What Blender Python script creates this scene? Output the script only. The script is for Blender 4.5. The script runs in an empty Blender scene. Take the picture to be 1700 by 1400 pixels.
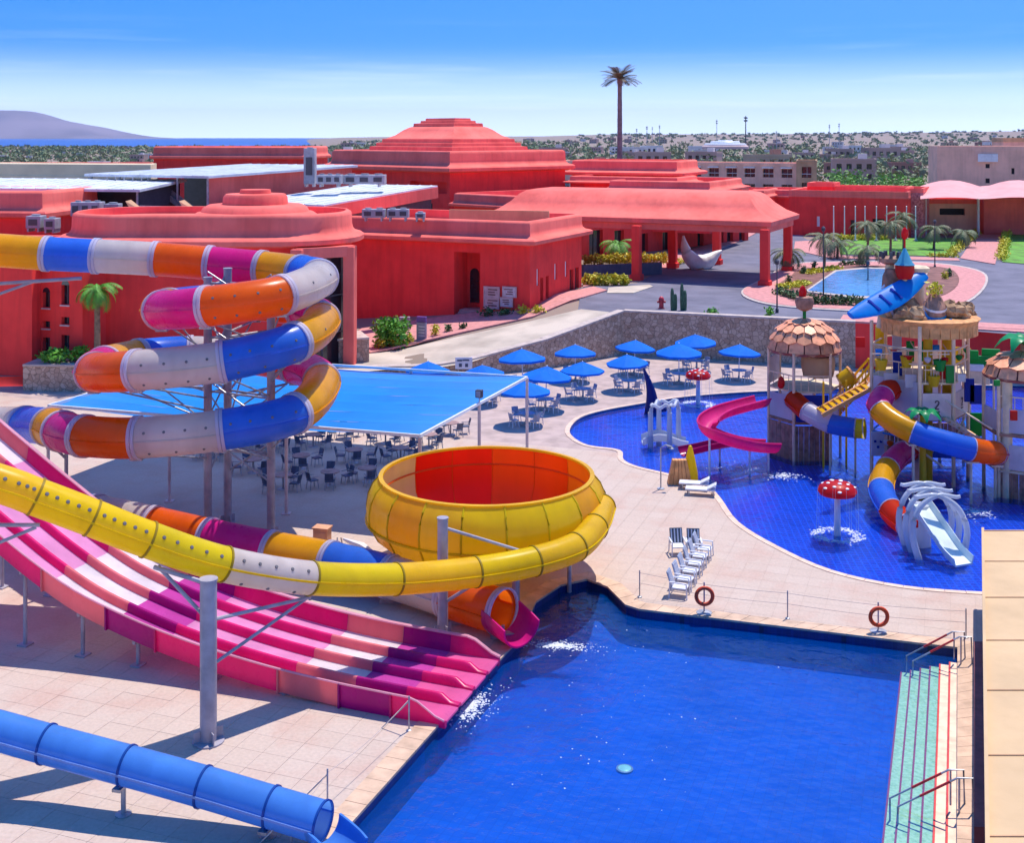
import bpy, bmesh, math, random
from mathutils import Vector as V, Matrix
from mathutils.geometry import tessellate_polygon
random.seed(7)
R = math.radians
SC = bpy.context.scene
COL = SC.collection

# ------------------------------------------------------------------ camera
F, CX, HY, CAMH = 2000.0, 850.0, 228.0, 18.0        # calibration of the photograph (1700 x 1400): focal length in px, axis, horizon row, height
cd = bpy.data.cameras.new('camera'); cam = bpy.data.objects.new('camera', cd); COL.objects.link(cam)
cam.location = (0, 0, CAMH); cam.rotation_euler = (R(90), 0, 0)
cd.sensor_width = 36.0; cd.lens = F / 1700 * 36; cd.shift_y = -(700 - HY) / 1700
cd.clip_start = 0.5; cd.clip_end = 80000
SC.camera = cam
# ------------------------------------------------------------------ world, sun, exposure
SUN_EL, SUN_AZ = R(68), R(36)
w = bpy.data.worlds.new('World'); SC.world = w; w.use_nodes = True
nt = w.node_tree; nt.nodes.clear()
def wn(t, **k):
    n = nt.nodes.new(t)
    for a, b in k.items(): setattr(n, a, b)
    return n
out = wn('ShaderNodeOutputWorld'); bg = wn('ShaderNodeBackground'); bg.inputs[1].default_value = 0.15
tc = wn('ShaderNodeTexCoord')
mp = wn('ShaderNodeMapping'); mp.inputs['Scale'].default_value = (1, 1, 7.0); mp.inputs['Location'].default_value = (0, 0, 0.16)
nrm = wn('ShaderNodeVectorMath', operation='NORMALIZE')
sky = wn('ShaderNodeTexSky'); sky.sky_type = 'NISHITA'; sky.sun_disc = False
sky.sun_elevation = SUN_EL; sky.sun_rotation = SUN_AZ; sky.air_density = 1.15; sky.dust_density = 0.1; sky.ozone_density = 2.2
hsv = wn('ShaderNodeHueSaturation'); hsv.inputs['Saturation'].default_value = 1.45; hsv.inputs['Hue'].default_value = 0.521; hsv.inputs['Value'].default_value = 1.0
nt.links.new(tc.outputs['Generated'], mp.inputs[0]); nt.links.new(mp.outputs[0], nrm.inputs[0]); nt.links.new(nrm.outputs[0], sky.inputs[0])
nt.links.new(sky.outputs[0], hsv.inputs['Color'])
# thin streaky cirrus
mp2 = wn('ShaderNodeMapping'); mp2.inputs['Scale'].default_value = (2.6, 2.6, 55.0)
nz = wn('ShaderNodeTexNoise'); nz.inputs['Scale'].default_value = 1.6; nz.inputs['Detail'].default_value = 7; nz.inputs['Roughness'].default_value = 0.55
cr = wn('ShaderNodeValToRGB'); cr.color_ramp.elements[0].position = 0.53; cr.color_ramp.elements[1].position = 0.88
sep = wn('ShaderNodeSeparateXYZ'); band = wn('ShaderNodeValToRGB')
band.color_ramp.elements[0].position = 0.0; band.color_ramp.elements[0].color = (.6, .6, .6, 1)
band.color_ramp.elements[1].position = 0.10; band.color_ramp.elements[1].color = (.0, .0, .0, 1)
mul = wn('ShaderNodeMath', operation='MULTIPLY'); mixc = wn('ShaderNodeMixRGB')
mixc.inputs[2].default_value = (4.6, 5.0, 5.4, 1)
L_ = nt.links.new
L_(tc.outputs['Generated'], mp2.inputs[0]); L_(mp2.outputs[0], nz.inputs['Vector']); L_(nz.outputs[0], cr.inputs[0])
L_(tc.outputs['Generated'], sep.inputs[0]); L_(sep.outputs[2], band.inputs[0])
L_(cr.outputs[0], mul.inputs[0]); L_(band.outputs[0], mul.inputs[1]); L_(mul.outputs[0], mixc.inputs[0])
glow = wn('ShaderNodeValToRGB'); glow.color_ramp.elements[0].position = 0.0; glow.color_ramp.elements[0].color = (.72, .72, .72, 1); glow.color_ramp.interpolation = 'EASE'; glow.color_ramp.elements[1].position = 0.080; glow.color_ramp.elements[1].color = (0, 0, 0, 1)
mixh = wn('ShaderNodeMixRGB'); mixh.inputs[2].default_value = (4.9, 5.4, 6.5, 1)      # pale air low over the horizon, all the way round
L_(sep.outputs[2], glow.inputs[0]); L_(glow.outputs[0], mixh.inputs[0]); grd = wn('ShaderNodeMixRGB', blend_type='MULTIPLY'); grd.inputs[0].default_value = 1; grd.inputs[2].default_value = (1.04, 1.0, .70, 1); L_(hsv.outputs[0], grd.inputs[1]); L_(grd.outputs[0], mixh.inputs[1])
L_(mixh.outputs[0], mixc.inputs[1]); L_(mixc.outputs[0], bg.inputs[0]); L_(bg.outputs[0], out.inputs[0])
sd = bpy.data.lights.new('sun', 'SUN'); sd.energy = 2.25; sd.angle = R(0.5); sd.color = (1.0, 0.93, 0.83)
sun = bpy.data.objects.new('sun', sd); COL.objects.link(sun)
to_sun = V((math.cos(SUN_EL) * math.sin(SUN_AZ), math.cos(SUN_EL) * math.cos(SUN_AZ), math.sin(SUN_EL)))
sun.rotation_euler = (-to_sun).to_track_quat('-Z', 'Y').to_euler(); sun.location = (0, 40, 60)
SC.view_settings.view_transform = 'Standard'; SC.view_settings.look = 'None'; SC.view_settings.gamma = 1; SC.view_settings.exposure = 1.24
SC.view_settings.use_curve_mapping = False
SC.cycles.max_bounces = 6; SC.cycles.diffuse_bounces = 4; SC.cycles.glossy_bounces = 3; SC.cycles.transparent_max_bounces = 12; SC.cycles.caustics_reflective = False; SC.cycles.caustics_refractive = False
SC.cycles.volume_bounces = 0

# ------------------------------------------------------------------ helpers
def at(px, py, d): return V(((px - CX) * d / F, d, CAMH - (py - HY) * d / F))
def gp(px, py, z=0.0):
    d = (CAMH - z) * F / (py - HY); return V(((px - CX) * d / F, d, z))
def smooth(a, b, t):
    t = max(0, min(1, (t - a) / (b - a))); return t * t * (3 - 2 * t)

MATS = {}
def mat(name, col=(.5, .5, .5), rough=.6, var=.10, scale=1.2, bump=0., bscale=12., metal=0., coat=0., spec=.5, streak=0., tint=None, rnd=0., trans=0.):
    """procedural Principled material: base colour broken by two noises, optional rain streaks, fine relief"""
    if name in MATS: return MATS[name]
    m = bpy.data.materials.new(name); m.use_nodes = True; MATS[name] = m
    n, l = m.node_tree.nodes, m.node_tree.links
    p = n['Principled BSDF']; p.inputs['Roughness'].default_value = rough; p.inputs['Metallic'].default_value = metal
    p.inputs['Coat Weight'].default_value = coat; p.inputs['Coat Roughness'].default_value = .08; p.inputs['Specular IOR Level'].default_value = spec
    if trans:
        p.inputs['Subsurface Weight'].default_value = trans; p.inputs['Subsurface Radius'].default_value = (.08, .08, .08); p.inputs['Subsurface Scale'].default_value = .3
    g = n.new('ShaderNodeNewGeometry')
    t = n.new('ShaderNodeTexNoise'); t.inputs['Scale'].default_value = scale; t.inputs['Detail'].default_value = 6
    l.new(g.outputs['Position'], t.inputs['Vector'])
    mx = n.new('ShaderNodeMixRGB'); c = V(col[:3]); t2 = V(tint) if tint else c * (1 - 2.2 * var)
    mx.inputs[1].default_value = (*[min(1, x * (1 + var)) for x in c], 1); mx.inputs[2].default_value = (*t2, 1)
    rp = n.new('ShaderNodeValToRGB'); rp.color_ramp.elements[0].position = .38; rp.color_ramp.elements[1].position = .70
    l.new(t.outputs[0], rp.inputs[0]); l.new(rp.outputs[0], mx.inputs[0]); last = mx.outputs[0]
    if streak:
        mpp = n.new('ShaderNodeMapping'); mpp.inputs['Scale'].default_value = (2.2, 2.2, .22)
        ts = n.new('ShaderNodeTexNoise'); ts.inputs['Scale'].default_value = 1.0; ts.inputs['Detail'].default_value = 5
        rs = n.new('ShaderNodeValToRGB'); rs.color_ramp.elements[0].position = .45; rs.color_ramp.elements[1].position = .75
        ms = n.new('ShaderNodeMixRGB'); ms.blend_type = 'MULTIPLY'; ms.inputs[2].default_value = (1 - streak, 1 - streak * 1.1, 1 - streak * 1.1, 1)
        l.new(g.outputs['Position'], mpp.inputs[0]); l.new(mpp.outputs[0], ts.inputs['Vector']); l.new(ts.outputs[0], rs.inputs[0])
        l.new(rs.outputs[0], ms.inputs[0]); l.new(last, ms.inputs[1]); last = ms.outputs[0]
    if rnd:
        oi = n.new('ShaderNodeObjectInfo'); hs = n.new('ShaderNodeHueSaturation'); mr = n.new('ShaderNodeMapRange')
        mr.inputs[3].default_value = 1 - rnd; mr.inputs[4].default_value = 1 + rnd
        l.new(oi.outputs['Random'], mr.inputs[0]); l.new(mr.outputs[0], hs.inputs['Value']); l.new(last, hs.inputs['Color']); last = hs.outputs[0]
    l.new(last, p.inputs['Base Color'])
    # roughness break-up
    mr2 = n.new('ShaderNodeMapRange'); mr2.inputs[3].default_value = max(.03, rough - .1); mr2.inputs[4].default_value = min(1, rough + .12)
    tr = n.new('ShaderNodeTexNoise'); tr.inputs['Scale'].default_value = scale * 4; l.new(g.outputs['Position'], tr.inputs['Vector'])
    l.new(tr.outputs[0], mr2.inputs[0]); l.new(mr2.outputs[0], p.inputs['Roughness'])
    if bump:
        tb = n.new('ShaderNodeTexNoise'); tb.inputs['Scale'].default_value = bscale; tb.inputs['Detail'].default_value = 5
        b = n.new('ShaderNodeBump'); b.inputs['Strength'].default_value = bump; b.inputs['Distance'].default_value = .05
        l.new(g.outputs['Position'], tb.inputs['Vector']); l.new(tb.outputs[0], b.inputs['Height']); l.new(b.outputs[0], p.inputs['Normal'])
    return m

class MB:
    def __init__(s): s.v = []; s.f = []
    def add(s, vs, fs):
        o = len(s.v); s.v += [V(x) for x in vs]; s.f += [tuple(i + o for i in f) for f in fs]; return s
    def box(s, c, sz, rz=0., m=None):
        hx, hy, hz = sz[0] / 2, sz[1] / 2, sz[2] / 2
        r = Matrix.Rotation(rz, 3, 'Z') if m is None else m
        vs = [V(c) + r @ V((x * hx, y * hy, z * hz)) for z in (-1, 1) for x, y in ((-1, -1), (1, -1), (1, 1), (-1, 1))]
        return s.add(vs, [(3, 2, 1, 0), (4, 5, 6, 7), (0, 1, 5, 4), (1, 2, 6, 5), (2, 3, 7, 6), (3, 0, 4, 7)])
    def bar(s, a, b, wd=.1, h=None):
        a, b = V(a), V(b); h = h or wd; t = (b - a).normalized(); up = V((0, 0, 1)) if abs(t.z) < .95 else V((0, 1, 0))
        x = t.cross(up).normalized(); y = x.cross(t)
        vs = [p + x * i * wd / 2 + y * j * h / 2 for p in (a, b) for i, j in ((-1, -1), (1, -1), (1, 1), (-1, 1))]
        return s.add(vs, [(3, 2, 1, 0), (4, 5, 6, 7), (0, 1, 5, 4), (1, 2, 6, 5), (2, 3, 7, 6), (3, 0, 4, 7)])
    def loft(s, rings, cap0=True, cap1=True, closed=True):
        n = len(rings[0]); vs = [p for r in rings for p in r]; fs = []
        for i in range(len(rings) - 1):
            for j in range(n if closed else n - 1):
                k = (j + 1) % n; fs.append((i * n + j, i * n + k, (i + 1) * n + k, (i + 1) * n + j))
        if cap0: fs.append(tuple(range(n))[::-1])
        if cap1: fs.append(tuple((len(rings) - 1) * n + j for j in range(n)))
        return s.add(vs, fs)
    def tube(s, pts, r, n=8, cap=True):
        pts = [V(p) for p in pts]; rings = []
        for i, p in enumerate(pts):
            t = (pts[min(i + 1, len(pts) - 1)] - pts[max(i - 1, 0)]).normalized()
            up = V((0, 0, 1)) if abs(t.z) < .93 else V((0, 1, 0))
            x = t.cross(up).normalized(); y = x.cross(t); rr = r[i] if isinstance(r, (list, tuple)) else r
            rings.append([p + (x * math.cos(a) + y * math.sin(a)) * rr for a in (2 * math.pi * k / n for k in range(n))])
        return s.loft(rings, cap, cap)
    def lathe(s, prof, c=(0, 0, 0), n=24, sx=1., sy=1.):
        c = V(c); rings = [[c + V((r * sx * math.cos(a), r * sy * math.sin(a), z)) for a in (2 * math.pi * k / n for k in range(n))] for r, z in prof]
        return s.loft(rings, prof[0][0] > .001, prof[-1][0] > .001)
    def prism(s, poly, z0, z1):
        return s.loft([[V((p[0], p[1], z0)) for p in poly], [V((p[0], p[1], z1)) for p in poly]])
    def sheet(s, loops):
        loops = [[V(p) for p in lp] for lp in loops]; fl = [p for lp in loops for p in lp]
        return s.add(fl, [tuple(t) for t in tessellate_polygon(loops)])
    def blob(s, c, r, seed=0, n=10, m=7, amp=.25):
        rnd = random.Random(seed); ph = [rnd.uniform(0, 6.28) for _ in range(6)]; c = V(c); rings = []
        for i in range(m + 1):
            th = math.pi * i / m; ring = []
            for k in range(n):
                a = 2 * math.pi * k / n
                q = 1 + amp * (math.sin(2 * a + ph[0]) * math.sin(th * 2 + ph[1]) + .6 * math.sin(3 * a + ph[2]) * math.sin(th * 3 + ph[3]))
                ring.append(c + V((r[0] * q * math.sin(th) * math.cos(a), r[1] * q * math.sin(th) * math.sin(a), r[2] * q * math.cos(th))))
            rings.append(ring)
        return s.loft(rings, False, False)
    def leaves(s, c, r, n, size, seed=0, flat=.0):
        """leaf-sized faces scattered through an ellipsoid, denser near its uneven surface"""
        rnd = random.Random(seed); c = V(c)
        ph = [rnd.uniform(0, 6.28) for _ in range(4)]
        for _ in range(n):
            d = V((rnd.gauss(0, 1), rnd.gauss(0, 1), rnd.gauss(0, 1))).normalized()
            q = (rnd.random() ** .45) * (1 + .22 * math.sin(4 * math.atan2(d.y, d.x) + ph[0]) + .18 * math.sin(5 * d.z + ph[1]))
            p = c + V((d.x * r[0] * q, d.y * r[1] * q, d.z * r[2] * q))
            a = V((rnd.gauss(0, 1), rnd.gauss(0, 1), rnd.gauss(0, .7))).normalized(); b = a.cross(V((rnd.gauss(0, 1), rnd.gauss(0, 1), rnd.gauss(0, 1)))).normalized()
            z = size * rnd.uniform(.6, 1.3)
            s.add([p - a * z, p + b * z * .45, p + a * z, p - b * z * .45], [(0, 1, 2, 3)])
        return s
    def build(s, name, m, parent=None, smoothed=False, kind=None, local=False, bevel=0.):
        me = bpy.data.meshes.new(name); off = V((0, 0, 0))
        o = bpy.data.objects.new(name, me); COL.objects.link(o)
        if parent:
            o.parent = parent; q = parent
            if not local:
                while q: off += q.location; q = q.parent
        elif not local and s.v:
            xs = [p.x for p in s.v]; ys = [p.y for p in s.v]; off = V(((min(xs) + max(xs)) / 2, (min(ys) + max(ys)) / 2, min(p.z for p in s.v))); o.location = off
        me.from_pydata([p - off for p in s.v], [], s.f)
        if len(s.f) < 40000:
            bm = bmesh.new(); bm.from_mesh(me); bmesh.ops.recalc_face_normals(bm, faces=bm.faces); bm.to_mesh(me); bm.free()
        me.materials.append(m)
        if smoothed:
            me.polygons.foreach_set('use_smooth', [True] * len(me.polygons))
            if smoothed != 'all': me.set_sharp_from_angle(angle=R(42))
        if kind: o['kind'] = kind
        if bevel:
            b = o.modifiers.new('edge', 'BEVEL'); b.width = bevel; b.segments = 2; b.limit_method = 'ANGLE'
        return o

def tag(o, label=None, cat=None, group=None, kind=None):
    if label: o['label'] = label
    if cat: o['category'] = cat
    if group: o['group'] = group
    if kind: o['kind'] = kind
    return o
def thing(name, label, cat, loc=(0, 0, 0), group=None):
    o = bpy.data.objects.new(name, None); COL.objects.link(o); o.location = V(loc); o.empty_display_size = .3
    return tag(o, label, cat, group)
def kids(o): return [c for c in bpy.data.objects if c.parent == o]
CH = {}
def tree_of(o):
    if o.name not in CH: CH[o.name] = [(c, tree_of(c)) for c in kids(o)]
    return CH[o.name]
def dup(root, loc, rz=0., label=None, sc=1.):
    def cp(o, sub, par):
        c = o.copy(); COL.objects.link(c); c.parent = par
        for ch, s2 in sub: cp(ch, s2, c)
        return c
    c = cp(root, tree_of(root), None); c.location = V(loc); c.rotation_euler = (0, 0, rz); c.scale = (sc,) * 3
    if label: c['label'] = label
    return c
def catmull(pts, per=8):
    pts = [V(p) for p in pts]; P = [pts[0] * 2 - pts[1]] + pts + [pts[-1] * 2 - pts[-2]]; res = []
    for i in range(1, len(P) - 2):
        for k in range(per):
            t = k / per; a, b, c, d = P[i - 1], P[i], P[i + 1], P[i + 2]
            res.append(.5 * ((2 * b) + (c - a) * t + (2 * a - 5 * b + 4 * c - d) * t * t + (3 * b - a - 3 * c + d) * t ** 3))
    return res + [pts[-1]]
def offset_poly(poly, o):
    n = len(poly); res = []
    for i in range(n):
        a, b, c = (V((*poly[j % n][:2], 0)) for j in (i - 1, i, i + 1))
        e1 = (b - a).normalized(); e2 = (c - b).normalized(); n1 = V((e1.y, -e1.x, 0)); n2 = V((e2.y, -e2.x, 0))
        q = (n1 + n2); q = q / max(.3, 1 + n1.dot(n2)); res.append(V((b.x + q.x * o, b.y + q.y * o, 0)))
    return res
def prof_loft(mb, poly, prof, cap=False):
    rings = []
    for o, z in prof:
        r = offset_poly(poly, o); rings.append([V((p.x, p.y, z)) for p in r])
    return mb.loft(rings, False, cap)
def wall_face(mb, a, b, z0, z1, ops=(), depth=.35):
    """vertical wall a->b (outside to the right of a->b) with real openings (t0,t1,z0,z1); returns panel rects at the back of each recess"""
    a, b = V((*a[:2], 0)), V((*b[:2], 0)); L = (b - a).length; t = (b - a) / L; nin = V((-t.y, t.x, 0))
    P = lambda u, z, d=0.: a + t * u + nin * d + V((0, 0, z))
    us = sorted({0., L} | {q for o in ops for q in o[:2]}); zs = sorted({z0, z1} | {q for o in ops for q in o[2:4]})
    for i in range(len(us) - 1):
        for j in range(len(zs) - 1):
            cu, cz = (us[i] + us[i + 1]) / 2, (zs[j] + zs[j + 1]) / 2
            if any(o[0] < cu < o[1] and o[2] < cz < o[3] for o in ops): continue
            mb.add([P(us[i], zs[j]), P(us[i + 1], zs[j]), P(us[i + 1], zs[j + 1]), P(us[i], zs[j + 1])], [(0, 1, 2, 3)])
    pan = []
    for o in ops:
        dp = o[4] if len(o) > 4 else depth; c = [(o[0], o[2]), (o[1], o[2]), (o[1], o[3]), (o[0], o[3])]
        for k in range(4):
            p, q = c[k], c[(k + 1) % 4]; mb.add([P(*p), P(*q), P(*q, dp), P(*p, dp)], [(0, 1, 2, 3)])
        pan.append([P(*p, dp - .004) for p in c])
    return pan
def face_tz(a, b, px, py):
    a, b = V((*a[:2], 0)), V((*b[:2], 0)); t = (b - a).normalized(); k = (px - CX) / F
    u = (k * a.y - a.x) / (t.x - k * t.y); d = a.y + t.y * u
    return u, CAMH - (py - HY) * d / F
def px_op(a, b, x0, y0, x1, y1, *rest):
    u0, za = face_tz(a, b, x0, y0); u1, zb = face_tz(a, b, x1, y1); return (min(u0, u1), max(u0, u1), min(za, zb), max(za, zb), *rest)
def axes(deg): return V((math.cos(R(deg)), math.sin(R(deg)), 0)), V((-math.sin(R(deg)), math.cos(R(deg)), 0))
def rect(B, Ln, Rn, deg=-25):
    u, v = axes(deg); B = V((B[0], B[1], 0)); A = B - u * Ln; return [A, B, B + v * Rn, A + v * Rn]

# ------------------------------------------------------------------ materials
RED = mat('red_stucco', (.96, .062, .052), .85, .05, .5, .2, 30, streak=.13, tint=(.84, .050, .045), spec=.2)
REDR = mat('red_roof_render', (.93, .185, .145), .85, .06, .35, .2, 30, streak=.11, tint=(.82, .14, .11), spec=.2)
PINKPAVE = mat('pink_pavers', (.60, .25, .23), .85, .10, 2.5, .2, 25)
STONE = None
SAND = mat('sand_land', (.29, .20, .16), .95, .15, .02, 0, 5, tint=(.17, .145, .10))
CREAM = mat('cream_panel', (.60, .395, .20), .6, .05, .4, .1, 20, streak=.06)
TAN = mat('tan_render', (.62, .37, .20), .85, .1, .4, .15, 20, streak=.12)
HOTEL = mat('pinkish_render', (.92, .52, .37), .85, .08, .3, .1, 20, streak=.1)
WHITE = mat('white_paint', (.80, .80, .80), .4, .05, 1.5, .05, 20, streak=.06)
WROOF = mat('white_sheet_roof', (.70, .72, .76), .5, .08, .5, .1, 6, streak=.1)
GLASS = mat('dark_glass', (.015, .02, .03), .08, .2, 1, spec=.7)
DARK = mat('dark_void', (.02, .018, .02), .8, .2, 1)
STEEL = mat('galvanised_steel', (.40, .40, .43), .45, .15, 3, .05, 15, metal=.5, streak=.1)
POST = mat('mauve_grey_paint', (.36, .33, .38), .45, .1, 2, .03, 15, streak=.12)
DARKM = mat('dark_metal', (.05, .05, .07), .4, .1, 2)
ASPH = mat('asphalt', (.155, .145, .19), .9, .14, .35, .25, 40, tint=(.115, .11, .15))
CONC = mat('pale_concrete', (.54, .45, .36), .9, .12, .3, .15, 20, tint=(.36, .30, .24))
KERB = mat('kerb_stone', (.52, .42, .37), .85, .1, 2, .1, 20)
GRASS = mat('lawn', (.12, .32, .03), .95, .2, .6, .5, 30, tint=(.10, .17, .035))
LEAF = mat('leaf_green', (.055, .13, .03), .6, .25, 1.5, tint=(.03, .075, .02))
LEAFB = mat('leaf_bright', (.11, .34, .02), .6, .2, 1.5, tint=(.05, .20, .015))
LEAFY = mat('leaf_yellow', (.62, .52, .02), .6, .15, 1.5, tint=(.40, .42, .02))
LEAFP = mat('palm_frond', (.10, .15, .06), .6, .25, 1.5, tint=(.16, .13, .06))
BARK = mat('palm_bark', (.26, .17, .10), .95, .2, 3, .6, 14)
BLUEF = mat('blue_canvas', (.004, .19, .82), .75, .08, .8, .15, 30, trans=.0, spec=.2)
SAILF = mat('blue_shade_net', (.0, .33, .95), .8, .05, .4, .2, 60, spec=.2)

def lets_light(m, col, f):
    n, l = m.node_tree.nodes, m.node_tree.links; t = n.new('ShaderNodeBsdfTranslucent'); t.inputs[0].default_value = (*col, 1); x = n.new('ShaderNodeMixShader'); x.inputs[0].default_value = f
    l.new(n['Principled BSDF'].outputs[0], x.inputs[1]); l.new(t.outputs[0], x.inputs[2]); l.new(x.outputs[0], n['Material Output'].inputs['Surface'])
lets_light(SAILF, (.30, .42, .80), .45); lets_light(BLUEF, (.02, .22, .80), .3)
def stone_mat(name, c1, c2, sc):
    m = bpy.data.materials.new(name); m.use_nodes = True; n, l = m.node_tree.nodes, m.node_tree.links; p = n['Principled BSDF']; p.inputs['Roughness'].default_value = .92
    g = n.new('ShaderNodeNewGeometry'); a = n.new('ShaderNodeTexVoronoi'); a.inputs['Scale'].default_value = sc; l.new(g.outputs['Position'], a.inputs['Vector'])
    e = n.new('ShaderNodeTexVoronoi'); e.feature = 'DISTANCE_TO_EDGE'; e.inputs['Scale'].default_value = sc; l.new(g.outputs['Position'], e.inputs['Vector'])
    r = n.new('ShaderNodeValToRGB'); r.color_ramp.elements[0].color = (*c1, 1); r.color_ramp.elements[1].color = (*c2, 1)
    s = n.new('ShaderNodeSeparateColor'); l.new(a.outputs['Color'], s.inputs[0]); l.new(s.outputs[0], r.inputs[0])
    er = n.new('ShaderNodeValToRGB'); er.color_ramp.elements[0].position = .0; er.color_ramp.elements[1].position = .08; er.color_ramp.elements[0].color = (.45, .45, .45, 1)
    l.new(e.outputs['Distance'], er.inputs[0]); mx = n.new('ShaderNodeMixRGB'); mx.blend_type = 'MULTIPLY'; mx.inputs[0].default_value = 1
    l.new(r.outputs[0], mx.inputs[1]); l.new(er.outputs[0], mx.inputs[2]); l.new(mx.outputs[0], p.inputs['Base Color'])
    b = n.new('ShaderNodeBump'); b.inputs['Strength'].default_value = .6; b.inputs['Distance'].default_value = .06; l.new(er.outputs[0], b.inputs['Height']); l.new(b.outputs[0], p.inputs['Normal'])
    return m
STONE = stone_mat('rubble_stone', (.42, .27, .19), (.62, .45, .34), 2.9)
ROCK = mat('tan_rock', (.45, .27, .14), .9, .25, 2.5, .6, 6, tint=(.22, .11, .06))

def water_mat(name, tintc, wscale, bumps, deep=(.0, .05, .25)):
    m = bpy.data.materials.new(name); m.use_nodes = True; n, l = m.node_tree.nodes, m.node_tree.links; n.clear()
    o = n.new('ShaderNodeOutputMaterial'); tr = n.new('ShaderNodeBsdfTransparent'); tr.inputs[0].default_value = (*tintc, 1)
    df = n.new('ShaderNodeBsdfDiffuse'); df.inputs[0].default_value = (*deep, 1)
    gl = n.new('ShaderNodeBsdfGlossy'); gl.inputs['Roughness'].default_value = .04; gl.inputs[0].default_value = (1, 1, 1, 1)
    fr = n.new('ShaderNodeFresnel'); fr.inputs[0].default_value = 1.26
    g = n.new('ShaderNodeNewGeometry'); t1 = n.new('ShaderNodeTexNoise'); t1.inputs['Scale'].default_value = wscale; t1.inputs['Detail'].default_value = 4
    t2 = n.new('ShaderNodeTexNoise'); t2.inputs['Scale'].default_value = wscale * .22; t2.inputs['Detail'].default_value = 3
    ad = n.new('ShaderNodeMath'); ad.operation = 'MULTIPLY_ADD'; ad.inputs[1].default_value = 2.2
    b = n.new('ShaderNodeBump'); b.inputs['Strength'].default_value = bumps; b.inputs['Distance'].default_value = .08
    for t in (t1, t2): l.new(g.outputs['Position'], t.inputs['Vector'])
    l.new(t2.outputs[0], ad.inputs[0]); l.new(t1.outputs[0], ad.inputs[2]); l.new(ad.outputs[0], b.inputs['Height'])
    for x in (gl, fr): l.new(b.outputs[0], x.inputs['Normal'])
    mx0 = n.new('ShaderNodeMixShader'); mx0.inputs[0].default_value = .22; l.new(tr.outputs[0], mx0.inputs[1]); l.new(df.outputs[0], mx0.inputs[2])
    mx = n.new('ShaderNodeMixShader'); l.new(fr.outputs[0], mx.inputs[0]); l.new(mx0.outputs[0], mx.inputs[1]); l.new(gl.outputs[0], mx.inputs[2])
    l.new(mx.outputs[0], o.inputs['Surface']); return m
def tile_mat(name, c1, c2, size, joint, rot=-20., mortar=.03):
    m = bpy.data.materials.new(name); m.use_nodes = True; n, l = m.node_tree.nodes, m.node_tree.links; p = n['Principled BSDF']; p.inputs['Roughness'].default_value = .35
    g = n.new('ShaderNodeNewGeometry'); mp = n.new('ShaderNodeMapping'); mp.inputs['Rotation'].default_value = (0, 0, R(-rot)); mp.inputs['Scale'].default_value = (1 / size,) * 3
    l.new(g.outputs['Position'], mp.inputs[0])
    br = n.new('ShaderNodeTexBrick'); br.offset = 0; br.inputs['Scale'].default_value = 1; br.inputs['Mortar Size'].default_value = mortar; br.inputs['Brick Width'].default_value = 1; br.inputs['Row Height'].default_value = 1
    br.inputs['Color1'].default_value = (*c1, 1); br.inputs['Color2'].default_value = (*c2, 1); br.inputs['Mortar'].default_value = (*joint, 1); l.new(mp.outputs[0], br.inputs['Vector'])
    t = n.new('ShaderNodeTexNoise'); t.inputs['Scale'].default_value = .35; t.inputs['Detail'].default_value = 5; l.new(g.outputs['Position'], t.inputs['Vector'])
    mx = n.new('ShaderNodeMixRGB'); mx.blend_type = 'MULTIPLY'; mx.inputs[2].default_value = (.5, .78, .80, 1)
    rp = n.new('ShaderNodeValToRGB'); rp.color_ramp.elements[0].position = .4; rp.color_ramp.elements[1].position = .7; l.new(t.outputs[0], rp.inputs[0]); l.new(rp.outputs[0], mx.inputs[0])
    l.new(br.outputs[0], mx.inputs[1]); l.new(mx.outputs[0], p.inputs['Base Color']); return m
# ------------------------------------------------------------------ land, sea, mountain
RIDGE = [(-400, 228.5), (560, 228.5), (640, 227), (900, 226), (1000, 223), (1150, 222.5), (1300, 222), (1500, 220), (1700, 217), (2300, 216)]
def ridge_y(px):
    for (a, ya), (b, yb) in zip(RIDGE, RIDGE[1:]):
        if a <= px <= b: return ya + (yb - ya) * (px - a) / (b - a)
    return RIDGE[0][1] if px < 0 else RIDGE[-1][1]
def ground_z(x, y):
    t = .9 * x + .43 * y - 51.3
    z = max(.7, min(3.5, 3.5 + .155 * t))
    return z
def land_z(x, y):
    if y < 400: return ground_z(x, y)
    px = CX + F * x / y; z = ground_z(x, 400 if y > 400 else y); z = z + (3.5 - z) * smooth(150, 600, y)
    sea = 1 - smooth(-.21, -.15, x / y)
    rz = CAMH + (HY - ridge_y(px)) * 8000 / F
    z = z + (rz - z) * smooth(1500, 8000, y) * (1 - sea)
    return z - 60 * smooth(1900, 2200, y) * sea
WALLTOP = [(-120, 87), (-37, 87), (-26, 88.5), (-14, 90), (-3.2, 90.7), (2.6, 93.75), (9.25, 100), (26.8, 94), (34, 91.6), (60, 83), (120, 62)]
front = []
for (a, b), (c, d) in zip(WALLTOP, WALLTOP[1:]):
    k = max(1, int(math.hypot(c - a, d - b) / 2.2)); front += [(a + (c - a) * i / k, b + (d - b) * i / k) for i in range(k)]
front.append(WALLTOP[-1])
rows = [0, .02, .05, .1, .2, .35, .55, .8, 1.2, 1.8, 2.6, 3.8, 5.6, 8, 12, 20, 40, 90, 220, 500, 800]
rows = [0, 1.5, 3, 5, 7, 9.5, 12, 15, 18, 22, 27, 34, 45, 60, 85, 120, 200, 330, 600, 1000, 1600, 1800, 1900, 2000, 2100, 2300, 3000, 3300, 3600, 4500, 6000, 8200, 12000]
vs, n = [], len(front)
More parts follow.
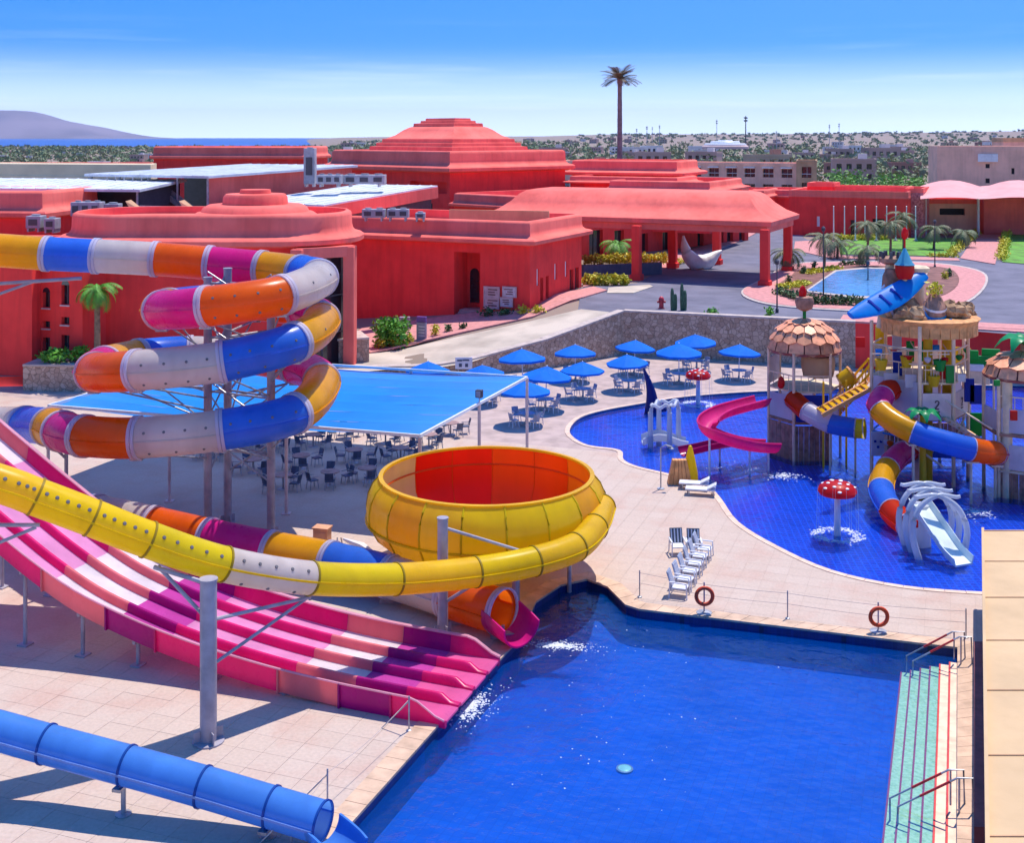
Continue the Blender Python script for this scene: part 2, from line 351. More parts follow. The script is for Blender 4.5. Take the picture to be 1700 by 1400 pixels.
for r in rows:
    for i, (x, y) in enumerate(front):
        k = 1 + r / 100.0; X, Y = x * k, y + r; vs.append(V((X, Y, land_z(X, Y))))
mb = MB(); mb.add(vs, [(j * n + i, j * n + i + 1, (j + 1) * n + i + 1, (j + 1) * n + i) for j in range(len(rows) - 1) for i in range(n - 1)])
tag(mb.build('ground', SAND, smoothed=True), kind='structure')
SEA = mat('sea_water', (.012, .085, .38), .35, .1, .001)
mb = MB(); mb.add([(-30000, 1850, -6), (6000, 1850, -6), (6000, 45000, -6), (-30000, 45000, -6)], [(0, 1, 2, 3)]); tag(mb.build('sea', SEA), kind='structure')
# mountain across the bay: ridged massif
mb = MB(); nx, ny = 60, 10; vs = []; rr = random.Random(3)
prof = [(-420, 232), (-250, 205), (-150, 190), (-60, 182), (0, 184), (35, 185), (60, 187), (95, 199), (130, 206), (165, 212), (200, 221), (235, 228), (300, 232)]
def pf(px):
    for (a, ya), (b, yb) in zip(prof, prof[1:]):
        if a <= px <= b: return ya + (yb - ya) * (px - a) / (b - a)
    return 232
for j in range(ny + 1):
    d = 22000 + 400 * j; q = math.sin(math.pi * j / ny)
    for i in range(nx + 1):
        px = -420 + 720 * i / nx; h = (231.5 - pf(px)) * 24000 / F
        vs.append(V(((px - CX) * 24000 / F, d, -8 + h * q * (1 + .05 * rr.uniform(-1, 1) * (1 - q * .8)))))
mb.add(vs, [(j * (nx + 1) + i, j * (nx + 1) + i + 1, (j + 1) * (nx + 1) + i + 1, (j + 1) * (nx + 1) + i) for j in range(ny) for i in range(nx)])
tag(mb.build('mountain', mat('bare_mountain', (.22, .16, .17), .95, .2, .0008), smoothed='all'), kind='structure')

# ------------------------------------------------------------------ terrace (pool deck) and pools
U, W_ = axes(-20)          # terrace axes
PD = [(560, 1395), (570, 1380), (730, 1200), (860, 1062), (888, 1000), (930, 972), (975, 962), (1010, 975), (1040, 1005), (1062, 1012), (1592, 1076)]
pool = [gp(*p) for p in PD]
q = gp(1592, 1400); dirv = (pool[-1] - q).normalized()
pool = [pool[1] - (pool[2] - pool[1]).normalized() * 14] + pool[1:] + [pool[-1] - dirv * 26]
kp = [(945, 712), (962, 694), (1000, 682), (1060, 671), (1120, 661), (1180, 655), (1260, 650), (1400, 645), (1560, 640), (1800, 640), (1800, 990), (1640, 985), (1500, 974), (1380, 948), (1290, 908), (1225, 868), (1195, 828), (1172, 806), (1120, 790), (1060, 776), (1034, 764), (1028, 748), (976, 740), (950, 726)]
kpool3 = [gp(*p) for p in kp]
def closed_smooth(pts, per=5, sharp=()):
    n = len(pts); res = []
    for i in range(n):
        a, b, c, d = (pts[(i + k) % n] for k in (-1, 0, 1, 2))
        if i in sharp: res.append(b.copy()) if True else None; continue
        for k in range(per):
            t = k / per; res.append(.5 * ((2 * b) + (c - a) * t + (2 * a - 5 * b + 4 * c - d) * t * t + (3 * b - a - 3 * c + d) * t ** 3))
    return res
kpool = closed_smooth(kpool3, 4, sharp=(6, 7, 8, 9, 10))
def area2(p): return sum(p[i - 1].x * p[i].y - p[i].x * p[i - 1].y for i in range(len(p)))
if area2(pool) < 0: pool.reverse()
if area2(kpool) < 0: kpool.reverse()
deck_out = [V((x, y, 0)) for x, y in WALLTOP[:-1]] + [V((75, 78, 0)), V((75, 2, 0)), V((-80, 2, 0))]
deck_out[0] = V((-80, 87, 0))
lift = lambda P, z: [V((p.x, p.y, z)) for p in P]
JOINT = mat('terrace_joint', (.46, .34, .30), .95, .1, 1.)
mb = MB().sheet([lift(deck_out, -.012), lift(pool, -.012), lift(kpool, -.012)])
terrace = tag(mb.build('terrace', JOINT), kind='structure')

def slab_mat(name, c1, c2, stain, size, rot):
    m = bpy.data.materials.new(name); m.use_nodes = True; n, l = m.node_tree.nodes, m.node_tree.links; p = n['Principled BSDF']; p.inputs['Roughness'].default_value = .8
    p.inputs['Specular IOR Level'].default_value = .3
    g = n.new('ShaderNodeNewGeometry'); mp = n.new('ShaderNodeMapping'); mp.vector_type = 'POINT'; mp.inputs['Rotation'].default_value = (0, 0, R(-rot)); l.new(g.outputs['Position'], mp.inputs[0])
    dv = n.new('ShaderNodeVectorMath'); dv.operation = 'DIVIDE'; dv.inputs[1].default_value = (size, size, 1000); l.new(mp.outputs[0], dv.inputs[0])
    fl = n.new('ShaderNodeVectorMath'); fl.operation = 'FLOOR'; l.new(dv.outputs[0], fl.inputs[0])
    wnz = n.new('ShaderNodeTexWhiteNoise'); l.new(fl.outputs[0], wnz.inputs['Vector'])
    mx = n.new('ShaderNodeMixRGB'); mx.inputs[1].default_value = (*c1, 1); mx.inputs[2].default_value = (*c2, 1); l.new(wnz.outputs['Value'], mx.inputs[0])
    t = n.new('ShaderNodeTexNoise'); t.inputs['Scale'].default_value = .45; t.inputs['Detail'].default_value = 7; t.inputs['Roughness'].default_value = .6; l.new(g.outputs['Position'], t.inputs['Vector'])
    rp = n.new('ShaderNodeValToRGB'); rp.color_ramp.elements[0].position = .48; rp.color_ramp.elements[1].position = .72; l.new(t.outputs[0], rp.inputs[0])
    m2 = n.new('ShaderNodeMixRGB'); m2.inputs[2].default_value = (*stain, 1); l.new(rp.outputs[0], m2.inputs[0]); l.new(mx.outputs[0], m2.inputs[1])
    t3 = n.new('ShaderNodeTexNoise'); t3.inputs['Scale'].default_value = 9; t3.inputs['Detail'].default_value = 4; l.new(g.outputs['Position'], t3.inputs['Vector'])
    m3 = n.new('ShaderNodeMixRGB'); m3.blend_type = 'MULTIPLY'; m3.inputs[0].default_value = .35; l.new(m2.outputs[0], m3.inputs[1]); l.new(t3.outputs[0], m3.inputs[2])
    br = n.new('ShaderNodeBrightContrast'); br.inputs[1].default_value = .06; l.new(m3.outputs[0], br.inputs[0])
    l.new(br.outputs[0], p.inputs['Base Color']); return m
TS = .9
SLAB = slab_mat('terrace_slab', (.58, .435, .345), (.55, .405, .315), (.54, .335, .25), TS, -20)
def in_poly(p, P):
    c = False; n = len(P)
    for i in range(n):
        a, b = P[i - 1], P[i]
        if (a.y > p.y) != (b.y > p.y) and p.x < (b.x - a.x) * (p.y - a.y) / (b.y - a.y) + a.x: c = not c
    return c
def clip_half(poly, a, b, keep_right=True):
    """keep the part of a convex polygon on the right of a->b"""
    t = b - a; res = []
    s = lambda p: (t.x * (p.y - a.y) - t.y * (p.x - a.x)) * (1 if keep_right else -1)
    for i in range(len(poly)):
        p, q = poly[i - 1], poly[i]; sp, sq = s(p), s(q)
        if sp <= 0: res.append(p)
        if (sp < 0 < sq) or (sq < 0 < sp): res.append(p + (q - p) * (sp / (sp - sq)))
    return res
def seg_cell(a, b, poly):
    lo, hi = 0., 1.
    for i in range(len(poly)):
        p, q = poly[i - 1], poly[i]; e = q - p; nn = V((e.y, -e.x, 0)); da = nn.dot(a - p); db = nn.dot(b - p)
        if da > 0 and db > 0: return False
        if da > 0: lo = max(lo, da / (da - db))
        elif db > 0: hi = min(hi, da / (da - db))
    return hi - lo > 1e-4
cells = []
c0 = V((0, 50, 0))
for i in range(-92, 86):
    for j in range(-58, 74):
        o = U * (i * TS) + W_ * (j * TS); g_ = .0045
        ce = o + (U + W_) * (TS / 2)
        if not (3 < ce.y < 101) or abs(ce.x) > 75: continue
        px, py = CX + F * ce.x / ce.y, HY + CAMH * F / ce.y
        if px < -500 or px > 2200 or py > 1900: continue
        P = [o + U * g_ + W_ * g_, o + U * (TS - g_) + W_ * g_, o + U * (TS - g_) + W_ * (TS - g_), o + U * g_ + W_ * (TS - g_)]
        if not in_poly(ce, deck_out) and not any(in_poly(p, deck_out) for p in P): continue
        ok = True
        for poly, outside in ((pool, True), (kpool, True), (deck_out, False)):
            hit = False
            for k in range(len(poly)):
                a, b = poly[k - 1], poly[k]
                if seg_cell(a, b, P):
                    hit = True; ccw = area2(poly) > 0
                    P = clip_half(P, a, b, keep_right=(outside == ccw))
                    if len(P) < 3: ok = False; break
            if not ok: break
            if not hit and in_poly(sum(P, V((0, 0, 0))) / len(P), poly) == outside: ok = False; break
        if ok and len(P) >= 3: cells.append((ce.length, px, py, P))
# biggest in view = nearest; those under frame go to the joined remainder
vis = [c for c in cells if 0 < c[1] < 1640 and c[2] < 1400]; vis.sort(key=lambda c: c[0]); near = vis[:300]; nid = {id(c) for c in near}
rest = MB()
for c in cells:
    if id(c) not in nid: rest.add([V((p.x, p.y, -.0)) for p in c[3]], [tuple(range(len(c[3])))])
rest.build('paving_slab_field', SLAB, terrace, kind='stuff')
for c in near:
    rz = random.uniform(-.002, .003)
    MB().prism(c[3], -.011, rz).build('paving_slab', SLAB, terrace)

TILE = tile_mat('pool_mosaic', (.0, .075, .55), (.0, .095, .61), .30, (.0, .06, .46))
KTILE = tile_mat('splash_mosaic', (.0, .035, .50), (.0, .055, .64), .30, (.0, .13, .95), -5, .11)
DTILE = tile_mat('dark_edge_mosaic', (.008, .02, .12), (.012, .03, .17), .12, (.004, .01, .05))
WAT = water_mat('pool_water', (.70, .92, .98), 2.0, 1.0, (.0, .105, .56))
WATK = water_mat('splash_water', (.86, .93, .99), 3.2, .5, (.0, .06, .55))
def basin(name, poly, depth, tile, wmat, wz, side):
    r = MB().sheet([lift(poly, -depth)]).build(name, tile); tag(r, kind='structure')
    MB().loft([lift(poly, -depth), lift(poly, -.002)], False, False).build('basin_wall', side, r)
    wobj = MB().sheet([lift(poly, wz)]).build(name.replace('basin', 'water'), wmat); tag(wobj, kind='structure')
    return r
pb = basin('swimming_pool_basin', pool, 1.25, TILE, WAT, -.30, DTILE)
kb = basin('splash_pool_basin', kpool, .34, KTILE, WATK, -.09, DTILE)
COPA = mat('coping_tan', (.60, .40, .27), .75, .12, 1.5, .1, 20, rnd=.08)
COPB = mat('coping_cream', (.70, .50, .38), .75, .08, 1.5, .1, 20, rnd=.05)
def coping(poly, wd, ln, m, z1, skip=lambda p: False):
    n = len(poly); outp = offset_poly(poly, wd); inn = offset_poly(poly, -.05)
    pts = []
    for i in range(n):
        a, b, oa, ob = inn[i - 1], inn[i], outp[i - 1], outp[i]; k = max(1, round((b - a).length / ln))
        for j in range(k):
            t0, t1 = (j + .012) / k, (j + .988) / k
            c4 = [a.lerp(b, t0), a.lerp(b, t1), oa.lerp(ob, t1), oa.lerp(ob, t0)]
            ce = sum(c4, V((0, 0, 0))) / 4
            px = CX + F * ce.x / max(1, ce.y); py = HY + CAMH * F / max(1, ce.y)
            if ce.y < 18 or px < -20 or px > 1800 or py > 1650: continue
            MB().prism(c4, -.045, z1 + random.uniform(0, .004)).build('coping_stone', m, terrace)
coping(pool, .62, .62, COPA, .03)
coping(kpool, .24, .95, COPB, .025)
# steps down into the pool along its right edge
STEPM = mat('pale_green_mosaic', (.80, .86, .46), .5, .12, 9, tint=(.52, .68, .26)); STEPR = mat('red_nosing', (.62, .03, .03), .5, .1, 3); STEPS = mat('pink_mosaic', (.86, .58, .40), .5, .1, 3)
st = thing('pool_steps', 'mint green underwater pool steps with red edge lines on the right side', 'steps', gp(1560, 1200, -1.2))
e0, e1 = gp(1592, 1094), gp(1592, 1400); sv = (e1 - e0).normalized(); sl = V((sv.y, -sv.x, 0)); sl = sl if sl.x < 0 else -sl
SLN = 26.
for k in range(6):
    x0, x1 = (.02 if k == 0 else .32 * k), .32 * (k + 1); z = -.16 - .12 * k
    a = e0 + sl * x0; c4 = [a, a + sl * (x1 - x0), a + sl * (x1 - x0) + sv * SLN, a + sv * SLN]
    o = MB().prism(c4, -1.2, z).build('step', STEPS if k < 2 else STEPM, st)
    b = a + sl * (x1 - x0)
    MB().prism([b + sl * .004, b - sl * .05, b - sl * .05 + sv * SLN, b + sl * .004 + sv * SLN], z - .06, z + .006).build('nosing', STEPR, o)
# foam where the slides run out and where fountains fall
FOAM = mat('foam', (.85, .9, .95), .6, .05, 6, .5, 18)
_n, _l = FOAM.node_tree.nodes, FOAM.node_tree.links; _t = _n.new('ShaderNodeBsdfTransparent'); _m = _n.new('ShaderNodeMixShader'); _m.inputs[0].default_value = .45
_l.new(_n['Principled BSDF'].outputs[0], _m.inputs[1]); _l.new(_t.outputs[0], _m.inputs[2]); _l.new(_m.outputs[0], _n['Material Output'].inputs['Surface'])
def foam(px, py, rx, ry, nblob, z, seed, label, rot=-20, spread=1.):
    rr = random.Random(seed); mb = MB(); c = gp(px, py, z); u, v = axes(rot)
    for _ in range(nblob * 4):
        a = rr.uniform(0, 6.28); q = abs(rr.gauss(0, .55)); s_ = rr.uniform(.006, .026) * spread * (1.25 - min(1, q) * .7)
        mb.blob(c + u * (rx * q * math.cos(a)) + v * (ry * q * math.sin(a)), (s_ * rr.uniform(1, 3), s_ * rr.uniform(1, 3), s_ * .5), rr.random(), 6, 4)
    tag(mb.build('foam', FOAM, smoothed=True), label, 'foam', kind='stuff')
# ------------------------------------------------------------------ red adobe buildings
def mid(poly, z): return V((sum(p.x for p in poly) / len(poly), sum(p.y for p in poly) / len(poly), z))
def building(name, label, poly, z0, ze, pt, ops=None, ov=.8, wallm=None, roofm=None, cat='building', curved=True, pane=None, inner=1.0, tiers=()):
    wallm = wallm or RED; roofm = roofm or REDR
    r = thing(name, label, cat, mid(poly, z0)); mb = MB(); n = len(poly); pans = []
    for i in range(n):
        a, b = poly[i], poly[(i + 1) % n]
        o = [px_op(a, b, *q[:4], *q[5:6]) for q in (ops or {}).get(i, [])]
        ps = wall_face(mb, a, b, z0, ze, o); pans += list(zip(ps, [(q[4] if len(q) > 4 else 'g') for q in (ops or {}).get(i, [])]))
    mb.build('wall', wallm, r)
    for ps, kind in pans:
        m = {'g': GLASS, 'd': DARK, 'r': RED, 'w': WHITE, 's': KERB}[kind]
        w = MB().add(ps, [(0, 1, 2, 3)]).build('window', m, r)
        if kind == 'g':
            cx = [(ps[0] + ps[1]) / 2, (ps[2] + ps[3]) / 2]; nin = (ps[1] - ps[0]).cross(V((0, 0, 1))).normalized() * .05
            MB().bar(cx[0] + nin, cx[1] + nin, .06).build('mullion', DARKM, w)
    h = pt - ze
    if curved:
        co = [(0, ze), (ov * .7, ze + .04 * h), (ov, ze + .08 * h), (ov * 1.02, ze + .22 * h), (ov * .8, ze + .28 * h)]
        pa = [(ov * .8, ze + .28 * h), (ov * .34, ze + .33 * h), (ov * .12, ze + .42 * h), (.04, ze + .56 * h), (.02, ze + .86 * h), (-.06, ze + .95 * h), (-.28, ze + h)]
    else:
        co = [(0, ze), (ov * .3, ze), (ov * .3, ze + .25 * h), (0, ze + .28 * h)]; pa = [(0, ze + .28 * h), (0, ze + h), (-.3, ze + h)]
    prof_loft(MB(), poly, co).build('cornice', roofm, r, smoothed=True)
    prof_loft(MB(), poly, pa + [(pa[-1][0] - .15, pt - .02), (pa[-1][0] - .18, pt - inner)]).build('parapet', roofm, r, smoothed=True)
    rp = offset_poly(poly, pa[-1][0] - .17); MB().sheet([[V((p.x, p.y, pt - inner + .01)) for p in rp]]).build('roof', roofm if not tiers else roofm, r)
    for tr in tiers: prof_loft(MB(), poly, tr, True).build('roof_tier', roofm, r, smoothed=True)
    return r
# large domed hall
DP = rect((-7.8, 151.2), 24.5, 21.4, -45)
building('domed_hall', 'large red hall with a tall stepped pyramid dome roof, behind the other buildings', DP, 2, 13.5, 16.3,
         {0: [(681, 300, 742, 322, 'r', 1.2), (694, 336, 718, 362, 'd', .6)], 1: [(766, 329, 794, 350, 'd', .4)]}, ov=1.0, inner=.2,
         tiers=[[(-3.6, 16.1), (-3.7, 16.75), (-4.3, 16.8), (-4.35, 17.25), (-4.9, 17.3), (-4.95, 17.8), (-5.5, 17.85)],
                [(-5.3, 17.8), (-5.6, 18.0), (-6.2, 18.3), (-7.0, 19.0), (-7.6, 19.4), (-8.2, 19.55)],
                [(-8.0, 19.5), (-8.05, 19.95), (-8.7, 20.0), (-8.75, 20.3), (-9.2, 20.35), (-9.25, 20.65)]])
# front building with the alcove
FB = rect((1.55, 105.2), 22, 12.2, -25)
fr = building('front_hall', 'low red hall with deep entrance alcove facing the blue sun sail', FB, -1, 8.5, 10.65,
         {0: [(754, 418, 797, 535, 'r', 2.6)], 1: [(891, 447, 894.5, 474, 'w', .12), (920.5, 438, 924, 464, 'w', .12), (938, 434, 941.5, 459, 'w', .12), (897, 462, 902, 499, 'd', .3), (906, 459, 911, 495, 'd', .3), (946, 448, 952, 483, 'd', .3), (955, 445, 961, 479, 'd', .3)]}, ov=.85, inner=.9)
u, v = axes(-25); a = FB[0]; nin = v
def facept(px, py, off=0.): t, z = face_tz(FB[0], FB[1], px, py); return FB[0] + u * t + v * off + V((0, 0, z))
def backpt(px, py):
    t, z = face_tz(FB[0] + v * 2.6, FB[1] + v * 2.6, px, py); return FB[0] + u * t + v * 2.6 + V((0, 0, z))
p0, p1 = backpt(781, 502), backpt(796, 502)
mb = MB(); c = (p0 + p1) / 2; w2 = (p1 - p0).length / 2 * .95; prof = [(-w2, 0), (w2, 0), (w2, 2.6)] + [(w2 * math.cos(R(q)), 2.6 + w2 * 1.2 * math.sin(R(q))) for q in range(15, 180, 15)] + [(-w2, 2.6)]
mb.loft([[c + u * x + v * d + V((0, 0, z)) for x, z in prof] for d in (-.12, .02)]).build('arched_door', GLASS, fr)
q0, q1 = facept(755.5, 532), facept(796.5, 532)
for k in range(4):
    MB().add([], []).box((q0 + q1) / 2 + v * (.3 + .35 * k) + V((0, 0, .1 + .18 * k)), ((q1 - q0).length - .1, .9 + .1 * k, .36), R(-25)).build('entrance_step', KERB, fr)
# yellow-brown low parapet seen over the roof
mb = MB().box(V(((828 - CX) * 112.5 / F, 112.5, 10.6)), (9.6, .3, 1.2), R(-14)); mb.build('inner_parapet', TAN, fr)
SGN = mat('sign_board', (.62, .48, .46), .5, .1, 2); INK = mat('sign_ink', (.16, .08, .07), .6, .2, 2); PLQ = mat('pale_board', (.66, .60, .62), .5, .08, 4)
for i, (x0, y0, x1, y1) in enumerate([(805, 477, 830, 493), (836, 477, 858, 492), (805, 495, 829, 511), (832, 495, 852, 508)]):
    a_, b_ = facept(x0, y1, -.12), facept(x1, y0, -.12); c = (a_ + b_) / 2; wd = (V((b_.x - a_.x, b_.y - a_.y, 0))).length; h = b_.z - a_.z
    s = thing('notice_board', ['upper left', 'upper right', 'lower left', 'lower right'][i] + ' of four pale notice boards on the red wall', 'notice board', c - V((0, 0, h / 2)), 'notice boards by the alcove')
    MB().box(c, (wd, .08, h), R(-25)).build('panel', PLQ if i in (1, 3) else SGN, s)
    f = MB()
    for sx, sz, ww, hh in ((0, h / 2, wd + .1, .08), (0, -h / 2, wd + .1, .08), (wd / 2, 0, .08, h), (-wd / 2, 0, .08, h)): f.box(c + u * sx + V((0, 0, sz)) - v * .03, (ww, .1, hh), R(-25))
    f.build('frame', SGN, s)
    rr = random.Random(i)
    for k in range(3): MB().box(c + u * (rr.uniform(-.1, .1) * wd) - v * .06 + V((0, 0, h * (.26 - .24 * k))), (wd * rr.uniform(.35, .7), .02, h * .10), R(-25)).build('printed_line', INK, s)
# round building with little dome
cc, hx, hy, rad = V((-23.7, 96.0, 0)), 10.8, 5.8, 5.2; RP = []
for sx, sy, a0 in ((1, -1, -90), (1, 1, 0), (-1, 1, 90), (-1, -1, 180)):
    for k in range(0, 91, 9): RP.append(cc + V((sx * (hx - rad), sy * (hy - rad), 0)) + V((math.cos(R(a0 + k)), math.sin(R(a0 + k)), 0)) * rad)
rb = building('rounded_hall', 'red hall with rounded corners and small stepped round dome behind the rainbow slide', RP, -1, 9.7, 12.2, ov=1.0, inner=.6)
dc = V((-20.7, 97.2, 0))
for i, pr in enumerate(([(4.9, 11.4), (4.9, 11.8), (4.6, 12.0), (4.3, 12.05), (4.1, 12.4), (3.7, 12.6), (2.0, 12.65)], [(2.6, 12.6), (2.55, 13.2), (2.35, 13.45), (1.0, 13.5)], [(1.25, 13.5), (1.2, 13.8), (0, 13.85)])):
    MB().lathe(pr, dc, 28).build('dome_tier', REDR, rb, smoothed=True)
# glazed portico at its right corner: two piers, glass, transom bars
pts = [V((at(500, 500, 89.8).x, 89.8, 0)), V((at(535, 500, 90.3).x, 90.3, 0)), V((at(572, 500, 92.3).x, 92.3, 0))]
for a_, b_ in zip(pts, pts[1:]):
    MB().add([V((a_.x, a_.y, .5)), V((b_.x, b_.y, .5)), V((b_.x, b_.y, 9.2)), V((a_.x, a_.y, 9.2))], [(0, 1, 2, 3)]).build('glazing', GLASS, rb)
    for z in (3.2, 6.0): MB().bar(V((a_.x, a_.y - .05, z)), V((b_.x, b_.y - .05, z)), .1).build('transom', DARKM, rb)
    MB().bar(V((a_.x, a_.y - .05, .5)), V((a_.x, a_.y - .05, 9.2)), .12).build('mullion', DARKM, rb)
for px, d in ((581, 91.6), (494, 89.3)):
    c = at(px, 500, d); MB().box((c.x, c.y, 4.6), (.85, .85, 10.2), R(-10)).build('pier', REDR, rb, bevel=.05)
MB().bar(V((pts[0].x - .4, 89.5, 9.35)), V((pts[2].x + .8, 92.0, 9.35)), .9, .8).build('lintel', REDR, rb)
# left flat wing and window tower
LW = [V((-60, 90, 0)), V((-34.75, 87.2, 0)), V((-34.75, 96, 0)), V((-60, 96, 0))]
building('plain_wing', 'plain bright red wall at the left edge below the rainbow slide', LW, -.5, 9.0, 10.2, ov=.3, curved=False)
a_, b_ = V((at(48, 500, 89.2).x, 89.2, 0)), V((at(137, 500, 87.7).x, 87.7, 0))
TW = [a_, b_, b_ + V((2.5, 8, 0)), a_ + V((2.5, 8, 0))]
wn_ = []
for x0, x1, ys in ((71, 83, [(485, 511), (533, 545), (560, 594)]), (102, 115, [(473, 506), (526, 539), (556, 591)])):
    for k, (y0, y1) in enumerate(ys): wn_.append((x0, y0, x1, y1, 'g', .35))
tw = building('window_tower', 'red stair tower with arched and square windows above a stone planter', TW, -.5, 9.2, 10.4, {0: wn_}, ov=.3, curved=False)
t_ = (b_ - a_).normalized(); n_ = V((t_.y, -t_.x, 0))
for x0, x1, y in ((71, 83, 485), (102, 115, 473)):     # arched heads and pale sills
    l0, z = face_tz(a_, b_, x0, y); l1, _ = face_tz(a_, b_, x1, y); m0 = (l0 + l1) / 2; w2 = (l1 - l0) / 2
    pr = [(w2 * math.cos(R(q)), w2 * 1.1 * math.sin(R(q))) for q in range(0, 181, 20)]
    MB().loft([[a_ + t_ * (m0 + x) + n_ * d + V((0, 0, z + zz)) for x, zz in pr] for d in (-.02, .012)]).build('arched_head', GLASS, tw)
for x0, x1, y in ((70, 84, 512), (101, 116, 507), (70, 84, 546), (101, 116, 540)):
    l0, z = face_tz(a_, b_, x0, y); l1, _ = face_tz(a_, b_, x1, y)
    MB().box(a_ + t_ * (l0 + l1) / 2 + n_ * .06 + V((0, 0, z)), (l1 - l0, .14, .1), math.atan2(t_.y, t_.x)).build('sill', SGN, tw)
# far left rounded red roof
FL = rect((at(70, 300, 106).x, 106), 14, 10, -8)
building('left_hall', 'red hall with thick curved parapet at the left edge above the slide', FL, 0, 10.8, 13.3, ov=.7)
# service block: sheds with white sheet roofs
def shed(name, label, B, Ln, Rn, zr, deg, open_front=True, side=RED, z0=1., slope=0., posts=(), fascia=None, back=DARKM):
    P = rect(B, Ln, Rn, deg); r = thing(name, label, 'shed', mid(P, z0)); u, v = axes(deg); PO = offset_poly(P, .5)
    zf = lambda i: zr + (slope if i in (2, 3) else 0)
    MB().loft([[V((p.x, p.y, zf(i))) for i, p in enumerate(PO)], [V((p.x, p.y, zf(i) + .25)) for i, p in enumerate(PO)]]).build('roof', WROOF, r)
    nrib = int(Ln / 1.2)
    for k in range(nrib):      # standing seams of the sheet roof
        a = PO[0].lerp(PO[1], (k + .5) / nrib); b = PO[3].lerp(PO[2], (k + .5) / nrib)
        MB().bar(V((a.x, a.y, zr + .27)), V((b.x, b.y, zr + slope + .27)), .08, .06).build('roof_seam', WROOF, r)
    MB().add([V((P[1].x, P[1].y, z0)), V((P[2].x, P[2].y, z0)), V((P[2].x, P[2].y, zr + slope - .02)), V((P[1].x, P[1].y, zr - .02))], [(0, 1, 2, 3)]).build('end_wall', side, r)
    q = v * (Rn * .55)
    MB().add([V((P[0].x + q.x, P[0].y + q.y, z0)), V((P[1].x + q.x, P[1].y + q.y, z0)), V((P[1].x + q.x, P[1].y + q.y, zr - .02 + slope * .5)), V((P[0].x + q.x, P[0].y + q.y, zr - .02 + slope * .5))], [(0, 1, 2, 3)]).build('back_wall', back, r)
    for k in range(5):
        p = P[0].lerp(P[1], k / 4); MB().bar(V((p.x, p.y, z0)), V((p.x, p.y, zr)), .18).build('post', STEEL, r)
    if fascia:
        MB().bar(V((PO[1].x, PO[1].y, zr - .5)), V((PO[2].x, PO[2].y, zr + slope - .5)), .12, 1.2).build('fascia', fascia, r)
    return r
sh = shed('service_shed', 'open service shed with long white roof and bright red end wall', (-29.8, 118), 15, 26, 14.0, -25, z0=1, slope=.5, side=REDR)
u, v = axes(-25)
for k in range(2):   # steel stair inside the open shed
    a = V((-36.0 + k * .9, 120.6, 13.2)); b = V((-31.4 + k * .9, 118.6, 10.3)); MB().bar(a, b, .15, .5).build('stair_stringer', STEEL, sh)
MB().bar(V((-41, 122.6, 13.3)), V((-36, 120.3, 13.3)), 1.2, .3).build('stair_landing', STEEL, sh)
for k in range(5): MB().bar(V((-41 + k, 122.0 - .42 * k, 12.2)), V((-41 + k, 122.0 - .42 * k, 14.0)), .1).build('rail_post', STEEL, sh)
shed('store_shed', 'white roofed shed low at left behind the curved red roof', (at(228, 305, 113).x, 113), 24, 9, 12.9, -10, z0=1, side=DARKM, slope=.6)
shed('kitchen_shed', 'white roofed shed with sloping red fascia left of the domed hall', (at(535, 340, 112).x, 112), 9, 21, 11.5, -25, z0=1, slope=1.0, fascia=REDR, side=DARKM)
CB = [V((-75, 158, 0)), V((at(250, 290, 150).x, 150, 0)), V((at(260, 290, 158).x, 158, 0)), V((-75, 166, 0))]
building('beige_block', 'long low beige block left of the white roofed sheds', CB, 1, 12.6, 14.6, wallm=DARKM, roofm=mat('pale_beige_render', (.85, .66, .42), .8, .05, .4, .1, 20), ov=.3, curved=False, inner=.1)
RB = rect((at(505, 255, 185).x, 185), 24, 14, -6)
building('long_red_block', 'long red block with rounded roof edge on the skyline left of the dome', RB, 1, 14.6, 16.6, ov=.5)
RB2 = rect((at(240, 275, 195).x, 195), 28, 8, -3); building('far_red_strip', 'thin red roof strip near the far left skyline', RB2, 1, 12.6, 13.8, ov=.3, curved=False)
AC = mat('white_plant_metal', (.36, .36, .40), .5, .1, 2, streak=.15)
def roof_unit(px0, py0, px1, py1, d, depth, label, fans=2):
    a, b = at(px0, py1, d), at(px1, py0, d); c = (a + b) / 2; wd = b.x - a.x; h = b.z - a.z
    r = thing('air_conditioner', label, 'air conditioner', (c.x, d, a.z), 'rooftop plant')
    MB().box(c, (wd, depth, h)).build('casing', AC, r, bevel=.04)
    for k in range(fans):
        x = a.x + wd * (k + .5) / fans; MB().box((x, d - depth / 2 - .02, c.z), (wd / fans * .6, .06, h * .5)).build('grille', DARKM, r)
        MB().lathe([(wd / fans * .28, 0), (wd / fans * .3, .12), (.05, .12)], (x, d, b.z), 12).build('fan_cowl', AC, r)
    for sx in (.15, .85): MB().box((a.x + wd * sx, d, a.z - .15), (.15, depth, .3)).build('foot', STEEL, r)
    return r
roof_unit(506, 246, 524, 305, 124, 1.4, 'tall white duct tower beside the domed hall', 1)
roof_unit(528, 290, 568, 305, 122, 2.0, 'long white roof duct with vents left of the domed hall', 3)
roof_unit(572, 290, 640, 305, 124, 2.0, 'long white roof unit touching the domed hall wall', 3)
roof_unit(602, 347, 640, 361, 108.5, 1.2, 'left white air conditioner on the front hall roof', 2)
roof_unit(643, 347, 679, 361, 108.8, 1.2, 'right white air conditioner on the front hall roof', 2)
roof_unit(690, 353, 706, 362, 109.5, 1.0, 'small white air conditioner by the dark doorway', 1)
roof_unit(48, 358, 72, 378, 100, 1.4, 'grey air conditioner on roof between left hall and rounded hall', 1)
roof_unit(78, 362, 96, 380, 100, 1.4, 'small roof unit beside rounded hall parapet', 1)
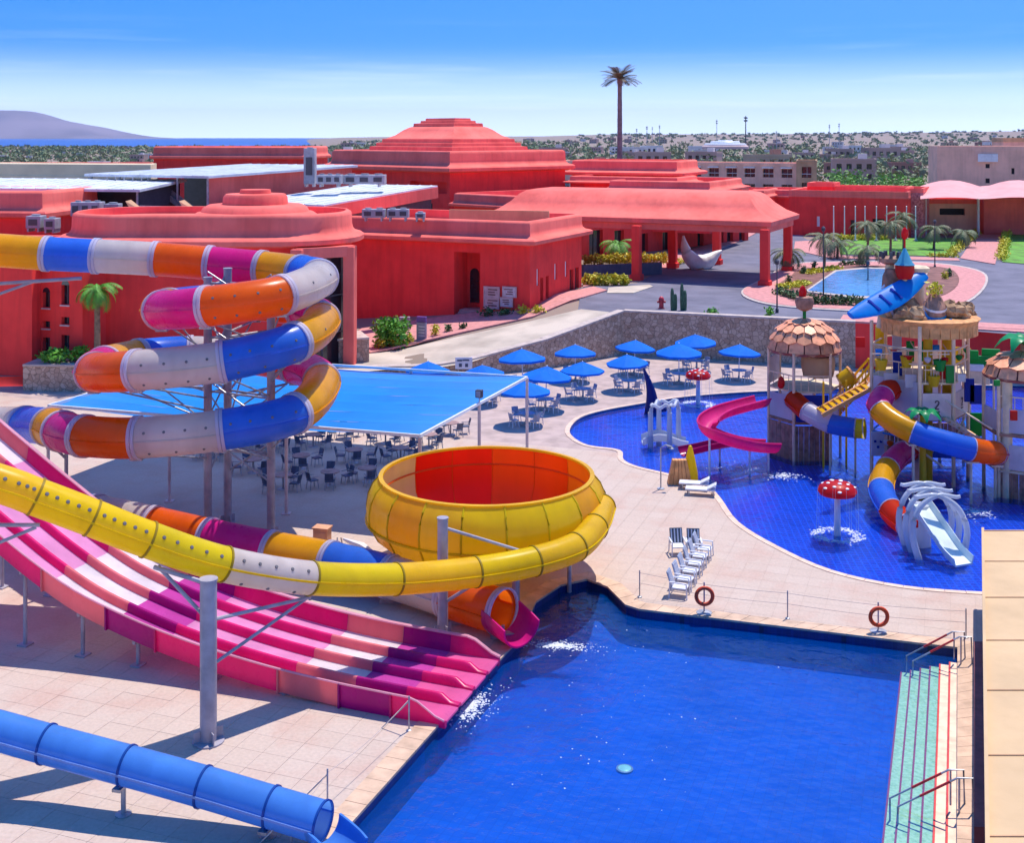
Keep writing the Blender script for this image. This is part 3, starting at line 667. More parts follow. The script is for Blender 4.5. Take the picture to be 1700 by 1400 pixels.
roof_unit(122, 335, 170, 358, 104, 1.5, 'wide pale roof unit behind the rounded hall parapet', 3)
roof_unit(176, 338, 200, 357, 105, 1.2, 'narrow pale roof unit left of the brown tilted boards', 1)
for i, (x, y) in enumerate(((208, 334), (297, 334))):
    a = at(x, y, 103); b = at(x + 32, y + 27, 103); r = thing('tilted_board', ['left', 'right'][i] + ' tilted brown board leaning on the roof by rounded dome', 'board', (a.x, 103, b.z), 'tilted boards')
    MB().add([a, a + V((.3, .6, .1)), b + V((.5, .8, 0)), b + V((-.8, 0, 0))], [(0, 1, 2, 3)]).build('board', TAN, r)
    MB().bar(a + V((.2, .6, -.2)), b + V((-.2, 1.6, 0)), .12).build('prop', STEEL, r)
mb = MB().bar(at(232, 342, 106), at(352, 346, 106), .1, .1)
g = thing('roof_guardrail', 'pale roof guardrail behind the tilted boards', 'railing', at(290, 358, 106))
mb.build('top_rail', STEEL, g); MB().bar(at(232, 350, 106), at(352, 353, 106), .07).build('mid_rail', STEEL, g)
for k in range(8): MB().bar(at(232 + k * 17, 342 + k * .5, 106), at(232 + k * 17, 360, 106), .08).build('rail_post', STEEL, g)

# entrance canopy (porte-cochere)
CP = rect((25.2, 117.2), 31, 13.2, -25); u, v = axes(-25)
cp = thing('entrance_canopy', 'wide red entrance canopy with hipped roof on square columns over the driveway', 'canopy', mid(CP, 3.4))
prof_loft(MB(), CP, [(-.9, 9.0), (-.9, 8.6), (-.5, 8.6), (-.5, 9.2), (0, 9.3), (.05, 9.75), (-.15, 9.85)]).build('fascia', REDR, cp)
prof_loft(MB(), CP, [(-.15, 9.85), (-1.1, 10.3), (-2.1, 11.1), (-2.8, 11.9), (-3.4, 12.25), (-4.2, 12.4)], True).build('roof', REDR, cp, smoothed=True)
MB().sheet([[V((p.x, p.y, 8.98)) for p in offset_poly(CP, -.5)]]).build('soffit', RED, cp)
for px, py in ((1057, 466), (1270, 477), (1308, 452), (1117, 446), (1190, 440)):
    c = gp(px, py, 3.45); MB().box((c.x, c.y, 6.2), (.85, .85, 5.7), R(-25)).build('column', RED, cp, bevel=.04)
    MB().box((c.x, c.y, 3.75), (1.15, 1.15, .7), R(-25)).build('column_base', RED, cp, bevel=.04)
# lobby behind the canopy and its tiers
LB = [V((2.0, 137, 0)), V((33.2, 169.2, 0)), V((24, 177, 0)), V((-7, 146, 0))]
ops = [(978, 383, 1001, 422, 'g', .5), (1020, 383, 1036, 422, 'g', .5), (1064, 388, 1076, 418, 'g', .5), (1100, 386, 1112, 425, 'g', .4), (1158, 384, 1168, 418, 'd', .6), (1192, 386, 1201, 410, 'g', .5), (1207, 386, 1217, 407, 'g', .5), (1227, 385, 1236, 400, 'g', .5)]
building('lobby', 'red lobby front with tall dark windows behind the canopy columns', LB, 2.5, 9.6, 11.3, {0: ops}, ov=.5)
building('upper_lobby_tier', 'highest red roof tier right of the domed hall below the tall palm', rect((22.7, 166), 15.5, 10, -25), 6, 12.6, 14.8, ov=1.2)
building('lobby_roof_tier', 'red roof tier with rounded end right above the entrance canopy', rect((24.6, 150), 13.2, 16, -25), 6, 11.0, 12.5, ov=1.0)
building('mid_roof_tier', 'long flat red roof ledge between the dome and the entrance canopy', rect((21.5, 157), 15, 9, -25), 6, 11.8, 12.8, ov=.8)
building('small_red_annex', 'low red annex with rounded roof right of the lobby tiers', rect((at(1268, 330, 192).x, 192), 6, 10, -25), 3, 8.2, 9.6, ov=.5)
building('low_red_annex', 'low red roof right behind the canopy corner', rect((at(1318, 330, 198).x, 198), 7, 10, -25), 3, 8.0, 9.4, ov=.4)
# hall with flagpoles
HB = rect((56.6, 172), 17, 12.5, -25)
building('flag_hall', 'long red hall behind the row of white flagpoles', HB, 2, 9.2, 10.2, {0: [(1356, 359, 1361, 376, 'w', .1), (1412, 365, 1420, 391, 'g', .4), (1448, 363, 1468, 393, 'd', .6)]}, ov=.15, curved=False)
building('flag_hall_roof_block', 'small red rooftop block above the flagpole hall', rect((at(1385, 320, 180).x, 180), 4, 5, -25), 8, 10.6, 11.2, ov=.1, curved=False)
building('flag_hall_upper', 'raised long red parapet above the flagpole hall', rect((at(1508, 315, 176).x, 176), 12, 6, -25), 8, 9.9, 10.7, ov=.1, curved=False)
PKT = mat('carved_pink_render', (.62, .22, .22), .9, .3, 3.5, .8, 6, tint=(.42, .07, .08))
building('carved_end_wing', 'carved pinkish end wing of the flagpole hall', rect((at(1533, 350, 174).x, 174), 2.6, 8, -25), 2, 10.0, 10.6, ov=.1, curved=False, wallm=PKT)
for k, px in enumerate((1384, 1402, 1420, 1436, 1455, 1472, 1487, 1505, 1520)):
    b = gp(px, 398 if k % 2 else 401, 3.5); top = CAMH - (344 - HY) * b.y / F
    p = thing('flagpole', ['first', 'second', 'third', 'fourth', 'fifth', 'sixth', 'seventh', 'eighth', 'ninth'][k] + ' white flagpole from the left before the red hall', 'flagpole', b, 'white flagpoles')
    MB().tube([b, V((b.x, b.y, top))], [.11, .07], 8).build('pole', WHITE, p, smoothed=True)
    MB().lathe([(.0, .0), (.12, .1), (.0, .2)], (b.x, b.y, top), 8).build('finial', WHITE, p, smoothed=True)
    MB().lathe([(.3, 0), (.3, .25), (.12, .3)], b, 8).build('base', KERB, p)
# tensile pink canopy and stage wall at right
TC = mat('pink_membrane', (.80, .36, .34), .7, .05, .5, 0, 5, spec=.2)
tcn = thing('membrane_canopy', 'pale pink tensile membrane canopy with white post at right edge', 'canopy', at(1620, 365, 175))
g = []; nx, ny = 16, 8
for j in range(ny + 1):
    for i in range(nx + 1):
        x = 1528 + (1790 - 1528) * i / nx; q = j / ny; d = 168 + 16 * q; sag = abs(math.sin(math.pi * (i / nx) * 2.35 + .2)); yy = 331 - 20 * q - 9 * sag * (.4 + q) + 3 * math.sin(q * 3)
        g.append(at(x, yy, d))
MB().add(g, [(j * (nx + 1) + i, j * (nx + 1) + i + 1, (j + 1) * (nx + 1) + i + 1, (j + 1) * (nx + 1) + i) for j in range(ny) for i in range(nx)]).build('membrane', TC, tcn, smoothed='all')
for x in (1536, 1624, 1710): b = gp(x, 392, 3.5); MB().tube([b, V((b.x, b.y, 9.3))], .2, 10).build('post', WHITE, tcn, smoothed=True)
SW = rect((at(1760, 350, 178).x, 178), 11, 5, -4); building('stage_wall', 'bright red stage wall under the pink membrane canopy', SW, 2, 8.2, 9, ov=.1, curved=False, wallm=REDR)
SW = rect((at(1628, 350, 181).x, 181), 8, 5, -4); building('snack_bar', 'pinkish snack bar wall with dark counter opening under pink membrane', SW, 2, 8.0, 8.7, {0: [(1560, 346, 1602, 357, 'd', .6)]}, ov=.1, curved=False, wallm=HOTEL)
# hotels behind
def grid_hotel(name, label, P, z0, z1, cols, rows, bw, bh, parap=1.0, wallm=HOTEL, skip=(), canopy=True):
    r = thing(name, label, 'building', mid(P, z0)); mb = MB(); wins = []
    for i in range(len(P)):
        a, b = P[i], P[(i + 1) % len(P)]; ops = []
        if i == 0:
            L = (b - a).length
            for rw in rows:
                for k in range(cols): c = L * (k + .5) / cols; ops.append((c - bw / 2, c + bw / 2, rw, rw + bh, .7))
        wins += wall_face(mb, a, b, z0, z1, ops)
    mb.build('wall', wallm, r)
    for w in wins:
        o = MB().add(w, [(0, 1, 2, 3)]).build('window', GLASS, r); nn = (w[1] - w[0]).cross(V((0, 0, 1))).normalized()
        MB().bar((w[0] + w[3]) / 2 * .5 + (w[1] + w[2]) / 2 * .5 + nn * .05 + V((0, 0, (w[0].z - w[3].z) / 2)), (w[0] + w[3]) / 2 * .5 + (w[1] + w[2]) / 2 * .5 + nn * .05 + V((0, 0, (w[3].z - w[0].z) / 2)), .12).build('mullion', KERB, o)
        MB().bar(w[0] + nn * .6 + V((0, 0, .9)), w[1] + nn * .6 + V((0, 0, .9)), .12).build('balcony_rail', WHITE, o)
        if canopy and w[3].z > z1 - 2.2: MB().bar(w[3] + nn * 1.0 + V((0, 0, .25)), w[2] + nn * 1.0 + V((0, 0, .25)), .9, .25).build('awning', WHITE, o)
    prof_loft(MB(), P, [(0, z1), (.15, z1), (.15, z1 + .25), (0, z1 + .25), (0, z1 + parap * .5), (-.3, z1 + parap * .5), (-.3, z1)], True).build('parapet', wallm, r)
    return r
a_, b_ = at(925, 300, 325), at(1322, 300, 292); P = [V((a_.x, a_.y, 0)), V((b_.x, b_.y, 0)), V((b_.x + 4, b_.y + 14, 0)), V((a_.x + 4, a_.y + 14, 0))]
grid_hotel('long_hotel', 'long two storey pinkish hotel wing behind the red roof tiers', P, 2, 11.2, 14, (4.4, 8.2), 2.7, 2.1)
a_, b_ = at(1322, 300, 291), at(1356, 300, 289); P = [V((a_.x, a_.y, 0)), V((b_.x, b_.y, 0)), V((b_.x + 3, b_.y + 12, 0)), V((a_.x + 3, a_.y + 12, 0))]
grid_hotel('hotel_end_tower', 'tan end tower of the hotel wing with two tall dark windows', P, 2, 12.0, 1, (4.5, 8.3), 2.3, 2.6, wallm=TAN, canopy=False)
a_ = at(1556, 300, 250); b_ = at(1790, 300, 238); c_ = at(1541, 300, 262)
P = [V((a_.x, a_.y, 0)), V((b_.x, b_.y, 0)), V((b_.x + 4, b_.y + 20, 0)), V((c_.x, c_.y, 0))]
rh = building('blank_hotel', 'plain brownish pink hotel block with few small windows at right edge', P, 2, 15.2, 16.2, {0: [(1636, 272, 1643, 279, 'd', .3), (1636, 296, 1643, 304, 'd', .3), (1679, 279, 1684, 289, 'd', .3), (1679, 303, 1684, 312, 'd', .3)]}, ov=.1, curved=False, wallm=HOTEL, roofm=HOTEL)
c = at(1640, 262, 245.3); MB().box(c, (3.8, .4, 1.6), R(-20)).build('white_sign_box', WHITE, rh)
P = rect((at(1760, 240, 262).x, 262), 12, 8, -5); building('rooftop_penthouse', 'raised pink penthouse on the hotel block at the right edge', P, 12, 17.0, 17.9, ov=.2, curved=False, wallm=HOTEL, roofm=TAN)
# white domed building and beige block on the horizon
wd_ = thing('white_dome_building', 'white shallow stepped dome on the skyline right of the tall palm', 'building', at(1204, 250, 700))
c = at(1204, 247, 700); PK = mat('pale_pink_render', (.66, .46, .42), .85, .1, .1)
for rr, z, h, m in ((13.5, 0, 2.2, PK), (12.2, 2.2, 1.0, WHITE), (8.5, 3.2, 1.3, WHITE), (4.2, 4.5, .7, WHITE)): MB().lathe([(rr, z), (rr, z + h * .6), (rr * .93, z + h), (0.01, z + h)], c, 24).build('dome_tier', m, wd_, smoothed=True)
P = rect((at(858, 240, 330).x, 330), 6, 8, -10); building('beige_water_tower', 'beige block on the skyline right of the red dome', P, 2, 16.2, 16.9, {0: [(838, 244, 843, 248, 'd', .3)]}, ov=.1, curved=False, wallm=TAN, roofm=TAN)
# ------------------------------------------------------------------ roads, pavements, walls on the upper level
def gpg(px, py):
    z = 3.5
    for _ in range(25):
        p = gp(px, py, z); z = .5 * z + .5 * ground_z(p.x, p.y)
    return gp(px, py, z)
def drape(name, pts, off, m, label=None, kind='structure', per=0, thick=0., parent=None):
    P = [gpg(*p) for p in pts]
    if per: P = closed_smooth(P, per)
    bm = bmesh.new(); vv = [bm.verts.new((p.x, p.y, 0)) for p in P]
    for t in tessellate_polygon([P]): 
        try: bm.faces.new([vv[i] for i in t])
        except ValueError: pass
    for _ in range(3): 
        long = [e for e in bm.edges if e.calc_length() > 3.0]
        if long: bmesh.ops.subdivide_edges(bm, edges=long, cuts=1, use_grid_fill=True)
    bmesh.ops.triangulate(bm, faces=bm.faces)
    vs = [V((v.co.x, v.co.y, ground_z(v.co.x, v.co.y) + off)) for v in bm.verts]; bm.verts.index_update()
    fs = [tuple(v.index for v in f.verts) for f in bm.faces]; bm.free()
    mb = MB().add(vs, fs)
    if thick: mb.loft([[V((p.x, p.y, ground_z(p.x, p.y) + off - thick)) for p in P], [V((p.x, p.y, ground_z(p.x, p.y) + off)) for p in P]], False, False)
    o = mb.build(name, m, parent)
    if kind and not parent: tag(o, kind=kind)
    return o
drape('road', [(955, 541), (1036, 514.5), (1130, 518), (1420, 534), (1800, 566), (1800, 398), (1640, 383), (1560, 392), (1340, 398), (1296, 372), (1262, 376), (1230, 398), (1120, 436), (1060, 470), (962, 478), (962, 500)], .03, ASPH)
drape('ramp', [(500, 628), (640, 615), (780, 603), (905, 561), (985, 531), (1012, 519), (965, 514), (880, 534), (760, 560), (625, 586), (480, 606)], .045, CONC)
drape('plaza_shade_paving', [(968, 478), (1108, 446), (1235, 399), (1262, 384), (1240, 386), (1120, 425), (968, 455)], .12, PINKPAVE, thick=.12)
drape('hall_pavement', [(615, 588), (760, 556), (885, 528), (968, 496), (1008, 484), (985, 478), (958, 484), (880, 508), (700, 533), (600, 548), (560, 575)], .16, PINKPAVE, thick=.13)
drape('loading_bay', [(1008, 488), (1052, 488), (1084, 477), (1078, 474), (1010, 479)], .10, CONC, thick=.1)
island = drape('traffic_island', [(1234, 484), (1268, 466), (1318, 441), (1400, 437), (1500, 437), (1575, 442), (1628, 454), (1634, 474), (1604, 502), (1540, 517), (1430, 517), (1310, 510), (1252, 499)], .16, PINKPAVE, per=4, thick=.13)
drape('island_kerb', [(1231, 485), (1266, 464.5), (1316, 439.5), (1400, 435.5), (1500, 435.5), (1578, 440.5), (1632, 453), (1638, 475), (1607, 504), (1541, 519), (1430, 519), (1309, 512), (1249, 501)], .13, KERB, per=4, thick=.1)
drape('flower_bed', [(1286, 482), (1312, 462), (1335, 450), (1440, 444), (1560, 446), (1590, 460), (1585, 482), (1540, 500), (1430, 507), (1310, 498)], .20, mat('bed_soil', (.23, .10, .08), .95, .2, 1), per=4)
fp = drape('fountain_pool', [(1335, 489), (1362, 470), (1386, 453), (1440, 448), (1500, 450), (1540, 458), (1530, 486), (1490, 501), (1420, 500)], .30, KERB, thick=.2)
FW = mat('fountain_water', (.10, .30, .62), .12, .15, 1.5, .15, 3)
drape('fountain_water', [(1341, 488), (1365, 471), (1389, 455), (1440, 450.5), (1497, 452), (1533, 459), (1524, 484), (1488, 498), (1420, 497)], .315, FW)
drape('far_lawn', [(1390, 397), (1480, 396), (1600, 396), (1576, 427), (1500, 425), (1395, 423)], .10, GRASS)
drape('side_lawn', [(1668, 388), (1800, 392), (1800, 448), (1664, 436)], .10, GRASS)
drape('garden_path', [(1630, 378), (1668, 378), (1652, 440), (1594, 430)], .12, PINKPAVE, thick=.08)
drape('far_pavement', [(1320, 402), (1390, 398), (1395, 425), (1500, 427), (1590, 430), (1594, 434), (1500, 432), (1380, 430), (1318, 416)], .11, PINKPAVE, thick=.08)
drape('wall_top_pavement', [(1395, 533), (1520, 543), (1800, 560), (1800, 547), (1520, 532), (1400, 525)], .13, PINKPAVE, thick=.1)
# stone retaining wall, in straight runs
def stone_run(pts, label, zt, m=STONE, thick=.55, capm=None, z0=-.3, name='retaining_wall'):
    c = V(((pts[0][0] + pts[-1][0]) / 2, (pts[0][1] + pts[-1][1]) / 2, 0)); r = thing(name, label, 'wall', c)
    mb = MB(); cap = MB()
    for (a, b), (c_, d) in zip(pts, pts[1:]):
        t = V((c_ - a, d - b, 0)).normalized(); nf = V((t.y, -t.x, 0)); k = max(1, int(V((c_ - a, d - b, 0)).length / 2))
        for i in range(k):
            p, q = V((a, b, 0)).lerp(V((c_, d, 0)), i / k), V((a, b, 0)).lerp(V((c_, d, 0)), (i + 1) / k)
            zp, zq = zt(p), zt(q)
            mb.add([p + nf * .1 + V((0, 0, z0)), q + nf * .1 + V((0, 0, z0)), q + nf * .1 + V((0, 0, zq)), p + nf * .1 + V((0, 0, zp)), p - nf * thick + V((0, 0, z0)), q - nf * thick + V((0, 0, z0)), q - nf * thick + V((0, 0, zq)), p - nf * thick + V((0, 0, zp))],
                   [(0, 1, 2, 3), (5, 4, 7, 6), (3, 2, 6, 7)])
            o = MB().add([p + nf * .18 + V((0, 0, zp)), q + nf * .18 + V((0, 0, zq)), q - nf * (thick + .06) + V((0, 0, zq)), p - nf * (thick + .06) + V((0, 0, zp))] + [x + V((0, 0, .14)) for x in (p + nf * .18 + V((0, 0, zp)), q + nf * .18 + V((0, 0, zq)), q - nf * (thick + .06) + V((0, 0, zq)), p - nf * (thick + .06) + V((0, 0, zp)))],
                         [(3, 2, 1, 0), (4, 5, 6, 7), (0, 1, 5, 4), (1, 2, 6, 5), (2, 3, 7, 6), (3, 0, 4, 7)])
            o.build('cap_stone', capm or KERB, r)
    mb.build('masonry', m, r)
    return r
gz = lambda p: ground_z(p.x, p.y) + .02
stone_run([(-14, 90), (-3.2, 90.7), (2.6, 93.75), (9.25, 100)], 'sloping rubble stone retaining wall below the ramp, left of the corner', gz)
stone_run([(9.25, 100), (26.8, 94)], 'straight rubble stone retaining wall behind the blue umbrellas, right of the corner', gz)
stone_run([(26.8, 94), (34, 91.6), (60, 83), (80, 76)], 'red rendered boundary wall behind the water playground', gz, RED, capm=PINKPAVE, name='boundary_wall')
stone_run([(-34.7, 85.6), (-30.0, 85.3)], 'low rubble stone planter wall under the window tower', lambda p: 1.75, thick=3.5, name='planter_wall')
stone_run([(-30.0, 86.3), (-22, 88.2), (-14.5, 89.6)], 'long low stone planter wall behind the rainbow slide', lambda p: 1.3, thick=.5, name='planter_wall')
stone_run([(-14.6, 91.4), (-11.0, 92.6)], 'rubble stone planter wall at the foot of the round building portico', lambda p: 2.5, thick=3.2, name='planter_wall')

# ------------------------------------------------------------------ planting
def palm(loc, h, rt, fl, nf, seed, label, up=.5, fm=None, droop=1., lean=.03, name='palm_tree', grp='garden palms', dens=9, trunkm=None):
    rr = random.Random(seed); loc = V(loc); r = thing(name, label, 'palm tree', loc, grp)
    top = loc + V((h * lean * rr.uniform(-1, 1), h * lean * rr.uniform(-1, 1), h)); pts, rad = [], []
    for i in range(13):
        t = i / 12; pts.append(loc.lerp(top, t) + V((math.sin(t * 3) * lean * h * .3, 0, 0))); rad.append(rt * (1.25 - .35 * t) * (1 + .06 * (i % 2)))
    MB().tube(pts, rad, 9).build('trunk', trunkm or BARK, r, smoothed=True); top = pts[-1]
    mb = MB()
    for k in range(nf):
        a = 6.283 * k / nf + rr.uniform(-.3, .3); el = rr.uniform(up - .7, up + .5); dr = V((math.cos(a), math.sin(a), 0)); L = fl * rr.uniform(.8, 1.1); p = top.copy(); pitch = el; st = []
        for s in range(dens + 1):
            st.append(p.copy()); p = p + (dr * math.cos(pitch) + V((0, 0, math.sin(pitch)))) * (L / dens); pitch -= droop * rr.uniform(.12, .26)
        side = V((-dr.y, dr.x, 0))
        for s in range(dens):
            p, q = st[s], st[s + 1]; t = (q - p).normalized(); mb.add([p - side * .02 * fl, q - side * .012 * fl, q + side * .012 * fl, p + side * .02 * fl], [(0, 1, 2, 3)])
            ll = fl * .30 * math.sin(math.pi * (.12 + .8 * s / dens)); 
            for sg in (-1, 1):
                for h2 in (0, .5):
                    b = p.lerp(q, h2); e = b + side * sg * ll * .8 + t * ll * .6 - V((0, 0, ll * .28 * droop))
                    mb.add([b, b + t * (L / dens * .42), e], [(0, 1, 2)])
    mb.build('crown', fm or LEAFP, r)
    bs = MB()
    for k in range(14):
        a = k * 2.4; bs.blob(top + V((math.cos(a) * rt * .8, math.sin(a) * rt * .8, -rt * (k % 4) * .9)), (rt * .5, rt * .5, rt * .9), k, 5, 4)
    bs.build('crownshaft', trunkm or BARK, r); return r
TPB = mat('tall_palm_stem', (.20, .16, .17), .85, .15, 2, .3, 10); TPF = mat('dry_frond', (.19, .14, .08), .7, .25, 1, tint=(.07, .07, .04))
palm(at(1029, 300, 190), 190 / F * (300 - 132), .36, 3.5, 40, 5, 'very tall palm standing alone against the sky', up=.75, fm=TPF, droop=.55, lean=.0, grp=None, trunkm=TPB)
palm(V((at(161, 500, 86.9).x, 86.9, .6)), 6.4, .2, 2.0, 26, 11, 'palm with bright green crown against dark red wall at left', up=.5, fm=LEAFB, droop=1.3, lean=.01, grp=None)
PALMS = [(1368, 448, 395, 'palm nearest the fountain, left of the lamp post'), (1310, 450, 418, 'drooping palm beside the canopy corner column'), (1390, 430, 405, 'small palm at the far left of the far lawn'), (1440, 425, 372, 'palm before the dark door of the red hall'), (1478, 425, 372, 'palm in front of middle flagpoles'),
         (1500, 415, 358, 'taller palm before the carved end wing'), (1550, 415, 380, 'palm on the far lawn below the pink membrane'), (1440, 445, 412, 'low wide palm at the back of the fountain'), (1026, 432, 405, 'small palm among yellow hedge by the lobby'), (1600, 412, 385, 'slim palm at the path edge, far lawn right end')]
for i, (x, y, yt, lb) in enumerate(PALMS):
    b = gpg(x, y); h = (y - yt) * b.y / F; palm(b, h, .13, 2.5, 20, 20 + i, lb, up=.35, droop=1.3, fm=LEAFB if i == 8 else LEAFP, dens=7)
def bush(px, py, w, h, m, label, n=160, seed=1, size=.16, grp='shrubs', dpt=None, loc=None, name='shrub'):
    b = loc if loc is not None else gpg(px, py); k = b.y / F; rx, rz = w * k / 2, h * k / 2; ry = dpt or rx
    r = thing(name, label, 'shrub', b, grp)
    MB().tube([b - V((0, 0, .1)), b + V((0, 0, rz))], .05, 5).build('stem', BARK, r)
    MB().leaves(b + V((0, 0, rz)), (rx, ry, rz), n, size, seed).build('foliage', m, r); return r
BUSH = [(650, 577, 66, 50, LEAFB, 'large bright green bush leaning beside the grey sign totem', 1300), (632, 581, 24, 20, LEAFY, 'small yellow shrub under the big green bush, left one', 150), (660, 579, 22, 22, LEAFY, 'small yellow shrub under the big green bush, right one', 150), (679, 572, 20, 18, LEAFY, 'yellow shrub touching the grey sign totem', 130),
        (722, 560, 16, 24, LEAFY, 'yellow ball shrub right of the sign totem', 130), (744, 553, 14, 16, LEAF, 'small olive shrub in the bed, second from totem', 100), (768, 548, 14, 12, LEAF, 'small olive shrub in the bed, farthest from totem', 100), (810, 527, 30, 18, LEAF, 'dark green shrub below the notice boards', 200), (838, 525, 26, 14, LEAF, 'dark shrub right below the lower notice boards', 200),
        (868, 523, 22, 16, LEAFY, 'yellow green shrub left of the hall corner', 160), (893, 521, 24, 14, LEAFY, 'yellow shrub at the hall corner', 160), (1183, 521, 22, 9, LEAFB, 'low green tuft on top of stone wall', 120), (1277, 526, 15, 16, LEAFB, 'round green shrub on the stone wall near lamp post', 150),
        (1309, 473, 12, 18, LEAF, 'cone shrub left of the fountain, nearest', 120), (1334, 457, 11, 17, LEAF, 'cone shrub left of the fountain, middle', 120), (1352, 448, 11, 17, LEAF, 'cone shrub left of the fountain, farthest', 120), (1568, 466, 12, 16, LEAFY, 'yellow cone shrub right of the fountain', 120), (1577, 462, 12, 18, LEAF, 'green cone shrub at the right end of the island bed', 120)]
for i, (x, y, w_, h_, m, lb, n_) in enumerate(BUSH): bush(x, y, w_, h_, m, lb, n_, i, .22 if w_ > 40 else .14)
bush(0, 0, 62, 26, LEAFB, 'bright green shrub on the planter under the window tower', 420, 91, .2, loc=V((-32.6, 86.2, 1.85)), dpt=1.0)
bush(0, 0, 34, 26, LEAFB, 'small bright green shrub on the planter, right one', 240, 92, .2, loc=V((-31.0, 86.6, 1.85)), dpt=.8)
def hedge(p0, p1, h, wd, m, label, n, seed, name='hedge'):
    a, b = gpg(*p0), gpg(*p1); r = thing(name, label, 'hedge', (a + b) / 2, 'hedges'); mb = MB(); rr = random.Random(seed); L = (b - a).length; k = max(2, int(L / .8))
    for i in range(k): mb.leaves(a.lerp(b, (i + .5) / k) + V((0, 0, h / 2)), (L / k * .75, wd / 2, h * rr.uniform(.42, .62)), n // k, .17, seed * 50 + i)
    mb.build('foliage', m, r); st = MB()
    for i in range(k): st.bar(a.lerp(b, (i + .5) / k), a.lerp(b, (i + .5) / k) + V((0, 0, h * .6)), .06)
    st.build('stems', BARK, r); return r
hedge((1290, 490), (1345, 507), .9, 1.4, LEAF, 'green hedge along the left front of the traffic island', 700, 1)
hedge((1345, 507), (1430, 510), 1.0, 1.3, LEAF, 'green hedge along the front of the fountain pool', 800, 2)
hedge((1297, 481), (1340, 473), .45, 3.6, LEAFY, 'yellow ground hedge left of the fountain pool', 1800, 3)
hedge((1335, 457), (1392, 448), .45, 3.2, LEAFY, 'yellow ground hedge behind the fountain pool left corner', 1800, 4)
hedge((1395, 443), (1440, 441), .7, .8, LEAF, 'clipped green hedge behind the fountain pool', 350, 5)
hedge((1375, 400), (1475, 399), .9, 1.6, LEAFY, 'yellow hedge along the back of the far lawn', 2200, 6)
hedge((1578, 426), (1626, 386), .8, 2.4, LEAFY, 'yellow hedge on the left side of the garden path', 2400, 7)
hedge((1662, 434), (1673, 386), .8, 2.4, LEAFY, 'yellow hedge on the right side of the garden path', 2400, 8)
hedge((1540, 427), (1588, 428), .6, 1.0, LEAFY, 'short yellow hedge at the lawn corner by the path', 300, 9)
hedge((970, 440), (1108, 437), 1.2, 1.4, LEAFY, 'yellow hedge row under the canopy before the lobby', 3600, 10)
hedge((1108, 443), (1140, 437), .7, 1.0, LEAFY, 'short yellow hedge next to the white sculpture', 250, 13)
hedge((968, 474), (1042, 474), 1.1, 1.4, LEAFY, 'yellow hedge nearest the hall corner', 2200, 11)
SLATE = mat('dark_slate', (.045, .05, .085), .6, .5, 2.5, .4, 8, tint=(.10, .10, .15))
a, b = gpg(968, 461), gpg(1098, 456); MBs = MB().bar(a + V((0, .3, .6)), b + V((0, .3, .6)), .5, 1.3)
tag(MBs.build('planter_wall', SLATE), 'dark slate planter wall between the two yellow hedges', 'wall')
# cacti, hydrant, lamp posts, sculpture, totem
CACT = mat('cactus_green', (.06, .13, .07), .7, .2, 5, .4, 20)
for k, (x, h) in enumerate(((1116, 38), (1132, 46))):
    b = gpg(x, 516); s = b.y / F; r = thing('column_cactus', ['shorter left', 'taller right'][k] + ' of two column cacti standing behind the stone wall', 'cactus', b, 'column cacti')
    for dx, hh in ((0, h), (.26, h * .75)):
        n_ = 12; rings = [[b + V((dx + math.cos(6.283 * j / n_) * (.17 if j % 2 else .12) * q, math.sin(6.283 * j / n_) * (.17 if j % 2 else .12) * q, z * hh * s)) for j in range(n_)] for z, q in ((0, .8), (.3, 1), (.8, .95), (.96, .6), (1, .05))]
        MB().loft(rings).build('stem', CACT, r)
HYD = mat('hydrant_red', (.55, .03, .05), .4, .1, 3)
b = gpg(1098, 513); r = thing('fire_hydrant', 'red fire hydrant behind the wall corner', 'hydrant', b)
MB().lathe([(.28, 0), (.28, .08), (.2, .1), (.19, .7), (.24, .74), (.22, .9), (.1, 1.05), (0, 1.08)], b, 14).build('barrel', HYD, r, smoothed=True)
for sg in (-1, 1): MB().tube([b + V((sg * .15, 0, .6)), b + V((sg * .36, 0, .6))], .1, 8).build('outlet', HYD, r)
for k, (x, y, yt, lb) in enumerate(((1367, 503, 385, 'dark slim lamp post in front of the fountain pool'), (1290, 520, 440, 'dark slim lamp post behind the stone wall'), (1552, 446, 372, 'dark slim lamp post behind the traffic island'), (1441, 470, 440, 'short dark lamp post at the fountain edge'))):
    b = gpg(x, y); top = b + V((0, 0, (y - yt) * b.y / F)); r = thing('lamp_post', lb, 'lamp post', b, 'lamp posts')
    MB().tube([b, top], [.07, .045], 8).build('pole', DARKM, r); MB().lathe([(.14, 0), (.14, .35), (.08, .4)], b, 8).build('base', DARKM, r)
    MB().lathe([(.05, 0), (.16, .1), (.18, .35), (.05, .5)], top, 10).build('lantern', DARKM, r, smoothed=True)
b = gpg(1162, 447); r = thing('white_sculpture', 'white curved boat shaped sculpture on the driveway under the canopy', 'sculpture', b); s = b.y / F
pts = [(-28, 56, .12), (-26, 40, .5), (-20, 24, .85), (-8, 12, 1.1), (6, 10, 1.15), (18, 16, .9), (28, 24, .5), (38, 30, .15)]
cp_ = catmull([b + V((x * s, (x + 10) * .012, y * s)) for x, y, _ in pts], 4); rad = [pts[min(len(pts) - 1, i // 4)][2] * (1 - (i % 4) / 4) + pts[min(len(pts) - 1, i // 4 + 1)][2] * ((i % 4) / 4) for i in range(len(cp_))]
MB().tube(cp_, [q * .85 for q in rad], 10).build('hull', WHITE, r, smoothed=True); MB().lathe([(.8, -.1), (.7, .3), (.4, .7)], b, 10).build('rock_base', ROCK, r, smoothed=True)
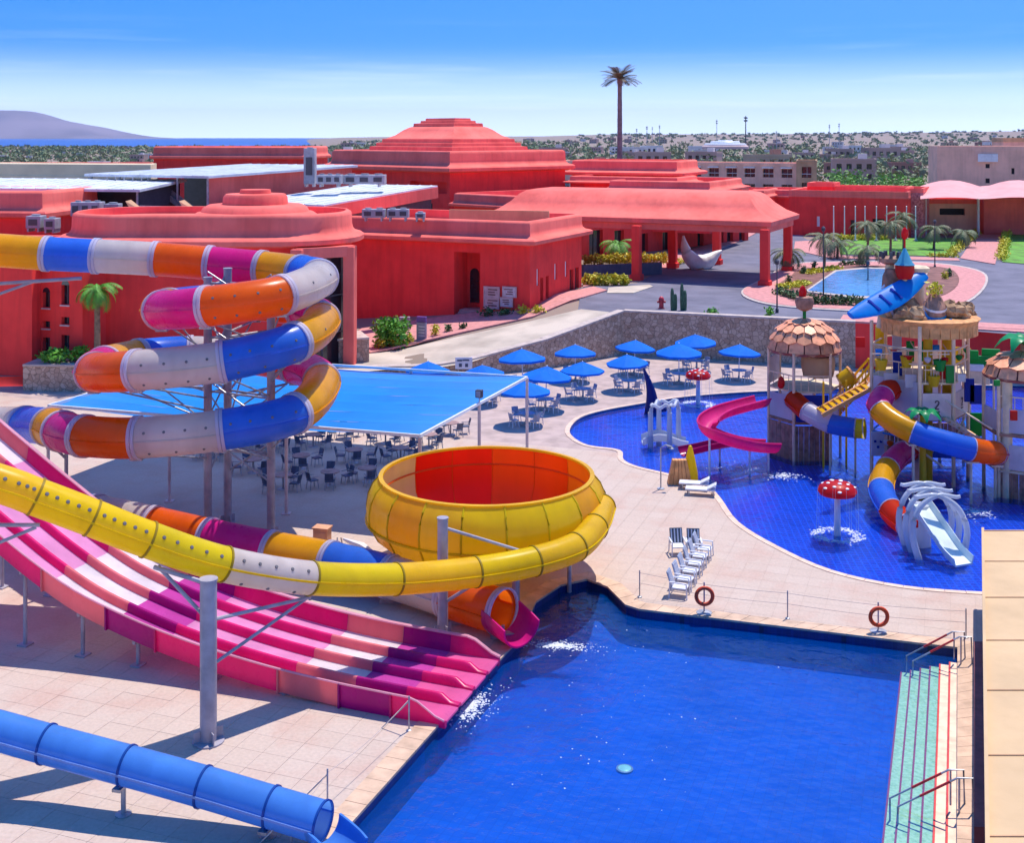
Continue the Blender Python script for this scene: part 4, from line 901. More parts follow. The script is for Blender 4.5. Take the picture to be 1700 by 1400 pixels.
b = gpg(700, 566); r = thing('sign_totem', 'grey sign totem with purple head beside the green bush', 'sign', b); s = b.y / F
TOT = mat('totem_grey', (.30, .28, .36), .5, .1, 2); PUR = mat('totem_purple', (.16, .07, .30), .5, .1, 2)
MB().box(b + V((0, 0, 16 * s)), (17 * s, .25, 30 * s), R(-20)).build('panel', TOT, r, bevel=.03); MB().box(b + V((0, 0, 36 * s)), (17.4 * s, .28, 9 * s), R(-20)).build('head_panel', PUR, r, bevel=.03)
for k in range(4): MB().box(b + V((0, -.14, (24 - 5 * k) * s)), (11 * s, .03, 1.2 * s), R(-20)).build('printed_line', WHITE, r)
b = gpg(672, 549); r = thing('utility_box', 'small grey utility box behind the green bush', 'utility box', b); MB().box(b + V((0, 0, .6)), (.9, .5, 1.2)).build('cabinet', TOT, r, bevel=.03); MB().box(b + V((0, -.26, .7)), (.5, .03, .6)).build('door', DARKM, r)
# masts on the skyline
for k, (x, yt, d, rr_, lb) in enumerate(((1238, 192, 900, .55, 'tallest dark mast on the skyline'), (1190, 198, 1200, .35, 'pale mast left of the tallest dark mast'), (1289, 217, 1100, .3, 'short mast right of the tallest mast'), (1377, 206, 1300, .35, 'left of a pair of masts on right skyline'), (1393, 204, 1300, .35, 'right of a pair of masts on right skyline'),
                                      (1057, 213, 1500, .4, 'first of four faint masts right of the tall palm'), (1074, 209, 1500, .5, 'second of four faint masts right of tall palm'), (1083, 210, 1500, .3, 'third of four faint masts right of tall palm'), (1095, 207, 1500, .4, 'fourth of four faint masts right of tall palm'))):
    t = at(x, yt, d); b = V((t.x, d, land_z(t.x, d))); r = thing('mast', lb, 'mast', b, 'masts on the skyline')
    MB().tube([b, t], [rr_, rr_ * .6], 6).build('pole', DARKM if k in (0,) else STEEL, r); H = t.z - b.z
    for q in (.86, .93): MB().lathe([(rr_ * .6, 0), (rr_ * 2.6, .1), (rr_ * 2.6, H * .035), (rr_ * .6, H * .04)], b.lerp(t, q), 8).build('antenna_ring', STEEL if k else DARKM, r)
# ------------------------------------------------------------------ distant town and trees
FARM = [mat('far_house_pink', (.50, .33, .27), .9, .1, .05), mat('far_house_white', (.72, .68, .64), .9, .1, .05), mat('far_house_tan', (.48, .36, .24), .9, .1, .05), mat('far_house_brick', (.40, .20, .15), .9, .1, .05)]
rr = random.Random(17); protos = []
FLB = ['pale pink low house in the distant town', 'white low house in the distant town', 'tan low house in the distant town', 'brick coloured low house in the distant town']
for k in range(4):
    r = thing('distant_house', FLB[k], 'house', (0, 0, -200), 'distant houses'); P = [V((-6, -4, 0)), V((6, -4, 0)), V((6, 4, 0)), V((-6, 4, 0))]
    mb = MB(); ops = [(1.2 + 2.7 * i, 2.6 + 2.7 * i, 1 + 2.8 * j, 2.5 + 2.8 * j) for i in range(4) for j in range(2)]; pans = wall_face(mb, P[0], P[1], -3, 6, ops)
    for i in (1, 2, 3): wall_face(mb, P[i], P[(i + 1) % 4], -3, 6)
    mb.build('wall', FARM[k], r, local=True); pb_ = MB()
    for p in pans: MB().add(p, [(0, 1, 2, 3)]).build('window', GLASS, r, local=True)
    prof_loft(MB(), P, [(.1, 6), (.1, 6.7), (-.3, 6.7), (-.3, 6.1)], True).build('roof_parapet', FARM[k], r, local=True); MB().box((2.5, 1, 7.1), (2.4, 2.4, 2)).build('stair_head', FARM[(k + 1) % 4], r, local=True); protos.append(r)
n_h = 0
for i in range(150):
    d = rr.choice((rr.uniform(360, 800), rr.uniform(700, 1700), rr.uniform(1400, 3000))); px = rr.uniform(-20, 1720)
    if px < 560: d = rr.uniform(420, 1500)
    elif px > 950 and d > 1500: d = rr.uniform(1500, 5200)
    if 1000 < px < 1360 and d < 420: continue
    x = (px - CX) * d / F; k = rr.choice((0, 0, 1, 1, 2, 3)); r = dup(protos[k], (x, d, land_z(x, d)), rr.uniform(-.5, .5), sc=rr.uniform(.45, .8) * (.55 if d > 800 else .9) if px < 560 else rr.uniform(.8, 1.4)); n_h += 1
for p in protos:
    for c in kids(p): bpy.data.objects.remove(c)
    bpy.data.objects.remove(p)
mb = MB(); rr = random.Random(4)
for i in range(3200):
    d = rr.choice((rr.uniform(340, 700), rr.uniform(500, 1500), rr.uniform(1200, 3000))); px = rr.uniform(-30, 1730)
    if px < 560: d = rr.uniform(420, 1800)
    elif px > 950 and d > 1300: d = rr.uniform(1300, 6500)
    if px < 920 and px > 480 and d < 700: d += 900
    x = (px - CX) * d / F; z = land_z(x, d); h = rr.uniform(3, 8) * (.45 if px < 560 else 1); wd = rr.uniform(1.5, 4) * (1 + d / 2500)
    mb.leaves((x, d, z + h * .55), (wd, wd, h * .5), 16, .6 + d / 1000, i); mb.bar((x, d, z - 1), (x, d, z + h * .5), .3)
tag(mb.build('distant_trees', mat('far_foliage', (.14, .20, .09), .8, .3, .06, tint=(.22, .20, .12))), 'belt of distant green trees and palms across the plain', 'trees', kind='stuff')
mb = MB()
for i in range(46):
    px = rr.uniform(1380, 1535); d = rr.uniform(225, 330); 
    x = (px - CX) * d / F; z = 3.5; h = rr.uniform(3.5, 6) * (1.3 if px < 1440 else .9); mb.leaves((x, d, z + h * .55), (2.6, 2.6, h * .5), 90, .5, i)
tag(mb.build('grove', mat('grove_foliage', (.10, .30, .03), .7, .3, .2, tint=(.13, .18, .05))), 'bright green grove between the two hotels', 'trees', kind='stuff')
# ------------------------------------------------------------------ water slides
def gel(name, c, rough=.28, tl=.45):
    """pigmented glass-fibre gelcoat: glossy skin, lets some light through"""
    if name in MATS: return MATS[name]
    m = mat(name, c, rough, .07, .7, .02, 4, coat=.10, spec=.28, streak=.13); n, l = m.node_tree.nodes, m.node_tree.links; p = n['Principled BSDF']
    t = n.new('ShaderNodeBsdfTranslucent'); t.inputs[0].default_value = (*[min(1, x ** .85) for x in c], 1); mx = n.new('ShaderNodeMixShader'); mx.inputs[0].default_value = tl
    l.new(p.outputs[0], mx.inputs[1]); l.new(t.outputs[0], mx.inputs[2]); l.new(mx.outputs[0], n['Material Output'].inputs['Surface']); return m
YEL, BLU, WHT = gel('gel_amber', (.92, .44, .006)), gel('gel_blue', (.045, .20, .80)), gel('gel_white', (.72, .63, .57))
ORG, MAG = gel('gel_orange', (.95, .15, .004)), gel('gel_magenta', (.80, .016, .27))
FLG = gel('gel_flange_white', (.72, .66, .76), .35)
LEM, LIM, AMB = gel('gel_lemon', (.95, .68, .004)), gel('gel_lime_yellow', (.84, .66, .008)), gel('gel_light_amber', (.96, .61, .014))
CORN = gel('gel_cornflower', (.10, .32, .78)); CORF = gel('gel_blue_flange', (.02, .10, .42))
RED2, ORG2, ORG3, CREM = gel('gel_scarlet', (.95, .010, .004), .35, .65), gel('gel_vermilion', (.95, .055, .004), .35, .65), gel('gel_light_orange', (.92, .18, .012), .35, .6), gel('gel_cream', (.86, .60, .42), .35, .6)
HOLE = mat('plug_grey', (.16, .14, .14), .5, .1, 3)
YFL = gel('gel_olive_flange', (.42, .30, .02), .4)
def frames(pts):
    fr = []
    for i, p in enumerate(pts):
        t = (pts[min(i + 1, len(pts) - 1)] - pts[max(i - 1, 0)]).normalized(); x = t.cross(V((0, 0, 1))).normalized(); fr.append((p, t, x, x.cross(t)))
    return fr
def ringpts(f, r, n=28, a0=0., a1=6.28318, closed=True):
    p, t, x, y = f; m = n if closed else n + 1
    return [p + (x * math.cos(a0 + (a1 - a0) * k / n) + y * math.sin(a0 + (a1 - a0) * k / n)) * r for k in range(m)]
def tube_slide(root, bounds, cols, r, per=9, flange=None, fw=.10, fr_=1.075, double=True, seamm=None, holes=None, last_open=False, n=30):
    pts = catmull(bounds, per); fs = frames(pts); secs = []
    for i, m in enumerate(cols):
        seg = fs[i * per:(i + 1) * per + 1]
        o = MB().loft([ringpts(f, r, n) for f in seg], False, False).build('tube_section', m, root, smoothed='all'); secs.append(o)
        sm = MB()
        for sg in (0, math.pi):
            rows = []
            for f in seg:
                p, t, x, y = f; c = p + x * math.cos(sg) * r * 1.0; rows.append([c + x * math.cos(sg) * .045 + y * .03, c + x * math.cos(sg) * .045 - y * .03, c - y * .03, c + y * .03])
            sm.loft(rows)
        sm.build('seam_lip', seamm or m, o)
        if holes and i in holes:
            hm = MB()
            for ang, cnt in holes[i]:
                for k in range(cnt):
                    q = (k + .7) / (cnt + .4) * per; j = min(per - 1, int(q)); p, t, x, y = seg[j]; p2 = seg[j + 1][0]; pp = p.lerp(p2, q - j)
                    sd_ = -1 if x.y > 0 else 1; nn = x * sd_ * math.cos(R(ang)) + y * math.sin(R(ang)); c = pp + nn * (r + .004); tt = t.cross(nn)
                    hm.loft([[c + (t * math.cos(a) + tt * math.sin(a)) * rr_ + nn * hh for a in (6.283 * z / 8 for z in range(8))] for rr_, hh in ((.062, -.01), (.05, .022), (.01, .026))])
            hm.build('drain_plugs', HOLE, o)
    if flange:
        for i in range(len(cols) + 1):
            p, t, x, y = fs[min(i * per, len(fs) - 1)]
            for off in ((-fw * .62, fw * .62) if double else (0,)):
                prof = [(-fw / 2, r * .995), (-fw / 2, r * fr_), (fw / 2, r * fr_), (fw / 2, r * .995)]
                rings = [[p + t * (off + a) + (x * math.cos(q) + y * math.sin(q)) * b for q in (6.283185 * k / n for k in range(n))] for a, b in prof]
                MB().loft(rings, False, False).build('flange', flange, root, smoothed=True)
    return pts, fs, secs
def half_pipe(root, pts, r0, r1, m, name='outlet_trough', a0=180, a1=360, th=.06, lift_=0., n=16):
    pts = catmull(pts, 5); fs = frames(pts); rings = []
    for i, f in enumerate(fs):
        q = i / (len(fs) - 1); r = r0 + (r1 - r0) * q; s0, s1 = R(a0 + lift_ * q), R(a1 - lift_ * q)
        rings.append(ringpts(f, r + th, n, s0, s1, False) + ringpts(f, r, n, s0, s1, False)[::-1])
    return MB().loft(rings).build(name, m, root, smoothed=True)
def column(root, px, yb, yt, rad, m, d=None, zb=0., base=True, n=16, name='column'):
    b = gp(px, yb, zb) if d is None else V(((px - CX) * d / F, d, zb)); t = CAMH - (yt - HY) * b.y / F
    c = MB().tube([b, V((b.x, b.y, t))], rad, n).build(name, m, root, smoothed=True)
    if base:
        MB().lathe([(rad * 1.9, .0), (rad * 1.9, .05), (rad * 1.2, .06)], (b.x, b.y, zb), n).build('base_plate', m, c); MB().lathe([(rad * 1.12, 0), (rad * 1.12, .06), (.01, .07)], (b.x, b.y, t), n).build('cap', m, c)
        for k in range(4):
            a = k * 1.5708 + .6; MB().box((b.x + math.cos(a) * rad * 1.4, b.y + math.sin(a) * rad * 1.4, .2), (rad * .8, .03, .35), a).build('gusset', m, c)
    return V((b.x, b.y, t))
# --- rainbow spiral tube
cyc = [YEL, BLU, WHT, ORG, MAG]
BN = [(-400, 392, 60), (-75, 411, 60), (78, 421, 60), (160, 425, 60), (258, 430, 60), (348, 437, 59.9), (435, 445, 59.6), (500, 453, 58.2), (530, 462, 55.2), (468, 490, 51.0), (343, 509, 50), (270, 515, 52.2), (280, 510, 55.6), (345, 502, 58.6), (425, 504, 59.6), (500, 514, 58.9), (534, 532, 55.8), (490, 568, 50.9), (369, 600, 50), (228, 615, 49.8),
      (158, 618, 52.4), (172, 606, 56.4), (230, 592, 59.4), (315, 586, 60.6), (405, 592, 60.6), (490, 608, 59.2), (534, 634, 55.8), (490, 686, 51.0), (367, 714, 50), (228, 727, 49.7), (140, 724, 50.4), (103, 716, 52.2), (84, 709, 54.5), (42, 705, 58), (-30, 704, 60.5), (-330, 708, 63)]
bounds = [at(*b) for b in BN]; ncol = [MAG] + [cyc[i % 5] for i in range(len(BN) - 2)]
rs = thing('rainbow_spiral_slide', 'spiral tube slide of rainbow coloured sections with white flanges on three tall columns', 'water slide', V((-13, 55.5, 0)))
hs = {9: [(28, 4), (-30, 4)], 17: [(22, 4), (-35, 3)], 18: [(22, 4), (-38, 4)], 27: [(24, 4)], 28: [(24, 4), (-40, 3)], 8: [(25, 2)], 16: [(20, 2)]}
rpts, rfs, rsec = tube_slide(rs, bounds, ncol, .84, per=9, flange=FLG, fw=.13, holes=hs)
tops = [column(rs, 345, 876, 462, .19, POST), column(rs, 378, 868, 447, .19, POST), column(rs, 450, 890, 470, .19, POST)]
def strut(root, a, b, w_=.07, m=None, name='brace'): return MB().tube([a, b], w_ / 2 + .01, 8).build(name, m or STEEL, root, smoothed=True)
c3 = [V((t.x, t.y, 0)) for t in tops]
for z in (3.6, 6.2, 8.7, 11.2):        # arms from the column cluster out to the tube, and the ties between columns
    for i in range(3):
        a = c3[i] + V((0, 0, z)); strut(rs, a, c3[(i + 1) % 3] + V((0, 0, z + .1)), .08); strut(rs, a + V((0, 0, -1.2)), c3[(i + 1) % 3] + V((0, 0, z + .6)), .06)
for i in range(9, len(BN) - 6):
    p = bounds[i]; near_ = min(c3, key=lambda c: (c.x - p.x) ** 2 + (c.y - p.y) ** 2); a = V((near_.x, near_.y, max(1.2, p.z - .9))); b = p - V((0, 0, .86)); b2 = p + (V((near_.x, near_.y, p.z)) - p).normalized() * .5 - V((0, 0, .8))
    strut(rs, a, b2, .10, STEEL, 'arm'); strut(rs, a - V((0, 0, 1.5)), b2, .06, STEEL)
    MB().box(b + V((0, 0, .02)), (.5, .5, .12)).build('saddle', STEEL, rs)
for x, d in ((20, 60), (110, 54.5), (-60, 60.5)):
    b = V(((x - CX) * d / F, d, 0)); p = min(rpts, key=lambda q: (q.x - b.x) ** 2 + (q.y - b.y) ** 2 + (q.z - 5) ** 2 * .3); strut(rs, b, V((b.x, b.y, p.z - .8)), .16, POST, 'post'); strut(rs, V((b.x, b.y, p.z - 1.5)), p - V((0, .0, .84)), .1, POST, 'arm'); strut(rs, V((b.x - .9, b.y, p.z - 1.0)), V((b.x + .9, b.y, p.z - 1.0)), .12, POST, 'cross_beam')
strut(rs, at(-20, 472, 60), at(135, 462, 60), .16, POST, 'arm'); strut(rs, at(-20, 495, 60), at(60, 466, 60), .12, POST)
# --- its run-out tube along the ground, ending in the magenta trough
rt = thing('runout_tube', 'low rainbow run-out tube passing under the yellow tube to a magenta trough', 'water slide', gp(560, 960))
RB_ = [at(60, 838, 55.5), at(160, 853, 53.6), at(255, 873, 52), at(347, 894, 50.6), at(452, 916, 49.3), at(548, 934, 48.0), at(648, 958, 46.6), at(745, 989, 45.0), at(833, 1016, 43.4)]
tube_slide(rt, RB_, [BLU, WHT, ORG, MAG, YEL, BLU, WHT, ORG], .80, flange=FLG, fw=.11)
half_pipe(rt, [at(831, 1015, 43.4), at(843, 1023, 43.0), at(856, 1032, 42.6), at(867, 1040, 42.3)], .78, .74, MAG, a0=165, a1=375, lift_=14)
for x, d in ((330, 50.8), (455, 49.2), (650, 46.6), (765, 44.6), (835, 43.3)):
    b = V(((x - CX) * d / F, d, 0)); MB().bar(b, b + V((0, 0, .45)), .12).build('support', STEEL, rt); MB().box(b + V((0, 0, .1)), (.9, .3, .2)).build('saddle', STEEL, rt)
# --- yellow bowl and its feeder tube
BC = V((-1.05, 50, 0)); bw = thing('yellow_bowl', 'giant yellow ribbed bowl slide with orange red inside', 'water slide', BC)
upo = [(4.93, 2.35), (4.97, 2.75), (4.90, 3.25), (4.70, 3.68), (4.42, 3.98)]; lo = [(1.1, .75), (2.8, .85), (3.95, 1.2), (4.6, 1.75), (4.93, 2.35)]; inn = [(4.32, 3.98), (4.40, 3.2), (4.34, 2.4), (4.0, 1.75), (2.9, 1.25), (1.0, 1.0)]
def panel(prof, a0, a1, off, k=5): 
    return MB().loft([[BC + V(((r + off) * math.cos(R(a0 + (a1 - a0) * j / k)), (r + off) * math.sin(R(a0 + (a1 - a0) * j / k)), z)) for r, z in prof] for j in range(k + 1)], False, False, closed=False)
NP = 18; ocol = [AMB, AMB, LEM, AMB, LIM, LEM, AMB, LEM, LEM, LIM, AMB, YEL, AMB, LEM, LEM, LEM, YEL, AMB]
for k in range(NP):
    a0, a1 = 360 * k / NP, 360 * (k + 1) / NP; am = (a0 + a1) / 2
    o = panel(upo, a0, a1, 0).build('outer_panel', ocol[k], bw, smoothed='all'); panel(lo, a0, a1, 0).build('under_panel', ocol[(k + 1) % NP], bw, smoothed='all')
    MB().tube([BC + V((r * math.cos(R(a0)), r * math.sin(R(a0)), z)) for r, z in lo + upo[1:]], .045, 6).build('rib', YFL if math.sin(R(a0)) > -.2 else LIM, bw, smoothed=True)
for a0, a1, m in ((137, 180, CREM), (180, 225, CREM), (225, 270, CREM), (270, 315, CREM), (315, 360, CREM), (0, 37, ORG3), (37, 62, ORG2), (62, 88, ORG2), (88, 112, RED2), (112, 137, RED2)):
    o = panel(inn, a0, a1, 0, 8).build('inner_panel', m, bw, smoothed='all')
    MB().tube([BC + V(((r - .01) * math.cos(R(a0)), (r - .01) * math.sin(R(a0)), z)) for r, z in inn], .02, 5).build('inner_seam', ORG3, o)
MB().loft([[BC + V((r * math.cos(R(q)), r * math.sin(R(q)), z)) for r, z in ((4.44, 3.96), (4.47, 4.05), (4.29, 4.06), (4.28, 3.96))] for q in range(0, 360, 6)] + [[BC + V((r, 0, z)) for r, z in ((4.44, 3.96), (4.47, 4.05), (4.29, 4.06), (4.28, 3.96))]], False, False).build('rim', AMB, bw, smoothed=True)
MB().loft([[BC + V((r * math.cos(R(q)), r * math.sin(R(q)), z)) for r, z in ((4.90, 2.31), (5.03, 2.31), (5.03, 2.38), (4.90, 2.38))] for q in range(0, 361, 6)], False, False).build('belt_flange', LEM, bw, smoothed=True)
MB().loft([[BC + V((r * math.cos(R(q)), r * math.sin(R(q)), z)) for r, z in ((4.36, 3.2), (4.33, 3.24), (4.37, 3.28))] for q in range(0, 361, 6)], False, False).build('inner_seam_ring', ORG3, bw)
MB().lathe([(1.1, .76), (1.0, .3), (1.1, -.2)], BC, 20).build('drop_pipe', YEL, bw, smoothed=True)
for k in range(8):
    a = R(45 * k + 20); p = BC + V((3.7 * math.cos(a), 3.7 * math.sin(a), 0)); MB().tube([p + V((0, 0, -.3)), p + V((0, 0, 1.15))], .09, 8).build('leg', STEEL, bw); MB().bar(BC + V((0, 0, .6)), p + V((0, 0, .8)), .12, .16).build('spoke', STEEL, bw)
yt_ = thing('yellow_tube_slide', 'long yellow tube slide sweeping across the picture into the bowl, one white section', 'water slide', gp(345, 1232))
YB = [at(-330, 705, 33.2), at(-20, 797, 34.5), at(60, 825, 34.9), at(153, 860, 35.4), at(246, 896, 36.0), at(372, 937, 37.1), at(515, 960, 39.0), at(657, 962, 41.2), at(789, 950, 43.0), at(887, 932, 44.2), at(956, 908, 45.5), at(987, 876, 47.2), at(1000, 842, 49.4)]
tube_slide(yt_, YB, [AMB, AMB, LEM, LEM, LIM, WHT, LIM, AMB, LEM, AMB, AMB, AMB], .53, flange=YFL, fw=.07, fr_=1.06, double=False, holes={1: [(34, 4)], 2: [(34, 5)], 3: [(34, 5)], 4: [(34, 5)], 5: [(34, 5), (-50, 3)]}, seamm=LEM)
t1 = column(yt_, 346, 1232, 964, .25, POST); t2 = column(yt_, 735, 1054, 862, .19, POST)
MB().tube([t1 - V((0, 0, .1)), at(256, 942, 36.2)], .07).build('arm', POST, yt_); strut(yt_, t1 - V((0, 0, 1.2)), at(262, 940, 36.2), .1, POST); strut(yt_, t1 - V((0, 0, 1.2)), at(515, 992, 39.0), .1, POST, 'arm'); strut(yt_, t1 - V((0, 0, 2.6)), at(512, 992, 39.0), .08, POST)
strut(yt_, t2 - V((0, 0, .3)), at(880, 920, 44.2), .1, POST, 'arm'); strut(yt_, at(735, 1003, 43.6), at(790, 968, 43.0), .1, POST); strut(yt_, at(-40, 872, 34.6), at(66, 872, 35.0), .1, POST, 'arm'); strut(yt_, at(-10, 905, 34.6), at(60, 876, 35.0), .08, POST)
t3 = column(yt_, 855, 1005, 950, .12, POST, d=45.2, base=False)
# --- blue tube at lower left
bt = thing('blue_tube_slide', 'cornflower blue tube slide running along the ground at lower left', 'water slide', gp(250, 1340))
BB = [at(-400, 1108, 34.6), at(-60, 1198, 33.0), at(78, 1236, 32.6), at(212, 1272, 32.0), at(338, 1307, 31.5), at(452, 1341, 31.0), at(536, 1366, 30.5)]
tube_slide(bt, BB, [CORN] * 6, .50, flange=CORF, fw=.06, fr_=1.07, double=False, seamm=gel('gel_pale_blue', (.25, .42, .80)))
half_pipe(bt, [at(536, 1366, 30.5), at(552, 1377, 30.2), at(566, 1388, 29.9), at(576, 1398, 29.6)], .50, .51, CORN, a0=178, a1=362, lift_=10)
for px, i in ((205, 0), (445, 1), (-60, 2)):
    d = {0: 32.0, 1: 31.0, 2: 33.}[i]; b = V(((px - CX) * d / F, d, 0)); p = min(BB, key=lambda q: abs(q.x - b.x)); MB().tube([b, V((b.x, b.y, p.z - .42))], .07, 10).build('leg', STEEL, bt, smoothed=True); MB().lathe([(.22, 0), (.22, .03), (.1, .04)], b, 10).build('foot', STEEL, bt); MB().box((b.x, b.y, p.z - .5), (.25, .7, .08), R(-15)).build('saddle', STEEL, bt)
# --- pink four-lane racer
LW_, LEM_ = None, None
CRM, PUR_, SAL = gel('gel_crimson', (.88, .028, .24)), gel('gel_plum', (.52, .008, .25)), gel('gel_salmon', (.90, .26, .28)); VIO, WPK, HPK, DVI = gel('gel_orchid', (.90, .40, .68)), gel('gel_blush_white', (.93, .84, .86)), gel('gel_hot_pink', (.92, .18, .46)), gel('gel_violet', (.72, .09, .48))
TRIM = gel('gel_pale_pink', (.86, .46, .56))
ml = thing('pink_lane_slide', 'wide pink and white striped racing slide with four lanes ending at the pool', 'water slide', gp(450, 1140))
E0 = V((-1.95, 36.75, 0)); su = V((-.94, .342, 0)); sv_ = V((.342, .94, 0)); WID = 4.75
zt_ = [(-1.2, -.12), (0, .10), (2, .16), (4, .22), (6, .34), (8, .55), (10, .85), (12, 1.28), (14, 1.85), (16, 2.75), (18, 3.85), (20, 5.0), (22, 6.2), (26, 8.8), (31, 12.0)]
def zs(s):
    for k in range(len(zt_) - 1):
        if zt_[k][0] <= s <= zt_[k + 1][0]:
            a, b = zt_[k], zt_[k + 1]; z0 = zt_[max(0, k - 1)]; z3 = zt_[min(len(zt_) - 1, k + 2)]; t = (s - a[0]) / (b[0] - a[0]); h = b[0] - a[0]
            m0 = (b[1] - z0[1]) / max(.1, b[0] - z0[0]) * h; m1 = (z3[1] - a[1]) / max(.1, z3[0] - a[0]) * h
            return (2 * t ** 3 - 3 * t * t + 1) * a[1] + (t ** 3 - 2 * t * t + t) * m0 + (-2 * t ** 3 + 3 * t * t) * b[1] + (t ** 3 - t * t) * m1
    return zt_[-1][1]
def lp(s, l, dz=0.): return E0 + su * s + sv_ * l + V((0, 0, zs(s) + dz))
SECS = [(.1, 1.9, CRM, HPK, 1), (1.9, 3.7, PUR_, DVI, 0), (3.7, 5.9, SAL, WPK, 0), (5.9, 8.4, CRM, VIO, 0), (8.4, 10.6, CRM, VIO, 0), (10.6, 12.6, PUR_, DVI, 0), (12.6, 15.3, SAL, WPK, 0), (15.3, 17.8, CRM, VIO, 0), (17.8, 20.2, CRM, VIO, 0), (20.2, 22.4, SAL, WPK, 0), (22.4, 25, CRM, HPK, 0), (25, 28, PUR_, DVI, 0), (28, 30.8, SAL, WPK, 0)]
LN = WID / 4
for s0, s1, wm, lm, end in SECS:
    k = 6; ss = [s0 + (s1 - s0) * i / k for i in range(k + 1)]
    for j in range(4):
        l0, l1 = j * LN + .13, (j + 1) * LN - .13
        MB().loft([[lp(s, l0), lp(s, l1), lp(s, l1, -.07), lp(s, l0, -.07)] for s in ss]).build('lane', lm, ml, smoothed=True)
    for j in (1, 2, 3):
        c = j * LN; hh = [.27 if not (end and s < .7) else .08 for s in ss]
        MB().loft([[lp(s, c - .13, -.02), lp(s, c - .11, h * .7), lp(s, c - .05, h), lp(s, c + .05, h), lp(s, c + .11, h * .7), lp(s, c + .13, -.02)] for s, h in zip(ss, hh)]).build('divider', wm, ml, smoothed=True)
    for l, sg in ((0, -1), (WID, 1)):
        hh = [.56 if not end else .50 * smooth(.1, 1.3, s) + .06 for s in ss]
        o = MB().loft([[lp(s, l - sg * .13, 0), lp(s, l - sg * .05, h * .5), lp(s, l, h), lp(s, l + sg * .06, h), lp(s, l + sg * .04, h * .5), lp(s, l + sg * .02, -.18), lp(s, l - sg * .13, -.18)] for s, h in zip(ss, hh)]).build('side_wall', wm, ml, smoothed=True)
        MB().loft([[lp(s, l - .05, h), lp(s, l + .1 * sg, h), lp(s, l + .1 * sg, h + .05), lp(s, l - .05, h + .05)] for s, h in zip(ss, hh)]).build('rim_trim', TRIM, o)
        MB().loft([[lp(s1 - .03, l - sg * .1, -.2), lp(s1 - .03, l + sg * .12, -.2), lp(s1 - .03, l + sg * .12, hh[-1]), lp(s1 - .03, l - sg * .0, hh[-1])], [lp(s1 + .03, l - sg * .1, -.2), lp(s1 + .03, l + sg * .12, -.2), lp(s1 + .03, l + sg * .12, hh[-1]), lp(s1 + .03, l - sg * .0, hh[-1])]]).build('joint_flange', wm, o)
for s in (3.2, 5.8, 8.6, 11.6, 13.9, 16.4, 18.8, 21.2, 23.6):
    for l in (.35, WID - .35):
        p = lp(s, l); MB().tube([V((p.x, p.y, 0)), V((p.x, p.y, p.z - .25))], .075, 10).build('leg', POST, ml, smoothed=True); MB().box((p.x, p.y, .025), (.4, .4, .05), R(-20)).build('foot', POST, ml)
    MB().bar(lp(s, .1, -.3), lp(s, WID - .1, -.3), .12, .16).build('cross_beam', POST, ml)
foam(782, 1172, .8, 1.7, 160, -.29, 5, 'white foam where the pink lanes enter the pool', rot=-20)
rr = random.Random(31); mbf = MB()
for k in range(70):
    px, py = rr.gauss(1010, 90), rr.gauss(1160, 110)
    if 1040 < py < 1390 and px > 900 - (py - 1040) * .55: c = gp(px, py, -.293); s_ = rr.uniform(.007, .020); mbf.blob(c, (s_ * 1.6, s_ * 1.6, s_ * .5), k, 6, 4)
tag(mbf.build('foam', FOAM, smoothed=True), 'scattered white flecks modelled as sun glints on the pool', 'foam', kind='stuff')  # sun sparkle on the water modelled as white blobs in the foam material
foam(925, 1072, 1.6, .45, 150, -.29, 6, 'white foam where the magenta trough enters the pool', rot=-10)
# ------------------------------------------------------------------ blue sun sail
ss_ = thing('sun_sail', 'large flat blue shade sail on slim posts behind the rainbow slide', 'shade sail', gp(560, 740))
zc = 4.3; A_, B_, C_ = gp(80, 672, zc), gp(697, 722, zc), gp(875, 625, zc); D_ = A_ + (C_ - B_)
NS = 7
for k in range(NS):
    p0, p1, q0, q1 = A_.lerp(D_, k / NS), B_.lerp(C_, k / NS), A_.lerp(D_, (k + 1.012) / NS), B_.lerp(C_, (k + 1.012) / NS); rows = []
    for i in range(13):
        t = i / 12; sag = -.30 * math.sin(math.pi * t) + .012 * math.sin(t * 23 + k * 2.1); a = p0.lerp(p1, t); b = q0.lerp(q1, t); rows.append([a + V((0, 0, sag)), a.lerp(b, .33) + V((0, 0, sag - .15)), a.lerp(b, .66) + V((0, 0, sag - .15)), b + V((0, 0, sag))])
    MB().loft(rows, False, False, closed=False).build('fabric_strip', SAILF, ss_)
for a, b in ((A_, B_), (B_, C_), (C_, D_), (D_, A_)): MB().bar(a + V((0, 0, -.06)), b + V((0, 0, -.06)), .1, .14).build('edge_beam', WHITE, ss_)
pp = [A_.lerp(B_, t) for t in (.0, .35, .665, 1.)] + [B_.lerp(C_, t) for t in (.5, 1.)] + [D_, C_.lerp(D_, .35), C_.lerp(D_, .7)]
for p in pp:
    MB().tube([V((p.x, p.y, 0)), p - V((0, 0, .1))], .085, 10).build('post', SGN, ss_, smoothed=True); MB().box((p.x, p.y, .02), (.4, .4, .05)).build('foot', SGN, ss_)
p = B_.lerp(C_, .5); fl = thing('loudspeaker', 'small dark loudspeaker on the edge of the blue sun sail', 'loudspeaker', p + V((0, 0, .02)))
MB().box(p + V((0, 0, .45)), (.34, .3, .4), R(-20)).build('cabinet', DARKM, fl, bevel=.02); MB().tube([p, p + V((0, 0, .3))], .03, 6).build('bracket', STEEL, fl)
MB().box(p + V((-.05, -.16, .45)), (.24, .03, .3), R(-20)).build('grille', TOT, fl)
